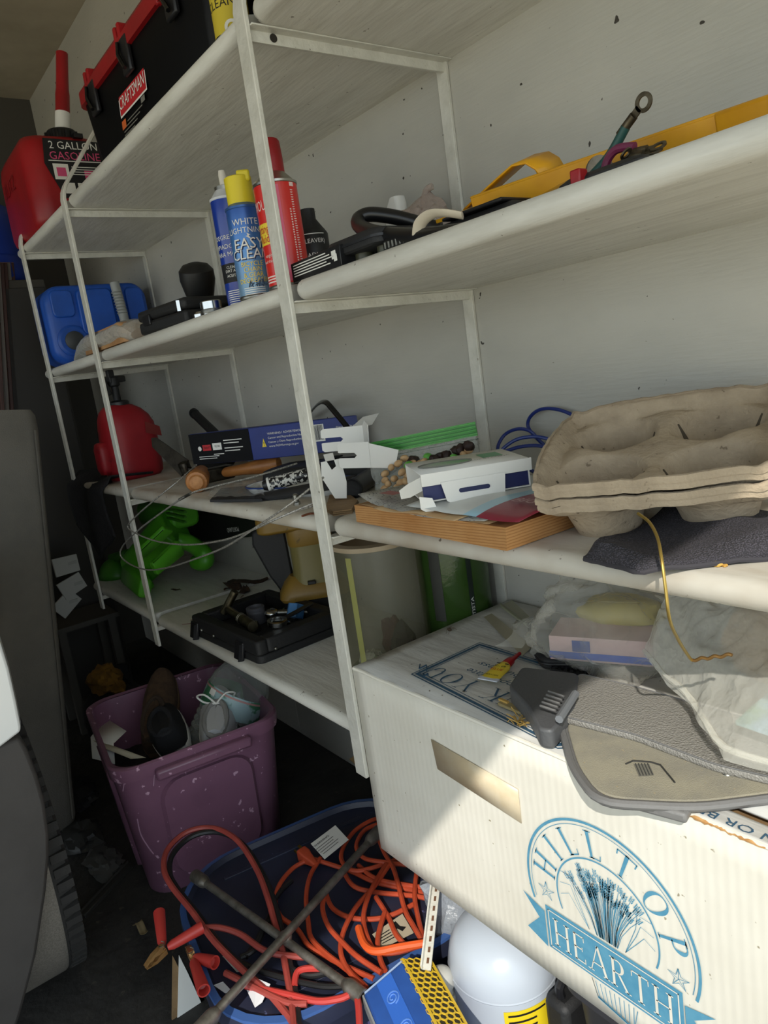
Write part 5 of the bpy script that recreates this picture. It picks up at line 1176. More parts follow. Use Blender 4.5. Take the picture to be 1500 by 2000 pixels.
def stroke(P, w):
    L = []
    for i, q in enumerate(P):
        a = V(P[max(0, i-1)]); c = V(P[min(len(P)-1, i+1)]); d_ = (c - a); n_ = V((-d_.y, d_.x)).normalized()*w/2
        L += [(q[0]-n_.x, q[1]-n_.y, .0011), (q[0]+n_.x, q[1]+n_.y, .0011)]
    wh_.add(L, [(2*i, 2*i+1, 2*i+3, 2*i+2) for i in range(len(P)-1)], M)
for i in range(78):
    f = rw_.uniform(-1, 1); h_ = rw_.uniform(.55, 1); tx, ty = f*.074*h_ + rw_.uniform(-.004, .004), -.02 + .092*h_*math.sqrt(max(0, 1 - .55*f*f))
    if math.hypot(tx, ty) > .078: continue
    P = [(f*.018 + (tx - f*.018)*q**1.5, -.04 + (ty + .04)*q) for q in (0, .35, .7, 1)]; stroke(P, .0008)
    if ty > .0 or abs(tx) > .03:
        dx, dy = P[-1][0]-P[-2][0], P[-1][1]-P[-2][1]; L_ = math.hypot(dx, dy) or 1; dx /= L_; dy /= L_
        for k_ in range(3):
            for s in (-1, 1):
                cx_, cy_ = tx - dx*.004*k_ + -dy*s*.0016, ty - dy*.004*k_ + dx*s*.0016
                if math.hypot(cx_, cy_) < .081: stroke([(cx_ - dx*.0015, cy_ - dy*.0015), (cx_ + dx*.002 - dy*s*.001, cy_ + dy*.002 + dx*s*.001)], .0016)
for s in (-1, 1):
    for k_ in range(3): stroke([(s*.078*math.cos(.12*k_), -.005 + .02*k_ - .03*(k_>5)), (s*(.062 - .004*k_), .004 + .016*k_), (s*.05, -.012 + .012*k_), (s*.03, -.038)], .0009)
w_o = ob('wheat_print', wh_, ink, bxo, ang=0); w_o['kind'] = 'stuff'
wh_ = MB()
stroke([(-.034, -.122), (-.026, -.150), (.034, -.162), (.042, -.126)], .0012); stroke([(-.034, -.122), (-.026, -.150)], .0012); stroke([(-.026, -.150), (.034, -.162)], .004)
for i in range(9): stroke([(-.028 + .008*i, -.124), (-.022 + .007*i, -.150 - .0012*i)], .0012)
ob('stem_print', wh_, ink, bxo, ang=0)
for sx_, sy_ in ((-.107, -.017), (.110, -.026)):
    wh_ = MB(); P = [(sx_ + (.016 if i % 2 == 0 else .006)*math.sin(i*PI/5), sy_ + (.016 if i % 2 == 0 else .006)*math.cos(i*PI/5)) for i in range(11)]
    stroke(P, .0011)
    for i in range(0, 10, 2): stroke([(sx_, sy_), P[i]], .0008)
    ob('star_print', wh_, ink, bxo, ang=0)
# print on the top: framed thank-you and a warning by the edge, read from the back of the box
Mt = frame((.0, 0, bh + .0035), (-1, 0, 0), (0, -1, 0))      # x runs left, y towards the viewer
def tl2(x, y): q = PZ(x, y, BZ1) - o2; return (-q.x, -q.y)
fr = MB(); c4 = (.125, .535, .045, .225)
def oct_(o): x0, x1, y0, y1 = c4[0]+o, c4[1]-o, c4[2]+o, c4[3]-o; return [(x0, y0), (x1 - .04, y0 - .04 + .0), (x1, y0 + .0), (x1, y1), (x0, y1)] and [(x0, y0), (x1 - .035, y0 - .035), (x1, y0), (x1, y1 - .0), (x0, y1)]
for o0, o1, m_ in ((0, .0025, ink_d), (.0055, .0115, ink_d), (.0155, .017, ink_d)):
    P0, P1 = oct_(o0), oct_(o1); q = MB().add([(x, y, bh + .0036) for x, y in P0 + P1], [(i, (i+1) % 5, 5 + (i+1) % 5, 5 + i) for i in range(5)]); ob('frame_print', q, m_, bxo, ang=0)
lb = MB(); tot = serif_w('THANK YOU', .042, .1)
serif(lb, 'THANK YOU', .042, lambda x, y: Mt @ V((-.50 + x*1.12 + .12*y, -.098 + y, .0006)), .8, .1)
ob('lettering', lb, ink_d, bxo, ang=0)
lb = MB(); lay(lb, 'We appreciate', .024, Mt, -.20, -.128, .0006, align='r', slant=.3, wide=1.25); lay(lb, 'your business', .024, Mt, -.20, -.160, .0006, align='r', slant=.3, wide=1.25); ob('lettering', lb, ink_d, bxo, ang=0)
lb = MB(); lay(lb, 'KEEP FROZEN OR BELOW', .018, frame((.655, .008, bh + .0045), (-1, 0, 0), (0, -1, 0)), 0, -.006, .0, align='r', wide=1.35); ob('lettering', lb, ink_d, bxo, ang=0)
lb = MB(); 
for P in ([(.105, -.085), (.12, -.07), (.118, -.09), (.14, -.072)], [(.145, -.06), (.152, -.055), (.149, -.067), (.158, -.06)]): 
    for i in range(len(P)-1): lb.tube([Mt @ V((-P[i][0], P[i][1], .0)), Mt @ V((-P[i+1][0], P[i+1][1], .0))], .0012, 4)
ob('pen_mark', lb, ink_d, bxo, ang=0)
tpn = [PZ(x, y, BZ1 + .0042) - o2 for x, y in ((945, 1205), (960, 1198), (1040, 1262), (1020, 1282))]
ob('yellowed_tape', MB().add(tpn, [(0,1,2,3)]), mat('old_tape', 'a9a28a', .4), bxo, ang=0)

# ------------------------------------------------------------------ things on the carton
ZB = BZ1 + .003
g0 = PZ(957, 1333, ZB); g1 = PZ(1016, 1284, ZB); gd = g1 - g0; Lg = gd.length
gl = thing('glue_tube', 'small yellow glue tube with a red nozzle on the white carton', 'glue', M=frame(g0, gd, V((0, 0, 1)).cross(gd)))
gy = mat('glue_yellow', 'dcc23a', .35)
ob('tube', MB().loft([[(x, y*w, .008 + z*h) for y, z in [(math.cos(2*PI*i/16), math.sin(2*PI*i/16)) for i in range(16)]] for x, w, h in ((0, .0185, .0012), (Lg*.14, .0175, .003), (Lg*.40, .0155, .007), (Lg*.5, .011, .0078), (Lg*.53, .006, .006))]), gy, gl)
ob('crimp', MB().box((-.003, 0, .008), (.010, .038, .002)), mat('glue_crimp', 'c9cdd6', .4), gl)
ob('nozzle', MB().tube([(Lg*.5, 0, .008), (Lg*.6, 0, .008), (Lg*.7, 0, .008), (Lg*.74, 0, .008), (Lg*.98, 0, .008), (Lg, 0, .008)], [.0085, .0085, .0075, .005, .003, .0035], 12), red_pl, gl)
Mg = frame((Lg*.24, 0, .0125), (0, -1, 0), (1, 0, .05)); lb = MB()
lay(lb, 'SUPER', .0085, Mg, 0, .010, .001); lay(lb, 'MERICAN', .0065, Mg, 0, -.022, .0005); patch(lb, -.012, .012, .021, .024, Mg, .0012)
ob('lettering', lb, black_pr, gl, ang=0); lb = MB(); lay(lb, 'GLUE', .0105, Mg, 0, -.003, .001); ob('lettering', lb, red_pr, gl, ang=0)

fly = thing('dead_wasp', 'small dead insect on the back left edge of the white carton', 'insect', PZ(878, 1233, ZB))
ob('body', MB().ball((0, 0, .004), (.007, .0035, .0035), 5), mat('insect_brown', '4a3b2a', .7), fly)
for i in range(4): ob('leg', MB().tube([(.004*(i-1.5), 0, .004), (.004*(i-1.5) + .004, .008*(-1)**i, .007), (.004*(i-1.5) + .006, .014*(-1)**i, 0)], .0005, 4), mat('insect_leg', '5d4a33', .8), fly)

m_lea, t, p, tc = base('grey_leather_grain'); p.inputs['Base Color'].default_value = lin('8f8c86'); p.inputs['Roughness'].default_value = .5
vo = nd(t, 'ShaderNodeTexVoronoi'); vo.inputs['Scale'].default_value = 330; t.links.new(tc.outputs['Object'], vo.inputs['Vector'])
b = nd(t, 'ShaderNodeBump'); b.inputs['Strength'].default_value = .7; b.inputs['Distance'].default_value = .002; t.links.new(vo.outputs['Distance'], b.inputs['Height']); t.links.new(b.outputs[0], p.inputs['Normal'])
m_felt = mat('dusty_grey_felt', 'a09a87', .95, c2='8f8b7e', scale=14, lo=.4, hi=.65, bump=.3, bscale=600, dirt=('a89b80', 160, .66, .72))
trimg = mat('grey_trim', '737271', .5, bump=.1, bscale=120)
def flat_poly(pix, z): return [PZ(x, y, z) for x, y in pix]
def roundp(P, r, n=4):
    o = []
    for i in range(len(P)):
        a, b2, c = V(P[i-1]), V(P[i]), V(P[(i+1) % len(P)]); u = (a - b2); w = (c - b2); k = min(r, u.length*.45, w.length*.45)
        p0, p1 = b2 + u.normalized()*k, b2 + w.normalized()*k
        for j in range(n + 1): q = j/n; o.append(p0*(1-q)**2 + b2*2*q*(1-q) + p1*q*q)
    return o
zv = BZ1 + .012
v2 = roundp(flat_poly(((1092, 1398), (1118, 1492), (1165, 1556), (1360, 1566), (1640, 1530), (1680, 1480), (1440, 1430), (1260, 1380)), zv + .012), .03)
c0 = V((-.5, .0, BZ1 + .004))
vs2 = thing('sun_visor', 'grey car sun visor showing its dusty felt face on the carton edge', 'sun visor', c0)
loc = [q - c0 for q in v2]; cen = sum(loc, V())/len(loc)
ob('core', MB().loft([[(q.x, q.y, .002) for q in loc], [(q.x, q.y, .014) for q in loc]]), trimg, vs2, bevel=.004)
ob('felt_face', MB().loft([[(cen.x + (q.x - cen.x)*k, cen.y + (q.y - cen.y)*k, z) for q in loc] for k, z in ((.95, .0142), (.94, .0165))]), m_felt, vs2, bevel=.0015)
ob('piping', MB().tube([(q.x, q.y, .012) for q in loc], .0055, 8, closed=True), trimg, vs2)
sl_ = [PZ(x, y, c0.z + .0175) - c0 for x, y in ((1222, 1492), (1236, 1486), (1270, 1488), (1290, 1494), (1318, 1528))]
ob('lamp_seam', MB().tube(sl_, .0012, 6), mat('seam_dark', '33322f', .7), vs2)
lp = [PZ(x, y, c0.z + .0175) - c0 for x, y in ((1238, 1492), (1268, 1492), (1278, 1514), (1248, 1516))]
lg_ = ob('label_grid', MB().add(lp, [(3,2,1,0)]), mat('grid_grey', '77756c', .7), vs2, ang=0)
for i in range(5): q = .1 + .2*i; ob('grid_line', MB().tube([lp[0].lerp(lp[1], q) + V((0,0,.0008)), lp[3].lerp(lp[2], q) + V((0,0,.0008))], .0007, 4), mat('grid_dark', '4a4945', .7), lg_)
for x, y in ((1118, 1410), (1420, 1510)): q = PZ(x, y, c0.z + .017) - c0; ob('rivet', MB().ball((q.x, q.y, .0165), (.006, .006, .003), 6), steel, vs2)
q = PZ(1275, 1566, c0.z + .006) - c0; ob('pivot_block', MB().box((q.x, q.y - .004, .004), (.075, .03, .014), rot(z=.25)), trimg, vs2, bevel=.004)
z1 = BZ1 + .034
v1 = roundp(flat_poly(((1128, 1312), (1092, 1395), (1240, 1432), (1400, 1492), (1700, 1560), (1760, 1470), (1460, 1400), (1240, 1338)), z1), .015)
c1 = V((-.52, .1, BZ1 + .020))
vs1 = thing('sun_visor', 'grey leather grained car sun visor with a black end clip under the plastic bags', 'sun visor', c1); loc = [q - c1 for q in v1]
ob('cover', MB().loft([[(q.x, q.y, .0) for q in loc], [(q.x, q.y, .013) for q in loc]]), m_lea, vs1, bevel=.005, seg=3)
ob('seam', MB().tube([(q.x*.985, q.y*.985, .0125) for q in loc], .0012, 6, closed=True), trimg, vs1)
ck_ = roundp([PZ(x, y, z1 + .008) - c1 for x, y in ((992, 1335), (1018, 1297), (1130, 1310), (1122, 1372), (1078, 1422), (1052, 1418), (1030, 1375))], .012)
ob('end_clip', MB().loft([[(q.x, q.y, -.012) for q in ck_], [(q.x, q.y, .018) for q in ck_]]), mat('clip_grey', '545557', .5, bump=.1, bscale=200), vs1, bevel=.006, seg=3)
for i in range(5):
    a, b2 = PZ(1055 + 4*i, 1378 - 7*i, z1 + .019) - c1, PZ(1085 + 4*i, 1388 - 7*i, z1 + .019) - c1; ob('clip_rib', MB().tube([a, b2], .0018, 6), trimg, vs1)
a, b2 = PZ(1092, 1405, z1 + .017) - c1, PZ(1124, 1355, z1 + .017) - c1; ob('clip_edge', MB().tube([a, b2], .006, 8), mat('clip_edge', '75787c', .35), vs1)

o2 = PZ(1075, 1235, ZB)
kc = thing('black_pouch', 'flat black pouch with a rounded corner behind the clear bag', 'pouch', o2)
P = roundp([PZ(x, y, ZB + .02) - o2 for x, y in ((1028, 1205), (1092, 1195), (1170, 1230), (1180, 1290), (1060, 1290), (1045, 1275))], .02)
ob('pouch', MB().loft([[(q.x, q.y, 0) for q in P], [(q.x, q.y, .022) for q in P]]), blk_m, kc, bevel=.006); ob('zip', MB().tube([(q.x, q.y, .012) for q in P], .0022, 6, closed=True), blk, kc)
o2 = PZ(1120, 1285, ZB); rp_ = thing('ribbed_mat', 'black ribbed rubber mat sticking out under the clear bag', 'mat', o2)
P = [PZ(x, y, ZB + .006) - o2 for x, y in ((1060, 1270), (1180, 1290), (1160, 1322), (1075, 1305))]
ob('sheet', MB().loft([[(q.x, q.y, 0) for q in P], [(q.x, q.y, .006) for q in P]]), blk_m, rp_)
for i in range(7): ob('rib', MB().tube([P[0].lerp(P[1], .08 + .14*i) + V((0,0,.002)), P[3].lerp(P[2], .08 + .14*i) + V((0,0,.002))], .003, 6), blk, rp_)

bagm = film('crinkled_clear_bag', 'dddbd0', .14, .07, .55, 16, .42)
bagm2 = film('crinkled_bag_cloudy', 'f4f2e6', .28, .06, .5, 24, .42)
o2 = V((-.80, .29, ZB))
cbx = thing('picture_box', 'small pink and blue printed box inside the left clear bag', 'box', o2 + V((.035, -.01, .022)), (0, .02, .45))
ob('carton', MB().box((0, 0, .022), (.17, .09, .044)), mat('box_pink', 'c9a9a4', .6), cbx, bevel=.001); ob('stripe', MB().box((0, -.0455, .01), (.171, .001, .012)), blue_pr, cbx); ob('side_print', MB().box((-.03, -.0458, .028), (.03, .001, .02)), mat('print_deep_blue', '27418f', .5), cbx)
cby = thing('yellow_pouch', 'yellow packet inside the left clear bag', 'packet', o2 + V((.03, .05, .055)), (0, 0, .4))
ob('packet', lump((0, 0, 0), (.075, .04, .03), 4.4, .2, 10), mat('packet_yellow', 'a8994f', .5), cby); ob('crease', MB().tube([(-.05, -.03, .05), (.05, -.028, .052)], .0015, 5), mat('packet_yellow_b', '8f8244', .5), cby)
b1_ = thing('plastic_bag', 'clear plastic bag holding printed boxes on the back of the white carton', 'bag', o2)
ob('film', lump((.035, .0, -.002), (.135, .115, .095), 1.7, .32, 26), bagm, b1_, ang=75); ob('open_end', MB().grid(10, 6, lambda u, v: (-.085 - .05*v + .02*math.sin(6*u), -.09 + .10*u - .02*v, .03 + .045*math.sin(PI*u)*(1 - .5*v) + .01*noise.noise(V((u*6, v*6, 0))))), bagm, b1_, ang=75)
o3 = V((-.475, .205, ZB + .034))
ph = thing('photo_frame', 'flat picture with pale blue and green colours inside the right bag', 'picture', o3 + V((.16, -.02, .03)), (.12, 0, -.06))
m_ph, t, p, tc = base('picture_colours'); cc = noise_mix(t, tc, '8fb0c4', '6f9a80', 16, .42, .6); cc = noise_mix(t, tc, cc, 'd9d6c9', 11, .5, .62); t.links.new(cc, p.inputs['Base Color'])
ob('sheet', MB().box((0, 0, .004), (.26, .14, .006)), m_ph, ph); ob('frame_edge', MB().box((0, .071, .008), (.262, .008, .016)), mat('frame_cream', 'd2c6a8', .5), ph)
bn = thing('brown_package', 'brown paper package at the back of the right bag', 'package', o3 + V((.08, .10, .0)), (0, 0, -.1))
ob('paper', lump((0, 0, 0), (.17, .06, .07), 6.6, .2, 12), mat('brown_paper', 'a08566', .8), bn, ang=25); ob('crease', MB().box((0, -.045, .06), (.2, .006, .01)), mat('brown_paper_b', '8f7556', .8), bn)
tl3 = thing('teal_lid', 'teal plastic lid behind the picture in the right bag', 'lid', o3 + V((.10, .05, .075)))
ob('disc', MB().lathe([(.03, 0), (.03, .008), (.02, .012)], 20), mat('teal_plastic', '3f7f8c', .4), tl3); ob('rim', MB().lathe([(.031, 0), (.032, .004), (.03, .006)], 20), mat('teal_rim', '357079', .4), tl3)
b2_ = thing('plastic_bag', 'large crinkled cloudy plastic bag draped over the leather visor', 'bag', o3)
def bagfn(u, v):
    # a draped sheet: rises from the front hem over the contents to the back
    a0, a1 = V((-.185, .03, 0)), V((-.02, -.16, 0)); b0, b1 = V((-.14, .17, .09)), V((.30, .15, .13))
    f = V((-.19, .045, .0)).lerp(V((.05, -.15, -.0)), min(1, u*1.6)) if u < .625 else V((.05, -.15, 0)).lerp(V((.34, -.13, .0)), (u - .625)/.375)
    k = V((-.14, .16, .10)).lerp(V((.34, .16, .11)), u)
    p = f.lerp(k, v); p.z += .085*math.sin(PI*min(1, v*.95 + .03))**.8*(.75 + .25*math.sin(4*u))
    q = V((u*7, v*7, 0)); cr_ = .014*noise.noise(q) - .016*abs(noise.noise(V((u*9 + v*3, v*5 - u*4, 3)))) - .007*abs(noise.noise(V((u*20 - v*9, v*13 + u*8, 5)))) + .008
    return (p.x + .012*noise.noise(q + V((9, 0, 0))), p.y + .012*noise.noise(q + V((0, 9, 0))), p.z + cr_*(.3 + math.sin(PI*v)) + .006)
ob('film', MB().grid(80, 60, bagfn), bagm2, b2_, ang=70); ob('gathered_fold', MB().tube(spl([bagfn(u/10, .02) for u in range(11)], 3), [.004 + .003*abs(noise.noise(V((i*.4, 0, 0)))) for i in range(31)], 6), bagm2, b2_)
# dry grass tuft at the clip, wood splinter
o2 = PZ(1012, 1415, ZB)
gs_ = thing('straw_tuft', 'tuft of dry straw on the carton beside the visor clip', 'straw', o2); st_m = mat('straw', 'b9974f', .8)
for i in range(16):
    a = random.uniform(0, 2*PI); L_ = random.uniform(.012, .03); s0 = V((random.uniform(-.015, .015), random.uniform(-.01, .01), .003))
    ob('stalk', MB().tube([s0, s0 + V((math.cos(a)*L_*.6, math.sin(a)*L_*.6, .006)), s0 + V((math.cos(a)*L_, math.sin(a)*L_, random.uniform(0, .016)))], .0008, 5), st_m, gs_)
a, b2 = PZ(978, 1374, ZB + .004), PZ(1135, 1440, ZB + .004)
wsn = thing('wood_strip', 'thin pale wood strip lying under the visor clip', 'wood strip', a)
dd = b2 - a; ob('strip', MB().box((dd.length/2, 0, .002), (dd.length, .014, .005), frame((0, 0, 0), dd, V((0, 0, 1)).cross(dd))), mat('pale_wood', 'a39468', .7, c2='8f8058', scale=40), wsn, bevel=.001); ob('split_end', MB().box((.006, .002, .006), (.02, .005, .003), frame((0, 0, 0), dd, V((0, 0, 1)).cross(dd))), st_m, wsn)
o2 = PZ(1010, 1195, ZB); gsx = thing('glass_strip', 'cloudy plastic strip lying on the back of the white carton', 'strip', o2)
P = [PZ(x, y, ZB + .004) - o2 for x, y in ((978, 1183), (1000, 1172), (1040, 1210), (1030, 1222))]
ob('strip', MB().loft([[(q.x, q.y, 0) for q in P], [(q.x, q.y, .004) for q in P]]), mat('cloudy_strip', '9c9a80', .3), gsx); ob('edge', MB().tube([P[0] + V((0,0,.004)), P[3] + V((0,0,.004))], .0025, 6), mat('strip_edge', '77755d', .3), gsx)

# ================================================================== on the floor
purp = mat('purple_plastic', '80596f', .34, c2='735065', scale=5, dirt=('c9a3b8', 34, .655, .68))
TO = V((-2.065, -.075, 0)); TR = -.14
tt = thing('storage_tote', 'scratched purple plastic tote standing open on the floor, full of shoes', 'tote', TO, (0, 0, TR))
def tring(w, d, z, r=.07): return [(x, y, z) for x, y in rrect(w, d, r, 7)]
TW, TDp = .545, .47
mb = MB().loft([tring(TW*.84, TDp*.82, 0), tring(TW*.85, TDp*.83, .004), tring(TW*.975, TDp*.965, .385), tring(TW*.985, TDp*.975, .405), tring(TW*.955, TDp*.94, .405), tring(TW*.945, TDp*.93, .385), tring(TW*.82, TDp*.80, .012)], (True, True))
tb2 = ob('body', mb, purp, tt, ang=60)
mb = MB().loft([tring(TW*.985, TDp*.975, .372), tring(TW*1.0, TDp*.99, .372), tring(TW*1.01, TDp*1.0, .392), tring(TW*1.01, TDp*1.0, .408), tring(TW*.99, TDp*.98, .412), tring(TW*.95, TDp*.935, .408)], (False, False))
ob('rim', mb, purp, tt, ang=45)
for sx_, w in ((1, .20), (-1, .20)):
    M = tr((sx_*TW*.5, 0, 0))
    ob('grip_panel', MB().loft([[(sx_*(TW*.425 + (TW*.066)*z/.385 + o), y*k, z) for y, z in [(a, c + .19) for a, c in rrect(.26, .30, .06, 5)]] for o, k in ((.0, 1), (.012, .93))], (False, True)), purp, tt, ang=50)
    ob('grip_lip', MB().box((sx_*TW*.52, 0, .375), (.03, .26, .03)), purp, tt, bevel=.008)
for sy_ in (-1,): ob('side_rib', MB().loft([[(x*k, sy_*(TDp*.415 + TDp*.068*z/.385 + o), z) for x, z in [(a, c + .19) for a, c in rrect(.30, .30, .06, 5)]] for o, k in ((.0, 1), (.010, .94))], (False, True)), purp, tt, ang=50)
scr = mat('scratch_pale', 'b08ba2', .5)
TM = MW[tt.name]; TMi = TM.inverted()
for pts in (((268, 1600), (275, 1630), (290, 1655), (300, 1668)), ((243, 1525), (240, 1545)), ((302, 1512), (300, 1535)), ((262, 1500), (262, 1512))):
    P = []
    for x, y in pts:
        # on the outer wall near the corner facing the viewer
        d = ray(x, y); best = None
        for k in range(400):
            q = CAM + d*((1.2 + .004*k)/d.length); l_ = TMi @ q; w = TW*(.425 + .065*l_.z/.385); dd_ = TDp*(.415 + .07*l_.z/.385)
            ex, ey = abs(l_.x) - w + .07, abs(l_.y) - dd_ + .07
            e = math.hypot(max(ex, 0), max(ey, 0)) + min(max(ex, ey), 0) - .07
            if e < .001: best = l_; break
        if best is not None: P.append(best)
    if len(P) > 1: ob('scratch', MB().tube(spl(P, 4), .0016, 5), scr, tt)
# contents
rg_ = thing('dark_rags', 'heap of dark rags filling the purple tote under the shoes', 'rags', TO + V((0, 0, .014)), (0, 0, TR))
ob('heap', MB().grid(24, 20, lambda u, v: ((u-.5)*TW*.84, (v-.5)*TDp*.82, .225 + .03*noise.noise(V((u*5, v*5, 1))) + .012*noise.noise(V((u*14, v*12, 4))))), mat('dark_rag', '1b181a', .9, c2='2a2527', scale=12, bump=.4, bscale=40), rg_, ang=70)
ob('fold', MB().tube(spl([(-.15, .08, .25), (-.05, .12, .27), (.06, .09, .265), (.15, .12, .25)], 4), .022, 8), mat('dark_rag_b', '241f22', .9), rg_)
def shoe(name, label, o, M, upper, sole, lining, L=.29, laces=False, open_=True):
    """local: toe at +Y, sole on XY"""
    t_ = thing(name, label, 'shoe', M=M)
    def outl(k, y): # half width along the shoe
        q = y / L; return k*(.034 + .018*math.sin(PI*min(1, max(0, q*.9 + .12)))**1.5 + .006*(q > .5)*math.sin(PI*(q-.5)*2))*(1 if .04 < q < .95 else .75)
    ys = [L*i/14 for i in range(15)]
    def loop(k, z, dz=lambda q: 0): return [(outl(k, y), y, z + dz(y/L)) for y in ys] + [(-outl(k, y), y, z + dz(y/L)) for y in reversed(ys)]
    ob('sole', MB().loft([loop(1.0, 0), loop(1.06, .006), loop(1.06, .022), loop(1.0, .025)]), sole, t_, ang=50)
    top = lambda q: .055 - .030*max(0, q - .45)/.55 if q > .45 else .055 + .018*(1 - q/.45)
    ob('upper', MB().loft([loop(1.02, .022), loop(1.0, .03, lambda q: .3*top(q)), loop(.82, .028, lambda q: .8*top(q)), loop(.55, .03, top)], (False, not open_)), upper, t_, ang=60)
    if open_:
        ob('collar', MB().tube([(.031*math.cos(2*PI*i/18), L*.26 + .075*math.sin(2*PI*i/18), .09 + .004*math.sin(2*PI*i/9)) for i in range(18)], .008, 8, closed=True), lining, t_)
        ob('insole', MB().loft([[(.027*math.cos(2*PI*i/18)*k, L*.26 + .07*k*math.sin(2*PI*i/18), z) for i in range(18)] for z, k in ((.05, .8), (.088, 1))]), lining, t_)
    ob('toe_cap', MB().loft([loop(.56, .03, top), loop(.3, .034, lambda q: top(q)), loop(.05, .036, lambda q: top(q))], (False, True)), upper, t_, ang=60)
    if laces:
        for i in range(4): y = L*(.50 + .065*i); ob('lace', MB().tube(spl([(-.026, y, .083 - .004*i), (0, y + .006*(-1)**i, .093 - .005*i), (.026, y + .008, .083 - .004*i)], 4), .0028, 6), white_pr, t_)
        for s in (-1, 1): ob('lace_loop', MB().tube(spl([(0, L*.49, .095), (s*.03, L*.52, .125), (s*.055, L*.58, .11), (s*.035, L*.56, .09), (0, L*.5, .094)], 5), .0028, 6), white_pr, t_)
    return t_
brown = mat('brown_suede', '4d3a29', .9, c2='3d2d20', scale=40); dkcl = mat('black_canvas', '19191c', .85); whs = mat('white_shoe', 'c9cacc', .6); wsole = mat('white_rubber', 'd8d8d6', .5); lin_g = mat('grey_lining', '8d8c8a', .8)
zt = .275
shoe('brown_shoe', 'brown suede slipper standing toe up at the back of the purple tote', None, frame(PZ(312, 1478, zt) , (.5, .85, 0), (-.62, .42, .42)), brown, mat('tan_sole', '6b543b', .8), mat('fleece', '3a2e24', .95))
shoe('black_shoe', 'black canvas shoe with white stripes lying in front of the brown slipper', None, frame(PZ(352, 1478, zt + .045), (.2, .9, .3), (-.9, .1, .06)), dkcl, wsole, mat('black_lining', '222226', .9), .27)
w1 = shoe('white_sneaker', 'white sneaker with loose laces beside the water jug in the tote', None, frame(PZ(425, 1482, zt + .03), (.45, .85, -.1), (-.75, .35, .24)), whs, wsole, lin_g, .25, True)
pp = thing('paper_sheet', 'folded white paper in the left corner of the purple tote', 'paper', PZ(215, 1450, .33))
o2 = PZ(215, 1450, .33); P = [PZ(x, y, .34) - o2 for x, y in ((177, 1440), (206, 1402), (247, 1428), (222, 1452))]
ob('sheet', MB().add(P + [P[0] + V((.06, -.02, -.04)), P[3] + V((.05, -.02, -.04))], [(0,1,2,3), (0,3,5,4)]), white_pr, pp, solid=.001); ob('lower_sheet', MB().add([PZ(x, y, .335) - o2 for x, y in ((180, 1445), (225, 1458), (285, 1480), (255, 1482), (205, 1462))], [(0,1,2,3,4)]), mat('cream_paper', 'cfc9b4', .7), pp, solid=.001)
pj = PZ(485, 1385, .37)
jg = thing('water_jug', 'clear ribbed plastic water jug with a green label lying in the purple tote', 'jug', M=tr((pj.x - .06, pj.y - .035, .36)) @ rot(z=.2) @ rot(x=-.55, y=.25) @ Matrix.Diagonal((1.22, 1.22, 1.15, 1)))
petm = film('clear_pet', 'b9c0bd', .14, .08, .2, 60, .6)
prof = [(.05, -.125), (.07, -.12), (.078, -.10)]
for i in range(5): prof += [(.078, -.095 + .018*i), (.073, -.088 + .018*i), (.078, -.081 + .018*i)]
prof += [(.079, .0), (.079, .06), (.074, .085), (.06, .115), (.035, .14), (.02, .15), (.02, .17)]
ob('bottle', MB().lathe(prof, 32), petm, jg, ang=60)
ob('label', MB().lathe([(.0795, .0), (.0798, .001), (.0798, .058), (.0795, .059)], 32, cap=(False, False)), mat('label_green', '3f7a58', .5, c2='9fb9bd', scale=14, lo=.5, hi=.55), jg)
ob('label_band', MB().lathe([(.0802, .05), (.0803, .055)], 32, cap=(False, False)), mat('label_red', 'b98a86', .5), jg)
ob('label_code', MB().grid(4, 1, lambda u, v: (math.cos(-1.75 + .25*u)*.0806, math.sin(-1.75 + .25*u)*.0806, .036 + .016*v)), white_pr, jg); ob('cap', MB().lathe([(.022, .165), (.022, .182), (.018, .184)], 18), white_pl, jg)

yc = thing('yellow_cloth', 'crumpled dull yellow cloth on the floor behind the purple tote', 'cloth', PY(205, 1318, -.08) - V((0, 0, .06)))
ob('fabric', lump((0, 0, 0), (.10, .06, .05), 9.1, .45, 14), mat('ochre_cloth', '8a6420', .9, c2='6f4f19', scale=20), yc, ang=30); ob('corner', lump((-.09, .02, -.02), (.04, .03, .02), 2.1, .4, 8), mat('ochre_cloth_b', '7a581c', .9), yc)
yb = PY(205, 1318, -.08); sb_ = thing('dark_sack', 'dark sack standing behind the tote under the yellow cloth', 'sack', (yb.x - .05, yb.y + .03, 0))
ob('body', lump((0, 0, 0), (.17, .13, (yb.z - .06)/1.75), 4.9, .12, 14), mat('dark_sack_cloth', '1a1a1c', .9), sb_); ob('neck', MB().tube([(-.05, .05, yb.z - .12), (-.06, .06, yb.z - .02)], .03, 8), mat('dark_sack_b', '202022', .9), sb_)

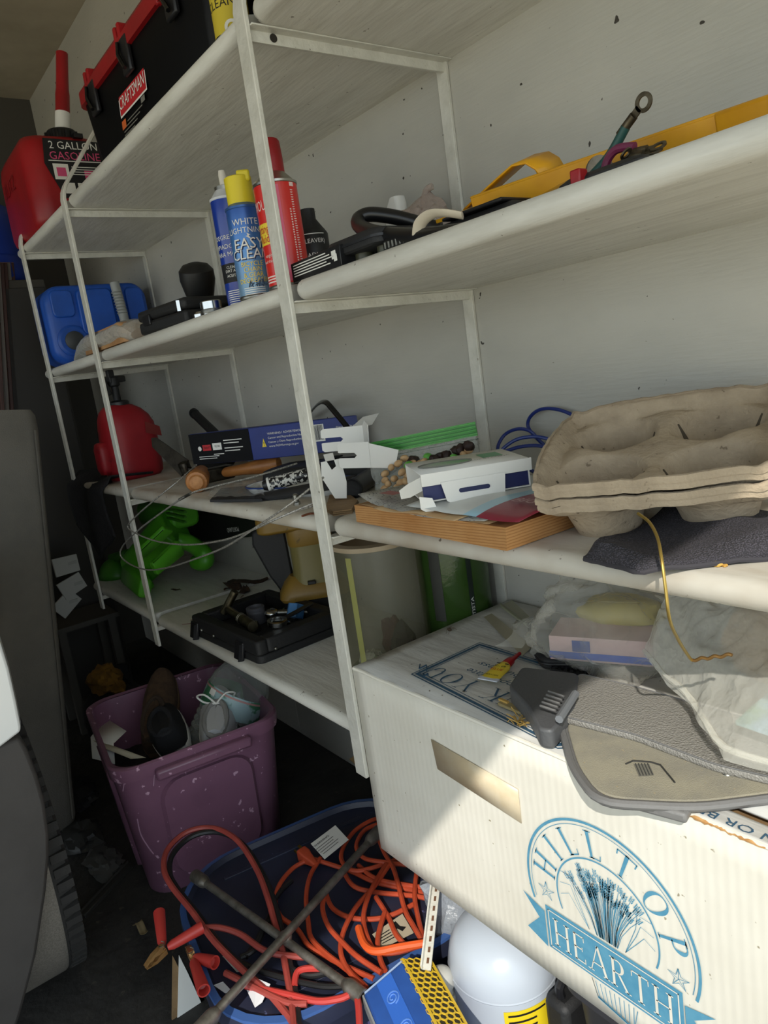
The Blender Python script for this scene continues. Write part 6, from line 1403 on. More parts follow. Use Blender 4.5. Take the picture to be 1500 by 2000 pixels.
# navy bin with its lid, carrying the cables
nav = mat('navy_bin_plastic', '262a3c', .42, c2='2b3148', scale=5, dirt=('56608a', 40, .70, .73)); nav_e = mat('navy_bin_edge', '3a5a94', .42)
NO = V((-1.292, -.07, 0)); NR = -.16; NW, ND, NZ = .56, .60, .205
nb_ = thing('storage_bin', 'low navy blue plastic bin with a shallow lid full of cords', 'bin', NO, (0, 0, NR))
ob('body', MB().loft([tring(NW*.80, ND*.80, .0, .06), tring(NW*.92, ND*.92, NZ - .02, .08)]), nav, nb_, ang=60)
ob('lid', MB().loft([tring(NW*.95, ND*.95, NZ - .022, .16), tring(NW, ND, NZ - .022, .17), tring(NW, ND, NZ - .002, .17), tring(NW*.99, ND*.99, NZ + .012, .168), tring(NW*.95, ND*.95, NZ + .014, .16), tring(NW*.93, ND*.93, NZ + .002, .155), tring(NW*.4, ND*.4, NZ, .06)], (False, True)), nav, nb_, ang=40)
ob('lid_edge', MB().loft([tring(NW*.995, ND*.995, NZ + .008, .169), tring(NW*.992, ND*.992, NZ + .0135, .168), tring(NW*.95, ND*.95, NZ + .0150, .16)], (False, False)), nav_e, nb_, ang=60)
for x in (-.2, .2): ob('lid_rib', MB().box((x, 0, NZ + .002), (.012, ND*.6, .004)), nav, nb_, bevel=.001)
ctn = thing('cardboard_box', 'brown cardboard box edge behind the navy bin against the wall', 'box', (-1.45, .365, 0), (0, 0, -.12))
ob('body', MB().loft([[(x, y, z) for x, y in rrect(.46, .10, .004, 1)] for z in (0, .245)]), card, ctn); ob('flap', MB().box((0, -.04, .25), (.44, .08, .004), rot(x=.2)), mat('card_pale', 'a08459', .8), ctn)

ZN = NZ + .004
chr_ = mat('worn_chrome_rod', '97928a', .42, .75, c2='6f6a62', scale=30)
lw = thing('lug_wrench', 'four way steel lug wrench lying across the cords', 'lug wrench', PZ(557, 1830, ZN + .035)); o2 = PZ(557, 1830, ZN + .035)
e_ = [PZ(383, 1712, ZN + .028) - o2, PZ(706, 1945, ZN + .022) - o2, PZ(738, 1625, ZN + .038) - o2, PZ(390, 2012, ZN + .05) - o2]
for a, b2 in ((0, 1), (2, 3)):
    ob('rod', MB().tube([e_[a]*.94, e_[b2]*.94], .0085, 14), chr_, lw)
    for i_ in (a, b2):
        d_ = e_[i_].normalized(); M = frame(e_[i_] - d_*.035, d_, (0, 0, 1)) @ rot(y=PI/2)
        ob('socket', MB().lathe([(.009, -.01), (.0135, .0), (.0145, .006), (.0145, .04), (.010, .04), (.009, .02), (.001, .02)], 18, M), chr_, lw)
ob('hub', MB().ball((0, 0, 0), (.014, .014, .012), 8), chr_, lw)

# orange extension cord: one long line laid in loops
ora = mat('orange_cord', 'b8492b', .5, c2='a63f24', scale=30)
ec_ = thing('extension_lead', 'long orange extension cord heaped in loops on the navy lid', 'cord', PZ(700, 1760, ZN)); o2 = PZ(700, 1760, ZN)
strands = [
 [(598, 1674), (626, 1682), (686, 1702), (730, 1722), (782, 1734), (842, 1746)],
 [(604, 1678), (572, 1696), (546, 1728), (538, 1760), (548, 1790), (580, 1814), (602, 1846), (632, 1866), (672, 1886), (730, 1912)],
 [(626, 1676), (606, 1710), (598, 1752), (602, 1800), (608, 1832), (636, 1862), (680, 1896), (716, 1930)],
 [(750, 1596), (722, 1604), (692, 1624), (670, 1656), (668, 1682), (690, 1700), (724, 1696), (782, 1676)],
 [(742, 1608), (712, 1622), (696, 1652), (712, 1676), (752, 1684), (800, 1690)],
 [(764, 1684), (732, 1730), (694, 1774), (670, 1822), (666, 1862), (682, 1898), (710, 1928)],
 [(754, 1688), (724, 1740), (710, 1788), (718, 1832), (736, 1858), (772, 1860), (822, 1846)],
 [(636, 1744), (630, 1774), (642, 1810), (670, 1842), (700, 1870), (745, 1900)],
 [(636, 1744), (650, 1774), (684, 1792), (730, 1795), (768, 1786), (812, 1764)],
 [(670, 1700), (690, 1730), (730, 1742), (810, 1750), (845, 1758)],
 [(700, 1690), (734, 1716), (790, 1728), (845, 1736)],
 [(734, 1752), (758, 1790), (774, 1826), (796, 1850)],
 [(814, 1700), (810, 1750), (818, 1798), (828, 1836)],
 [(752, 1780), (738, 1830), (742, 1870), (752, 1896)],
 [(740, 1640), (752, 1668), (770, 1700), (790, 1774), (806, 1806), (826, 1840)],
]
for n_, pl_ in enumerate(strands):
    P = [PZ(x, y, ZN + .006 + .0022*(n_ % 8) + .004*math.sin(i*1.7 + n_)**2) - o2 for i, (x, y) in enumerate(pl_)]
    ob('cord', MB().tube(spl(P, 7), .0052, 8), ora, ec_)
P = [PZ(x, y, z_) - o2 for x, y, z_ in ((700, 1812, ZN + .03), (712, 1845, ZN + .035), (735, 1858, ZN + .04), (780, 1850, ZN + .05), (830, 1842, ZN + .06))]; ob('cord', MB().tube(spl(P, 5), .0072, 8), mat('bright_orange_cord', 'dd5a26', .45), ec_)
a, b2 = PZ(612, 1685, ZN + .014) - o2, PZ(575, 1655, ZN + .016) - o2; d_ = (b2 - a).normalized(); M = frame(a, d_, (0, 0, 1))
ob('plug', MB().loft([[(x, y, z) for y, z in rrect(w, h, .005, 3)] for x, w, h in ((-.012, .013, .013), (0, .016, .016), (.022, .024, .022), (.03, .030, .026), (.048, .030, .026))], M=M), ora, ec_)
for y, z in ((-.008, .005), (.008, .005)): ob('prong', MB().box((.058, y, z), (.022, .0018, .007), M), mat('brass_prong', 'b39a4c', .3, 1), ec_)
ob('ground_pin', MB().tube([(.048, 0, -.006), (.07, 0, -.006)], .003, 8, M=M), mat('brass_pin', 'a8904a', .3, 1), ec_)
P = [PZ(x, y, ZN + .03) - o2 for x, y in ((607, 1648), (655, 1612), (681, 1640), (634, 1678))]
tg_ = ob('tag', MB().add(P, [(0,1,2,3)]), white_pr, ec_, ang=0, solid=.0008); u_ = (P[2] - P[3]); Mt2 = frame(P[3] + V((0, 0, .001)), u_, P[0] - P[3]); lb = MB()
lay(lb, 'WARNING', .010, Mt2, u_.length*.5, (P[0]-P[3]).length*.68, .0006)
for i in range(4): patch(lb, u_.length*.12, u_.length*(.85 - .1*(i % 2)), (P[0]-P[3]).length*(.55 - .12*i), (P[0]-P[3]).length*(.55 - .12*i) + .0016, Mt2, .0006)
ob('lettering', lb, black_pr, tg_, ang=0)
P = [PZ(x, y, ZN + .012) - o2 for x, y in ((727, 1825), (786, 1785), (808, 1822), (748, 1852))]
tg_ = ob('tag', MB().add(P, [(0,1,2,3)]), mat('cream_tag', 'b5ab95', .6), ec_, ang=0, solid=.0008); lb = MB()
lb.add([P[0].lerp(P[1], a)*(1-b_) + P[3].lerp(P[2], a)*b_ + V((0, 0, .0012)) for a, b_ in ((.62, .15), (.72, .12), (.76, .45), (.9, .62), (.74, .72), (.66, .5), (.58, .4))], [tuple(range(7))])
for i in range(4): q = .3 + .15*i; lb.add([P[0].lerp(P[1], a)*(1-b_) + P[3].lerp(P[2], a)*b_ + V((0, 0, .0012)) for a, b_ in ((.06, q), (.45, q), (.45, q + .05), (.06, q + .05))], [(0,1,2,3)])
ob('symbols', lb, black_pr, tg_, ang=0)

# jumper cables
jred = mat('red_cable', 'a0443c', .45, c2='8c3a34', scale=20); jblk = mat('black_cable', '1a1a1c', .45); jbr = mat('bright_red_vinyl', 'b83a34', .38)
jc_ = thing('jumper_cables', 'red and black jumper cables looping across the navy lid', 'jumper cables', PZ(450, 1800, ZN)); o2 = PZ(450, 1800, ZN)
loop1 = [(600, 2030, 0), (575, 2000, 0), (530, 1945, .005), (480, 1900, .012), (420, 1840, .03), (375, 1780, .04), (335, 1730, .05), (320, 1695, .055), (328, 1658, .06), (365, 1625, .065), (415, 1617, .065), (462, 1640, .06), (500, 1695, .045), (522, 1750, .03), (536, 1800, .016), (550, 1850, .01), (562, 1910, .006), (570, 1960, .004), (576, 2030, .004)]
ob('red_lead', MB().tube(spl([PZ(x, y, ZN + .008 + z) - o2 for x, y, z in loop1], 6), .0066, 8), jred, jc_)
ob('black_lead', MB().tube(spl([PZ(x, y, ZN + .008 + z) - o2 for x, y, z in [(x + 11, y + 5 + (3 if y < 1700 else 0), max(z - .006, 0)) for x, y, z in loop1]], 6), .0066, 8), jblk, jc_)
for pts in (((398, 1812, .035), (430, 1812, .03), (470, 1825, .02), (520, 1858, .012), (580, 1868, .01), (600, 1868, .01)), ((575, 1925, .006), (580, 1900, .01), (600, 1892, .01), (640, 1892, .006)), ((480, 1925, .006), (560, 1942, .008), (620, 1955, .008), (665, 1950, .012), (692, 1940, .014), (700, 1965, .014), (703, 2030, .01)), ((440, 1900, .01), (500, 1930, .008), (560, 1958, .006), (600, 1960, .006))):
    ob('red_lead', MB().tube(spl([PZ(x, y, ZN + .008 + z) - o2 for x, y, z in pts], 6), .0062, 8), jbr if pts[0][0] in (575, 480) else jred, jc_)
for pts in (((480, 1870, .004), (500, 1840, .006), (530, 1800, .006), (560, 1880, .004), (600, 1905, .004), (640, 1900, .004)), ((570, 1720, .004), (545, 1745, .004), (525, 1790, .004), (500, 1850, .006), (470, 1870, .005)), ((470, 1880, .003), (520, 1900, .004), (620, 1925, .004), (680, 1925, .004))):
    ob('black_lead', MB().tube(spl([PZ(x, y, ZN + .006 + z) - o2 for x, y, z in pts], 6), .0055, 8), jblk, jc_)
cop = mat('copper_jaw', 'c79a63', .35, .7, c2='a97c48', scale=40)
def clamp(px0, px1, px2, z, lab=''):
    """handle ends at px0 and px1, jaws at px2"""
    pv = PZ(*px2[0], ZN + z) - o2; tip = PZ(*px2[1], ZN + z - .01) - o2
    for hx in (px0, px1):
        h_ = PZ(*hx, ZN + z + .012) - o2; d_ = h_ - pv; n_ = 10
        M = frame(pv + d_*.12, d_, (0, 0, 1)) @ rot(y=PI/2); L_ = d_.length*.88
        ob('clamp_grip', MB().lathe([(.006, 0), (.0095, .01), (.0115, L_*.7), (.0125, L_), (.0100, L_), (.0095, L_*.8), (.001, L_*.75)], 16, M), jbr, jc_)
    d_ = tip - pv
    for s in (-1, 1):
        M = frame(pv, d_, (0, 0, 1)); L_ = d_.length
        ob('clamp_jaw', MB().prism([(-.006, s*.001), (-.004, s*.012), (L_*.5, s*.011), (L_, s*.003), (L_*.9, s*.002), (L_*.75, s*.005), (L_*.6, s*.002), (L_*.45, s*.005), (L_*.2, s*.001)], -.005, .006, M), cop, jc_)
    ob('pivot', MB().lathe([(.004, -.008), (.004, .010), (.002, .012)], 10, tr(pv)), brass, jc_); ob('spring', MB().tube(spl([pv + V((.006*math.cos(i*1.3), .006*math.sin(i*1.3), .006 + .0015*i)) for i in range(8)], 3), .001, 5), steel, jc_)
clamp((311, 1782), (397, 1810), ((318, 1856), (284, 1890)), .035)
clamp((398, 1935), (420, 1880), ((375, 1868), (366, 1850)), .02)

# scraps of paper on the lid
for i, (pix, lab, c_) in enumerate(((((435, 1868), (455, 1872), (478, 1898), (462, 1898)), 'small white printed slip under the black cable on the navy lid', 'c9c9c4'), (((480, 1930), (500, 1910), (528, 1922), (512, 1958), (498, 1968)), 'curled white paper scrap beside the wrench rod', 'd8d8da'), (((418, 1925), (436, 1918), (452, 1935), (440, 1940)), 'tiny white paper scrap by the lower clamp', 'c4cad2'))):
    q0 = PZ(*pix[0], ZN + .006); t_ = thing('paper_scrap', lab, 'paper', q0); P = [PZ(x, y, ZN + .006 + (.014 if k_ in (1, 2) and i == 1 else 0)) - q0 for k_, (x, y) in enumerate(pix)]
    ob('sheet', MB().add(P, [tuple(range(len(P)))]), mat('paper_%d' % i, c_, .7), t_, solid=.0008, ang=0); ob('fold', MB().tube([P[0], P[1]], .001, 5), mat('paper_fold_%d' % i, c_, .8), t_)
# torn card and paper at the left edge of the bin
q0 = PZ(360, 1960, .02); tc_ = thing('torn_card', 'torn brown cardboard with white paper standing at the left corner of the navy bin', 'cardboard', (q0.x, q0.y, 0))
o3 = V((q0.x, q0.y, 0)); P = [PX(x, y, q0.x - .0) - o3 for x, y in ((338, 1868), (356, 1905), (398, 2000), (352, 2060))]
P[3].z = 0; P.insert(3, V((0, P[2].y, 0)))
ob('board', MB().prism([(p.y, p.z) for p in P], -.004, .0, frame((0, 0, 0), (0, 1, 0), (0, 0, 1))), card, tc_); ob('white_liner', MB().prism([(p.y*1.02 + .012, p.z*.97) for p in P], .001, .003, frame((0, 0, 0), (0, 1, 0), (0, 0, 1))), white_pr, tc_)

# blue and yellow drop light lying on the lid
A, B, Cc = PZ(703, 1925, .238), PZ(786, 1876, .272), PZ(830, 1860, .252); dv = PZ(856, 2014, .272) - B
bly = thing('work_light', 'blue box shaped tool with a yellow honeycomb grille lying on the cords', 'work light', M=frame(B, dv, V((0, 0, 1)).cross(dv)))
Mi = MW[bly.name].inverted(); a_, c_ = Mi @ A, Mi @ Cc; a_.x = c_.x = 0; Lx = dv.length*1.3
blu = mat('tool_blue', '2f569f', .35, c2='284a8c', scale=8); ylw = mat('grille_yellow', 'dcb62e', .4)
zb = min(a_.z, c_.z) - .028
sec = [(a_.y, a_.z), (0, 0), (c_.y, c_.z), (c_.y, zb), (a_.y, zb)]
ob('housing', MB().loft([[(x, y, z) for y, z in sec] for x in (0, Lx)]), blu, bly, bevel=.004)
ob('top_end', MB().loft([[(-.003, y*.97, z*.97 - .001) for y, z in sec], [(.0, y*.97, z*.97 - .001) for y, z in sec]]), mat('end_pale', '9fb4d6', .3), bly)
nrm2 = V((0, a_.z, -a_.y)).normalized(); nrm2 = nrm2 if nrm2.z > 0 else -nrm2
Mbl = frame((0, 0, 0), (1, 0, 0), (0, a_.y, a_.z)); s_ = 1 if (Mbl.to_3x3() @ V((0, 0, 1))).z > 0 else -1; wb_ = a_.length
for i in range(3):
    x = Lx*(.24 + .30*i); mb = MB(); n_ = 26
    ob('swirl', MB().tube([(x + (.003 + .011*k/n_)*math.cos(k*.5), wb_*.5 + (.003 + .011*k/n_)*math.sin(k*.5), s_*.001) for k in range(n_)], .0013, 5, M=Mbl), mat('swirl_pale', '5c86cf', .3), bly)
ob('raised_strip', MB().box((Lx*.5, wb_*.5, s_*.0002), (Lx*.96, wb_*.36, .0012), Mbl), mat('tool_blue_b', '3565bd', .3), bly)
ob('grey_side', MB().box((Lx*.5, a_.y*1.02, (a_.z + zb)/2), (Lx*.99, .003, (a_.z - zb)*.95)), mat('side_grey', '8a8c8e', .5), bly)
Myl = frame((0, 0, 0), (1, 0, 0), (0, c_.y, c_.z)); s2_ = 1 if (Myl.to_3x3() @ V((0, 0, 1))).z > 0 else -1; wy = c_.length
ob('grille_back', MB().box((Lx*.5, wy*.5, s2_*.001), (Lx, wy, .002), Myl), mat('grille_shadow', '2a2618', .7), bly)
# honeycomb: walls of hexagonal cells joined in one piece
gm = MB(); R_ = .0078; st = R_*1.5; hh = R_*math.sqrt(3)
for i in range(int(Lx/st)):
    for j_ in range(int(wy/hh) + 1):
        cx_, cy_ = st*(i + .5), hh*(j_ + .5*(i % 2)); 
        if cy_ > wy: continue
        O = [(cx_ + R_*math.cos(PI/3*k), cy_ + R_*math.sin(PI/3*k)) for k in range(6)]; I = [(cx_ + R_*.80*math.cos(PI/3*k), cy_ + R_*.80*math.sin(PI/3*k)) for k in range(6)]
        z0, z1 = s2_*.002, s2_*.0038
        gm.add([(x, y, z1) for x, y in O + I] + [(x, y, z0) for x, y in I], [f for k in range(6) for f in ((k, (k+1) % 6, 6 + (k+1) % 6, 6 + k), (6 + k, 6 + (k+1) % 6, 12 + (k+1) % 6, 12 + k))], Myl)
g_ = ob('honeycomb_grille', gm, ylw, bly, ang=0); g_['kind'] = 'stuff'
ob('grille_frame', MB().box((Lx*.5, 0, s2_*.003), (Lx, .004, .003), Myl).box((Lx*.5, wy, s2_*.003), (Lx, .004, .003), Myl), ylw, bly)

bw = MW[bly.name] @ V((Lx*.5, (a_.y + c_.y)/2, zb))
lc_ = thing('small_crate', 'small lavender blue plastic crate under the blue and yellow tool', 'crate', (bw.x, bw.y - .01, 0), (0, 0, -.35))
hc_ = min((MW[bly.name] @ V((x, y, zb))).z for x in (0, Lx) for y in (a_.y, c_.y)) - .003
lav = mat('lavender_plastic', '6d70a8', .5); ob('body', MB().loft([[(x*k, y*k, z) for x, y in rrect(.15, .15, .015, 4)] for z, k in ((0, .9), (hc_ - .02, .98))]), lav, lc_, ang=50); ob('rim', MB().loft([[(x*k, y*k, z) for x, y in rrect(.155, .155, .015, 4)] for z, k in ((hc_ - .022, 1), (hc_ - .002, 1.02), (hc_, 1))]), lav, lc_, ang=50)

# slotted white angle bar, grey bag, pipe and board behind the tool
a, b2 = PZ(853, 1722, .30), PZ(833, 1895, .262)
sa = thing('slotted_bar', 'white slotted metal angle bar standing up beside the grey plastic bag', 'angle bar', b2); d_ = a - b2; d_ = d_*1.15; Ls = d_.length
Ms_ = frame((0, 0, 0), d_, (.85, .5, 0))
ob('flange', MB().box((Ls/2, 0, 0), (Ls, .016, .003), Ms_), m_bar, sa); ob('flange', MB().box((Ls/2, -.008, -.006), (Ls, .003, .012), Ms_), m_bar, sa)
for i in range(9): ob('slot', MB().box((Ls*(.08 + .1*i), .001, 0), (Ls*.05, .0045, .0042), Ms_), mat('slot_rust', '6b4a35', .8), sa)
gb_ = thing('grey_bag', 'crumpled grey plastic bag with a red edge under the white carton', 'bag', PZ(890, 1830, .16))
ob('film', lump((0, .03, 0), (.085, .07, .075), 7.7, .35, 20), mat('grey_bag_plastic', '8d939b', .35, bump=.6, bscale=50), gb_, ang=30); ob('red_edge', MB().tube(spl([(-.05, -.045, .01), (-.02, -.058, .012), (.02, -.055, .02)], 4), .006, 6), jbr, gb_)
sp2 = PZ(890, 1830, .16); ob2_ = thing('orange_board', 'orange cardboard carton under the grey plastic bag', 'carton', (-.945, .045, 0))
ob('carton', MB().box((0, 0, .088), (.05, .12, .176)), mat('orange_card', 'c2762f', .7, c2='ad6523', scale=12), ob2_, bevel=.002); ob('flap', MB().box((0, -.062, .15), (.045, .003, .04)), mat('orange_card_b', 'b56c2a', .7), ob2_)
pv0 = PZ(862, 1905, .235); pv_ = thing('plastic_pipe', 'short grey white plastic pipe between the tool and the jug', 'pipe', (pv0.x, pv0.y, 0))
ob('pipe', MB().lathe([(.019, 0), (.019, pv0.z - .02), (.022, pv0.z - .018), (.022, pv0.z), (.017, pv0.z + .008), (.008, pv0.z + .012)], 20), mat('pvc_grey', 'b9b8b2', .4), pv_); ob('coupling', MB().lathe([(.0225, pv0.z - .05), (.0235, pv0.z - .048), (.0235, pv0.z - .035), (.0225, pv0.z - .033)], 20), mat('pvc_grey_b', 'a9a8a2', .4), pv_)

# white jug under the carton
jx = PZ(1000, 1880, .285)
wj = thing('white_jug', 'rounded translucent white jug with a yellow label below the carton', 'jug', (-.875, .052, 0))
jx = V((-.875, .052, 0))
mj, t, p, tc = base('milky_jug'); p.inputs['Base Color'].default_value = lin('b9c1cc'); p.inputs['Roughness'].default_value = .28; p.inputs['Subsurface Weight'].default_value = .25; p.inputs['Subsurface Radius'].default_value = (.02, .02, .02)
ob('body', MB().lathe([(.090, 0), (.097, .008), (.099, .02), (.101, .225), (.1005, .240), (.094, .268), (.082, .290), (.058, .309), (.03, .317), (.001, .319)], 44), mj, wj, ang=70); ob('seam', MB().lathe([(.1005, .228), (.1018, .231), (.1005, .234)], 44, cap=(False, False)), mj, wj)
lm = MB(); an = math.atan2(CAM.y - jx.y, CAM.x - jx.x) + .35
lm.grid(12, 1, lambda u, v: (math.cos(an - .45 + .9*u)*.1016, math.sin(an - .45 + .9*u)*.1016, .11 + .108*v)); lbl = ob('label', lm, mat('label_yellow', 'e6c91f', .5), wj)
lb = MB()
for i in range(5): lb.grid(6, 1, lambda u, v: (math.cos(an - .38 + (.5 if i else .7)*u)*.1022, math.sin(an - .38 + (.5 if i else .7)*u)*.1022, .207 - .013*i + .004*v))
ob('lettering', lb, black_pr, lbl, ang=0)
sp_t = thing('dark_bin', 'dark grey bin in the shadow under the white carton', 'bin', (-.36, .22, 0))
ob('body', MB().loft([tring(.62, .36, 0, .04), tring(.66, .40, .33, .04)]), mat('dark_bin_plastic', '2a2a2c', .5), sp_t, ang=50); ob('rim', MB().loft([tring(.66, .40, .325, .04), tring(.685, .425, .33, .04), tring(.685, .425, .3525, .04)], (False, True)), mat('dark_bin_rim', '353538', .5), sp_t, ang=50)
cs_ = thing('black_case', 'black hard case standing in front of the dark bin under the carton', 'case', (-.735, .10, 0), (0, 0, 0))
ob('shell', MB().box((0, 0, .125), (.05, .14, .25)), blk_m, cs_, bevel=.012); ob('handle', MB().tube(spl([(0, -.05, .245), (0, -.045, .275), (0, .045, .275), (0, .05, .245)], 4), .008, 8), blk, cs_)
gr_ = thing('dry_weeds', 'dry weeds caught beside the white jug', 'weeds', (jx.x + .115, jx.y + .03, 0)); 
for i in range(5): ob('stalk', MB().tube(spl([(0, 0, 0), (.01*math.cos(i), .02*math.sin(i*2.), .12), (.025*math.cos(i*1.7), .03*math.sin(i), .24 + .01*(i % 4))], 3), .0009, 5), mat('weed_grey', '7d7055', .9), gr_)

# ------------------------------------------------------------------ far left
XC = -1.5
car_w = mat('car_white', 'e2e3e2', .22, coat=.5); clad = mat('car_grey_cladding', '3f3c3a', .6, c2='383533', scale=8, bump=.1, bscale=200)
ca = thing('car', 'white car with grey lower cladding and a dusty tyre at the left edge', 'car', (-2.4, -1.25, 0))
yz = [(-.585, .726), (-.543, .742), (-.5405, .752), (-.538, .80), (-.536, .87), (-.5385, .935), (-.555, .985), (-.60, 1.02), (-.72, 1.05), (-1.25, 1.07), (-1.85, 1.04), (-1.93, .95), (-1.93, .726)]
def ext(sec, x0, x1, k=.985, dx=.03):
    cy = sum(y for y, z in sec)/len(sec); cz = sum(z for y, z in sec)/len(sec)
    return MB().loft([[(x, cy + (y - cy)*q, cz + (z - cz)*q) for y, z in sec] for x, q in ((x0, k), (x0 - dx, 1), (x1, 1))])
ob('body_panel', ext(yz, XC + .02, -3.3), car_w, ca, ang=40, bevel=.004, world=True)
yz = [(-.548, .728), (-.541, .70), (-.535, .64), (-.534, .58), (-.540, .515), (-.549, .47), (-.570, .40), (-.615, .28), (-.665, .18), (-.70, .12), (-1.8, .12), (-1.93, .3), (-1.93, .728)]
ob('bumper_cladding', ext(yz, XC, XC - .16, .99, .02), clad, ca, ang=50, bevel=.006, world=True)
ob('lamp_hollow', MB().lathe([(.07, 0), (.06, .004), (.05, -.02)], 24, frame((XC + .004, -.80, .30), (0, 1, 0), (0, 0, 1))), blk_m, ca, world=True)
ob('sill', MB().box((-2.85, -.62, .26), (.7, .12, .10)), clad, ca, bevel=.02, world=True)
ob('side_panel', MB().box((-2.9, -1.2, .52), (.75, 1.2, .44)), car_w, ca, bevel=.02, world=True)
# the tyre, turned so its tread faces the viewer
tyr = mat('tyre_rubber', '2b2a29', .85, bump=.2, bscale=120); tread = mat('dusty_tread', '7d7870', .9, c2='6d6962', scale=300, lo=.45, hi=.55)
WX, WY, WR = -1.915, -.615, .36
Mw = frame((WX, WY, WR), (1, 0, 0), (0, 0, 1))     # axis along Y
ty = ob('tyre', MB().lathe([(.20, -.10), (.25, -.108), (.32, -.105), (.35, -.095), (.358, -.07), (.36, 0), (.358, .07), (.35, .095), (.32, .105), (.25, .108), (.20, .10)], 64, Mw, (False, False)), tyr, ca, ang=50, world=True)
ob('tread_band', MB().lathe([(.359, -.062), (.362, -.056), (.363, .060), (.359, .066)], 64, Mw, (False, False)), tread, ty, ang=50, world=True)
for i in range(-16, 17):
    a = i*2*PI/72
    ob('tread_lug', MB().box((.333*math.cos(a), .333*math.sin(a), -.083), (.014, .0165, .030), Mw @ rot(z=0) if False else Mw @ tr((0, 0, 0)) @ Matrix.Identity(4)) if False else MB().box((.356, 0, -.084), (.016, .0185, .032), Mw @ rot(z=a)), tyr, ty, world=True)
ob('wheel_rim', MB().lathe([(.205, -.09), (.19, -.06), (.06, -.05), (.05, -.07), (.001, -.07)], 32, Mw, (False, False)), steel, ca, world=True)

pn = thing('upholstered_panel', 'tall grey upholstered seat back standing on the floor beyond the car', 'seat back', M=tr((-2.66, -.445, 0)) @ rot(x=-.125))
gu = mat('grey_upholstery', '67635c', .9, c2='5d5a54', scale=6, bump=.2, bscale=300)
ob('cushion', MB().loft([[(x, y, z) for x, y in rrect(.50, .17*k, .035*k, 5)] for z, k in ((0.02, .9), (.05, 1), (1.30, 1), (1.345, .94), (1.362, .8))]), gu, pn, ang=60)
ob('piping', MB().tube([(.253, .07, .05), (.253, .07, .7), (.253, .07, 1.3)], .005, 6), mat('grey_piping', '545049', .9), pn)
ob('base_board', MB().box((0, 0, .012), (.46, .15, .024)), blk_m, pn)
stk = mat('red_brown_wood', '4d2b22', .5, c2='3c211a', scale=12, stretch=(1, 1, .2)); stw = mat('grey_wood', '6d6660', .6)
for i in range(6):
    p0 = PX(4 + 9*i, 785, -3.35 - .02*i); p1 = PX(-8 + 7*i, 560, -3.35 - .02*i)
    s_t = thing('wood_strip', 'thin %s strip standing behind the grey seat back, number %s from the left' % (('red brown', 'pale grey')[i in (1, 4)], ('one', 'two', 'three', 'four', 'five', 'six')[i]), 'wood strip', (p0.x, p0.y, 0), group='upright wood strips')
    d_ = (p1 - p0); k_ = -p0.z/d_.z; q0 = p0 + d_*k_; o3 = V((p0.x, p0.y, 0)); q1 = p1 + d_*.2
    M = frame(q0 - o3, q1 - q0, (0, 1, 0)); L_ = (q1 - q0).length
    ob('strip', MB().box((L_/2, 0, 0), (L_, .014, .02), M), stw if i in (1, 4) else stk, s_t, bevel=.002); ob('end_cut', MB().box((L_ + .001, 0, 0), (.002, .013, .019), M), mat('end_grain_%d' % i, '7a5a44', .8), s_t)
for i, (x, y, lab) in enumerate(((128, 1105, 'white paper cup sleeve, topmost of the pale scraps beyond the seat back'), (140, 1145, 'pale folded paper in the middle of the scraps beyond the seat back'), (130, 1180, 'pale paper scrap lowest beyond the seat back'))):
    q0 = PX(x, y, -3.12); t_ = thing('paper_scrap', lab, 'paper', q0 - V((0, 0, .04)))
    ob('sheet', MB().prism([(-.05, -.03), (.05, -.04), (.055, .03), (-.045, .045)], -.004, .004, frame((0, 0, .04), (-.2, 1, .1), (0, .1, 1)) @ rot(z=.3*i)), mat('dull_white_%d' % i, 'b5b5b0', .8), t_); ob('fold', MB().box((0, .0, .045), (.004, .09, .012)), mat('dull_white_f%d' % i, 'a5a5a0', .8), t_)
shf = thing('side_shelf', 'low dark stand holding the pale paper scraps at the far end', 'stand', (-3.22, -.05, 0))
ob('top', MB().box((0, 0, .46), (.25, .26, .02)), m_dark, shf)
for x in (-.1, .1):
    for y in (-.1, .1): ob('leg', MB().box((x, y, .225), (.03, .03, .45)), m_dark, shf)
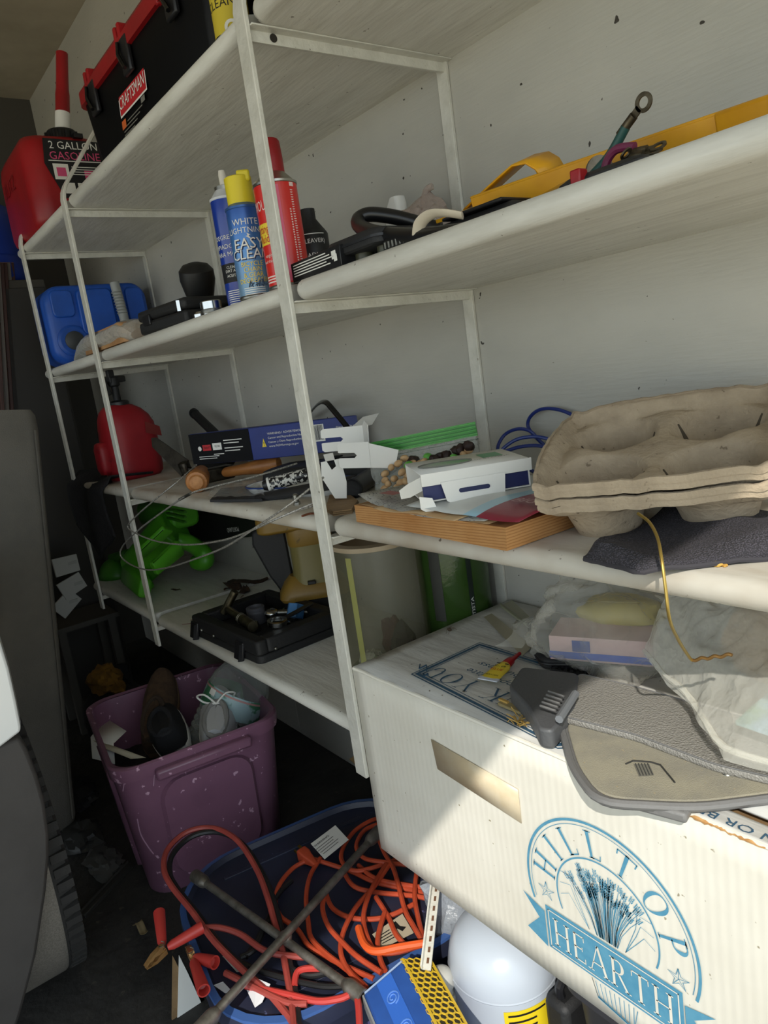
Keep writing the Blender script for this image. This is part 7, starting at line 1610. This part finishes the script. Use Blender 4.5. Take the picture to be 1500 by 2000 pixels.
# dark clutter on the floor between the car and the tote
for i, (x, y, s_, lab) in enumerate(((150, 1560, .07, 'dark crumpled plastic on the floor furthest from the viewer'), (165, 1640, .06, 'dark crumpled plastic beside the purple tote'), (205, 1690, .05, 'dusty clear plastic sheet nearest the tote corner'))):
    q0 = PZ(x, y, .0); t_ = thing('floor_scrap', lab, 'scrap', q0); c_ = ('29292a', '333332', '4a4a48')[i]
    ob('crumple', lump((0, 0, 0), (s_*1.6, s_, s_*.35), 3 + i*2, .45, 12), mat('floor_scrap_%d' % i, c_, .45), t_, ang=20); ob('fold', lump((s_, s_*.3, 0), (s_*.5, s_*.5, s_*.25), 8 + i, .4, 7), mat('floor_scrap_b%d' % i, c_, .5), t_, ang=20)
q0 = PZ(230, 1720, .0); q1 = PZ(165, 1790, .0); fr_ = thing('floor_strip', 'dark metal strip on the floor in front of the purple tote', 'strip', q1)
d_ = q0 - q1; ob('strip', MB().box((d_.length*.7, 0, .006), (d_.length*1.5, .02, .012), frame((0, 0, 0), d_, V((0, 0, 1)).cross(d_))), mat('strip_dark', '33322f', .5), fr_, bevel=.002); ob('lip', MB().box((d_.length*.7, .009, .014), (d_.length*1.5, .003, .008), frame((0, 0, 0), d_, V((0, 0, 1)).cross(d_))), mat('strip_dark_b', '3d3b37', .5), fr_)
q0 = PZ(275, 1808, .03); lf_ = thing('dry_leaf', 'curled dry leaf on the floor left of the red clamp', 'leaf', q0 - V((0, 0, .02)))
ob('blade', MB().grid(5, 3, lambda u, v: ((u-.5)*.05, (v-.5)*.018, .012 + .008*math.sin(6*u) + .01*abs(v-.5))), mat('leaf_tan', '77684a', .9), lf_, solid=.0008); ob('stem', MB().tube([(-.025, 0, .01), (-.045, -.01, .0)], .0012, 5), mat('leaf_tan_b', '6b5c40', .9), lf_)

# prints too small to pick apart letter by letter stay one piece per print
for o in bpy.data.objects:
    if o.type == 'MESH' and o.parent is not None and o.name.split('.')[0] in ('lettering', 'small_print', 'letter_shadow', 'gauge_ticks', 'ring_grip'): o['kind'] = 'stuff'
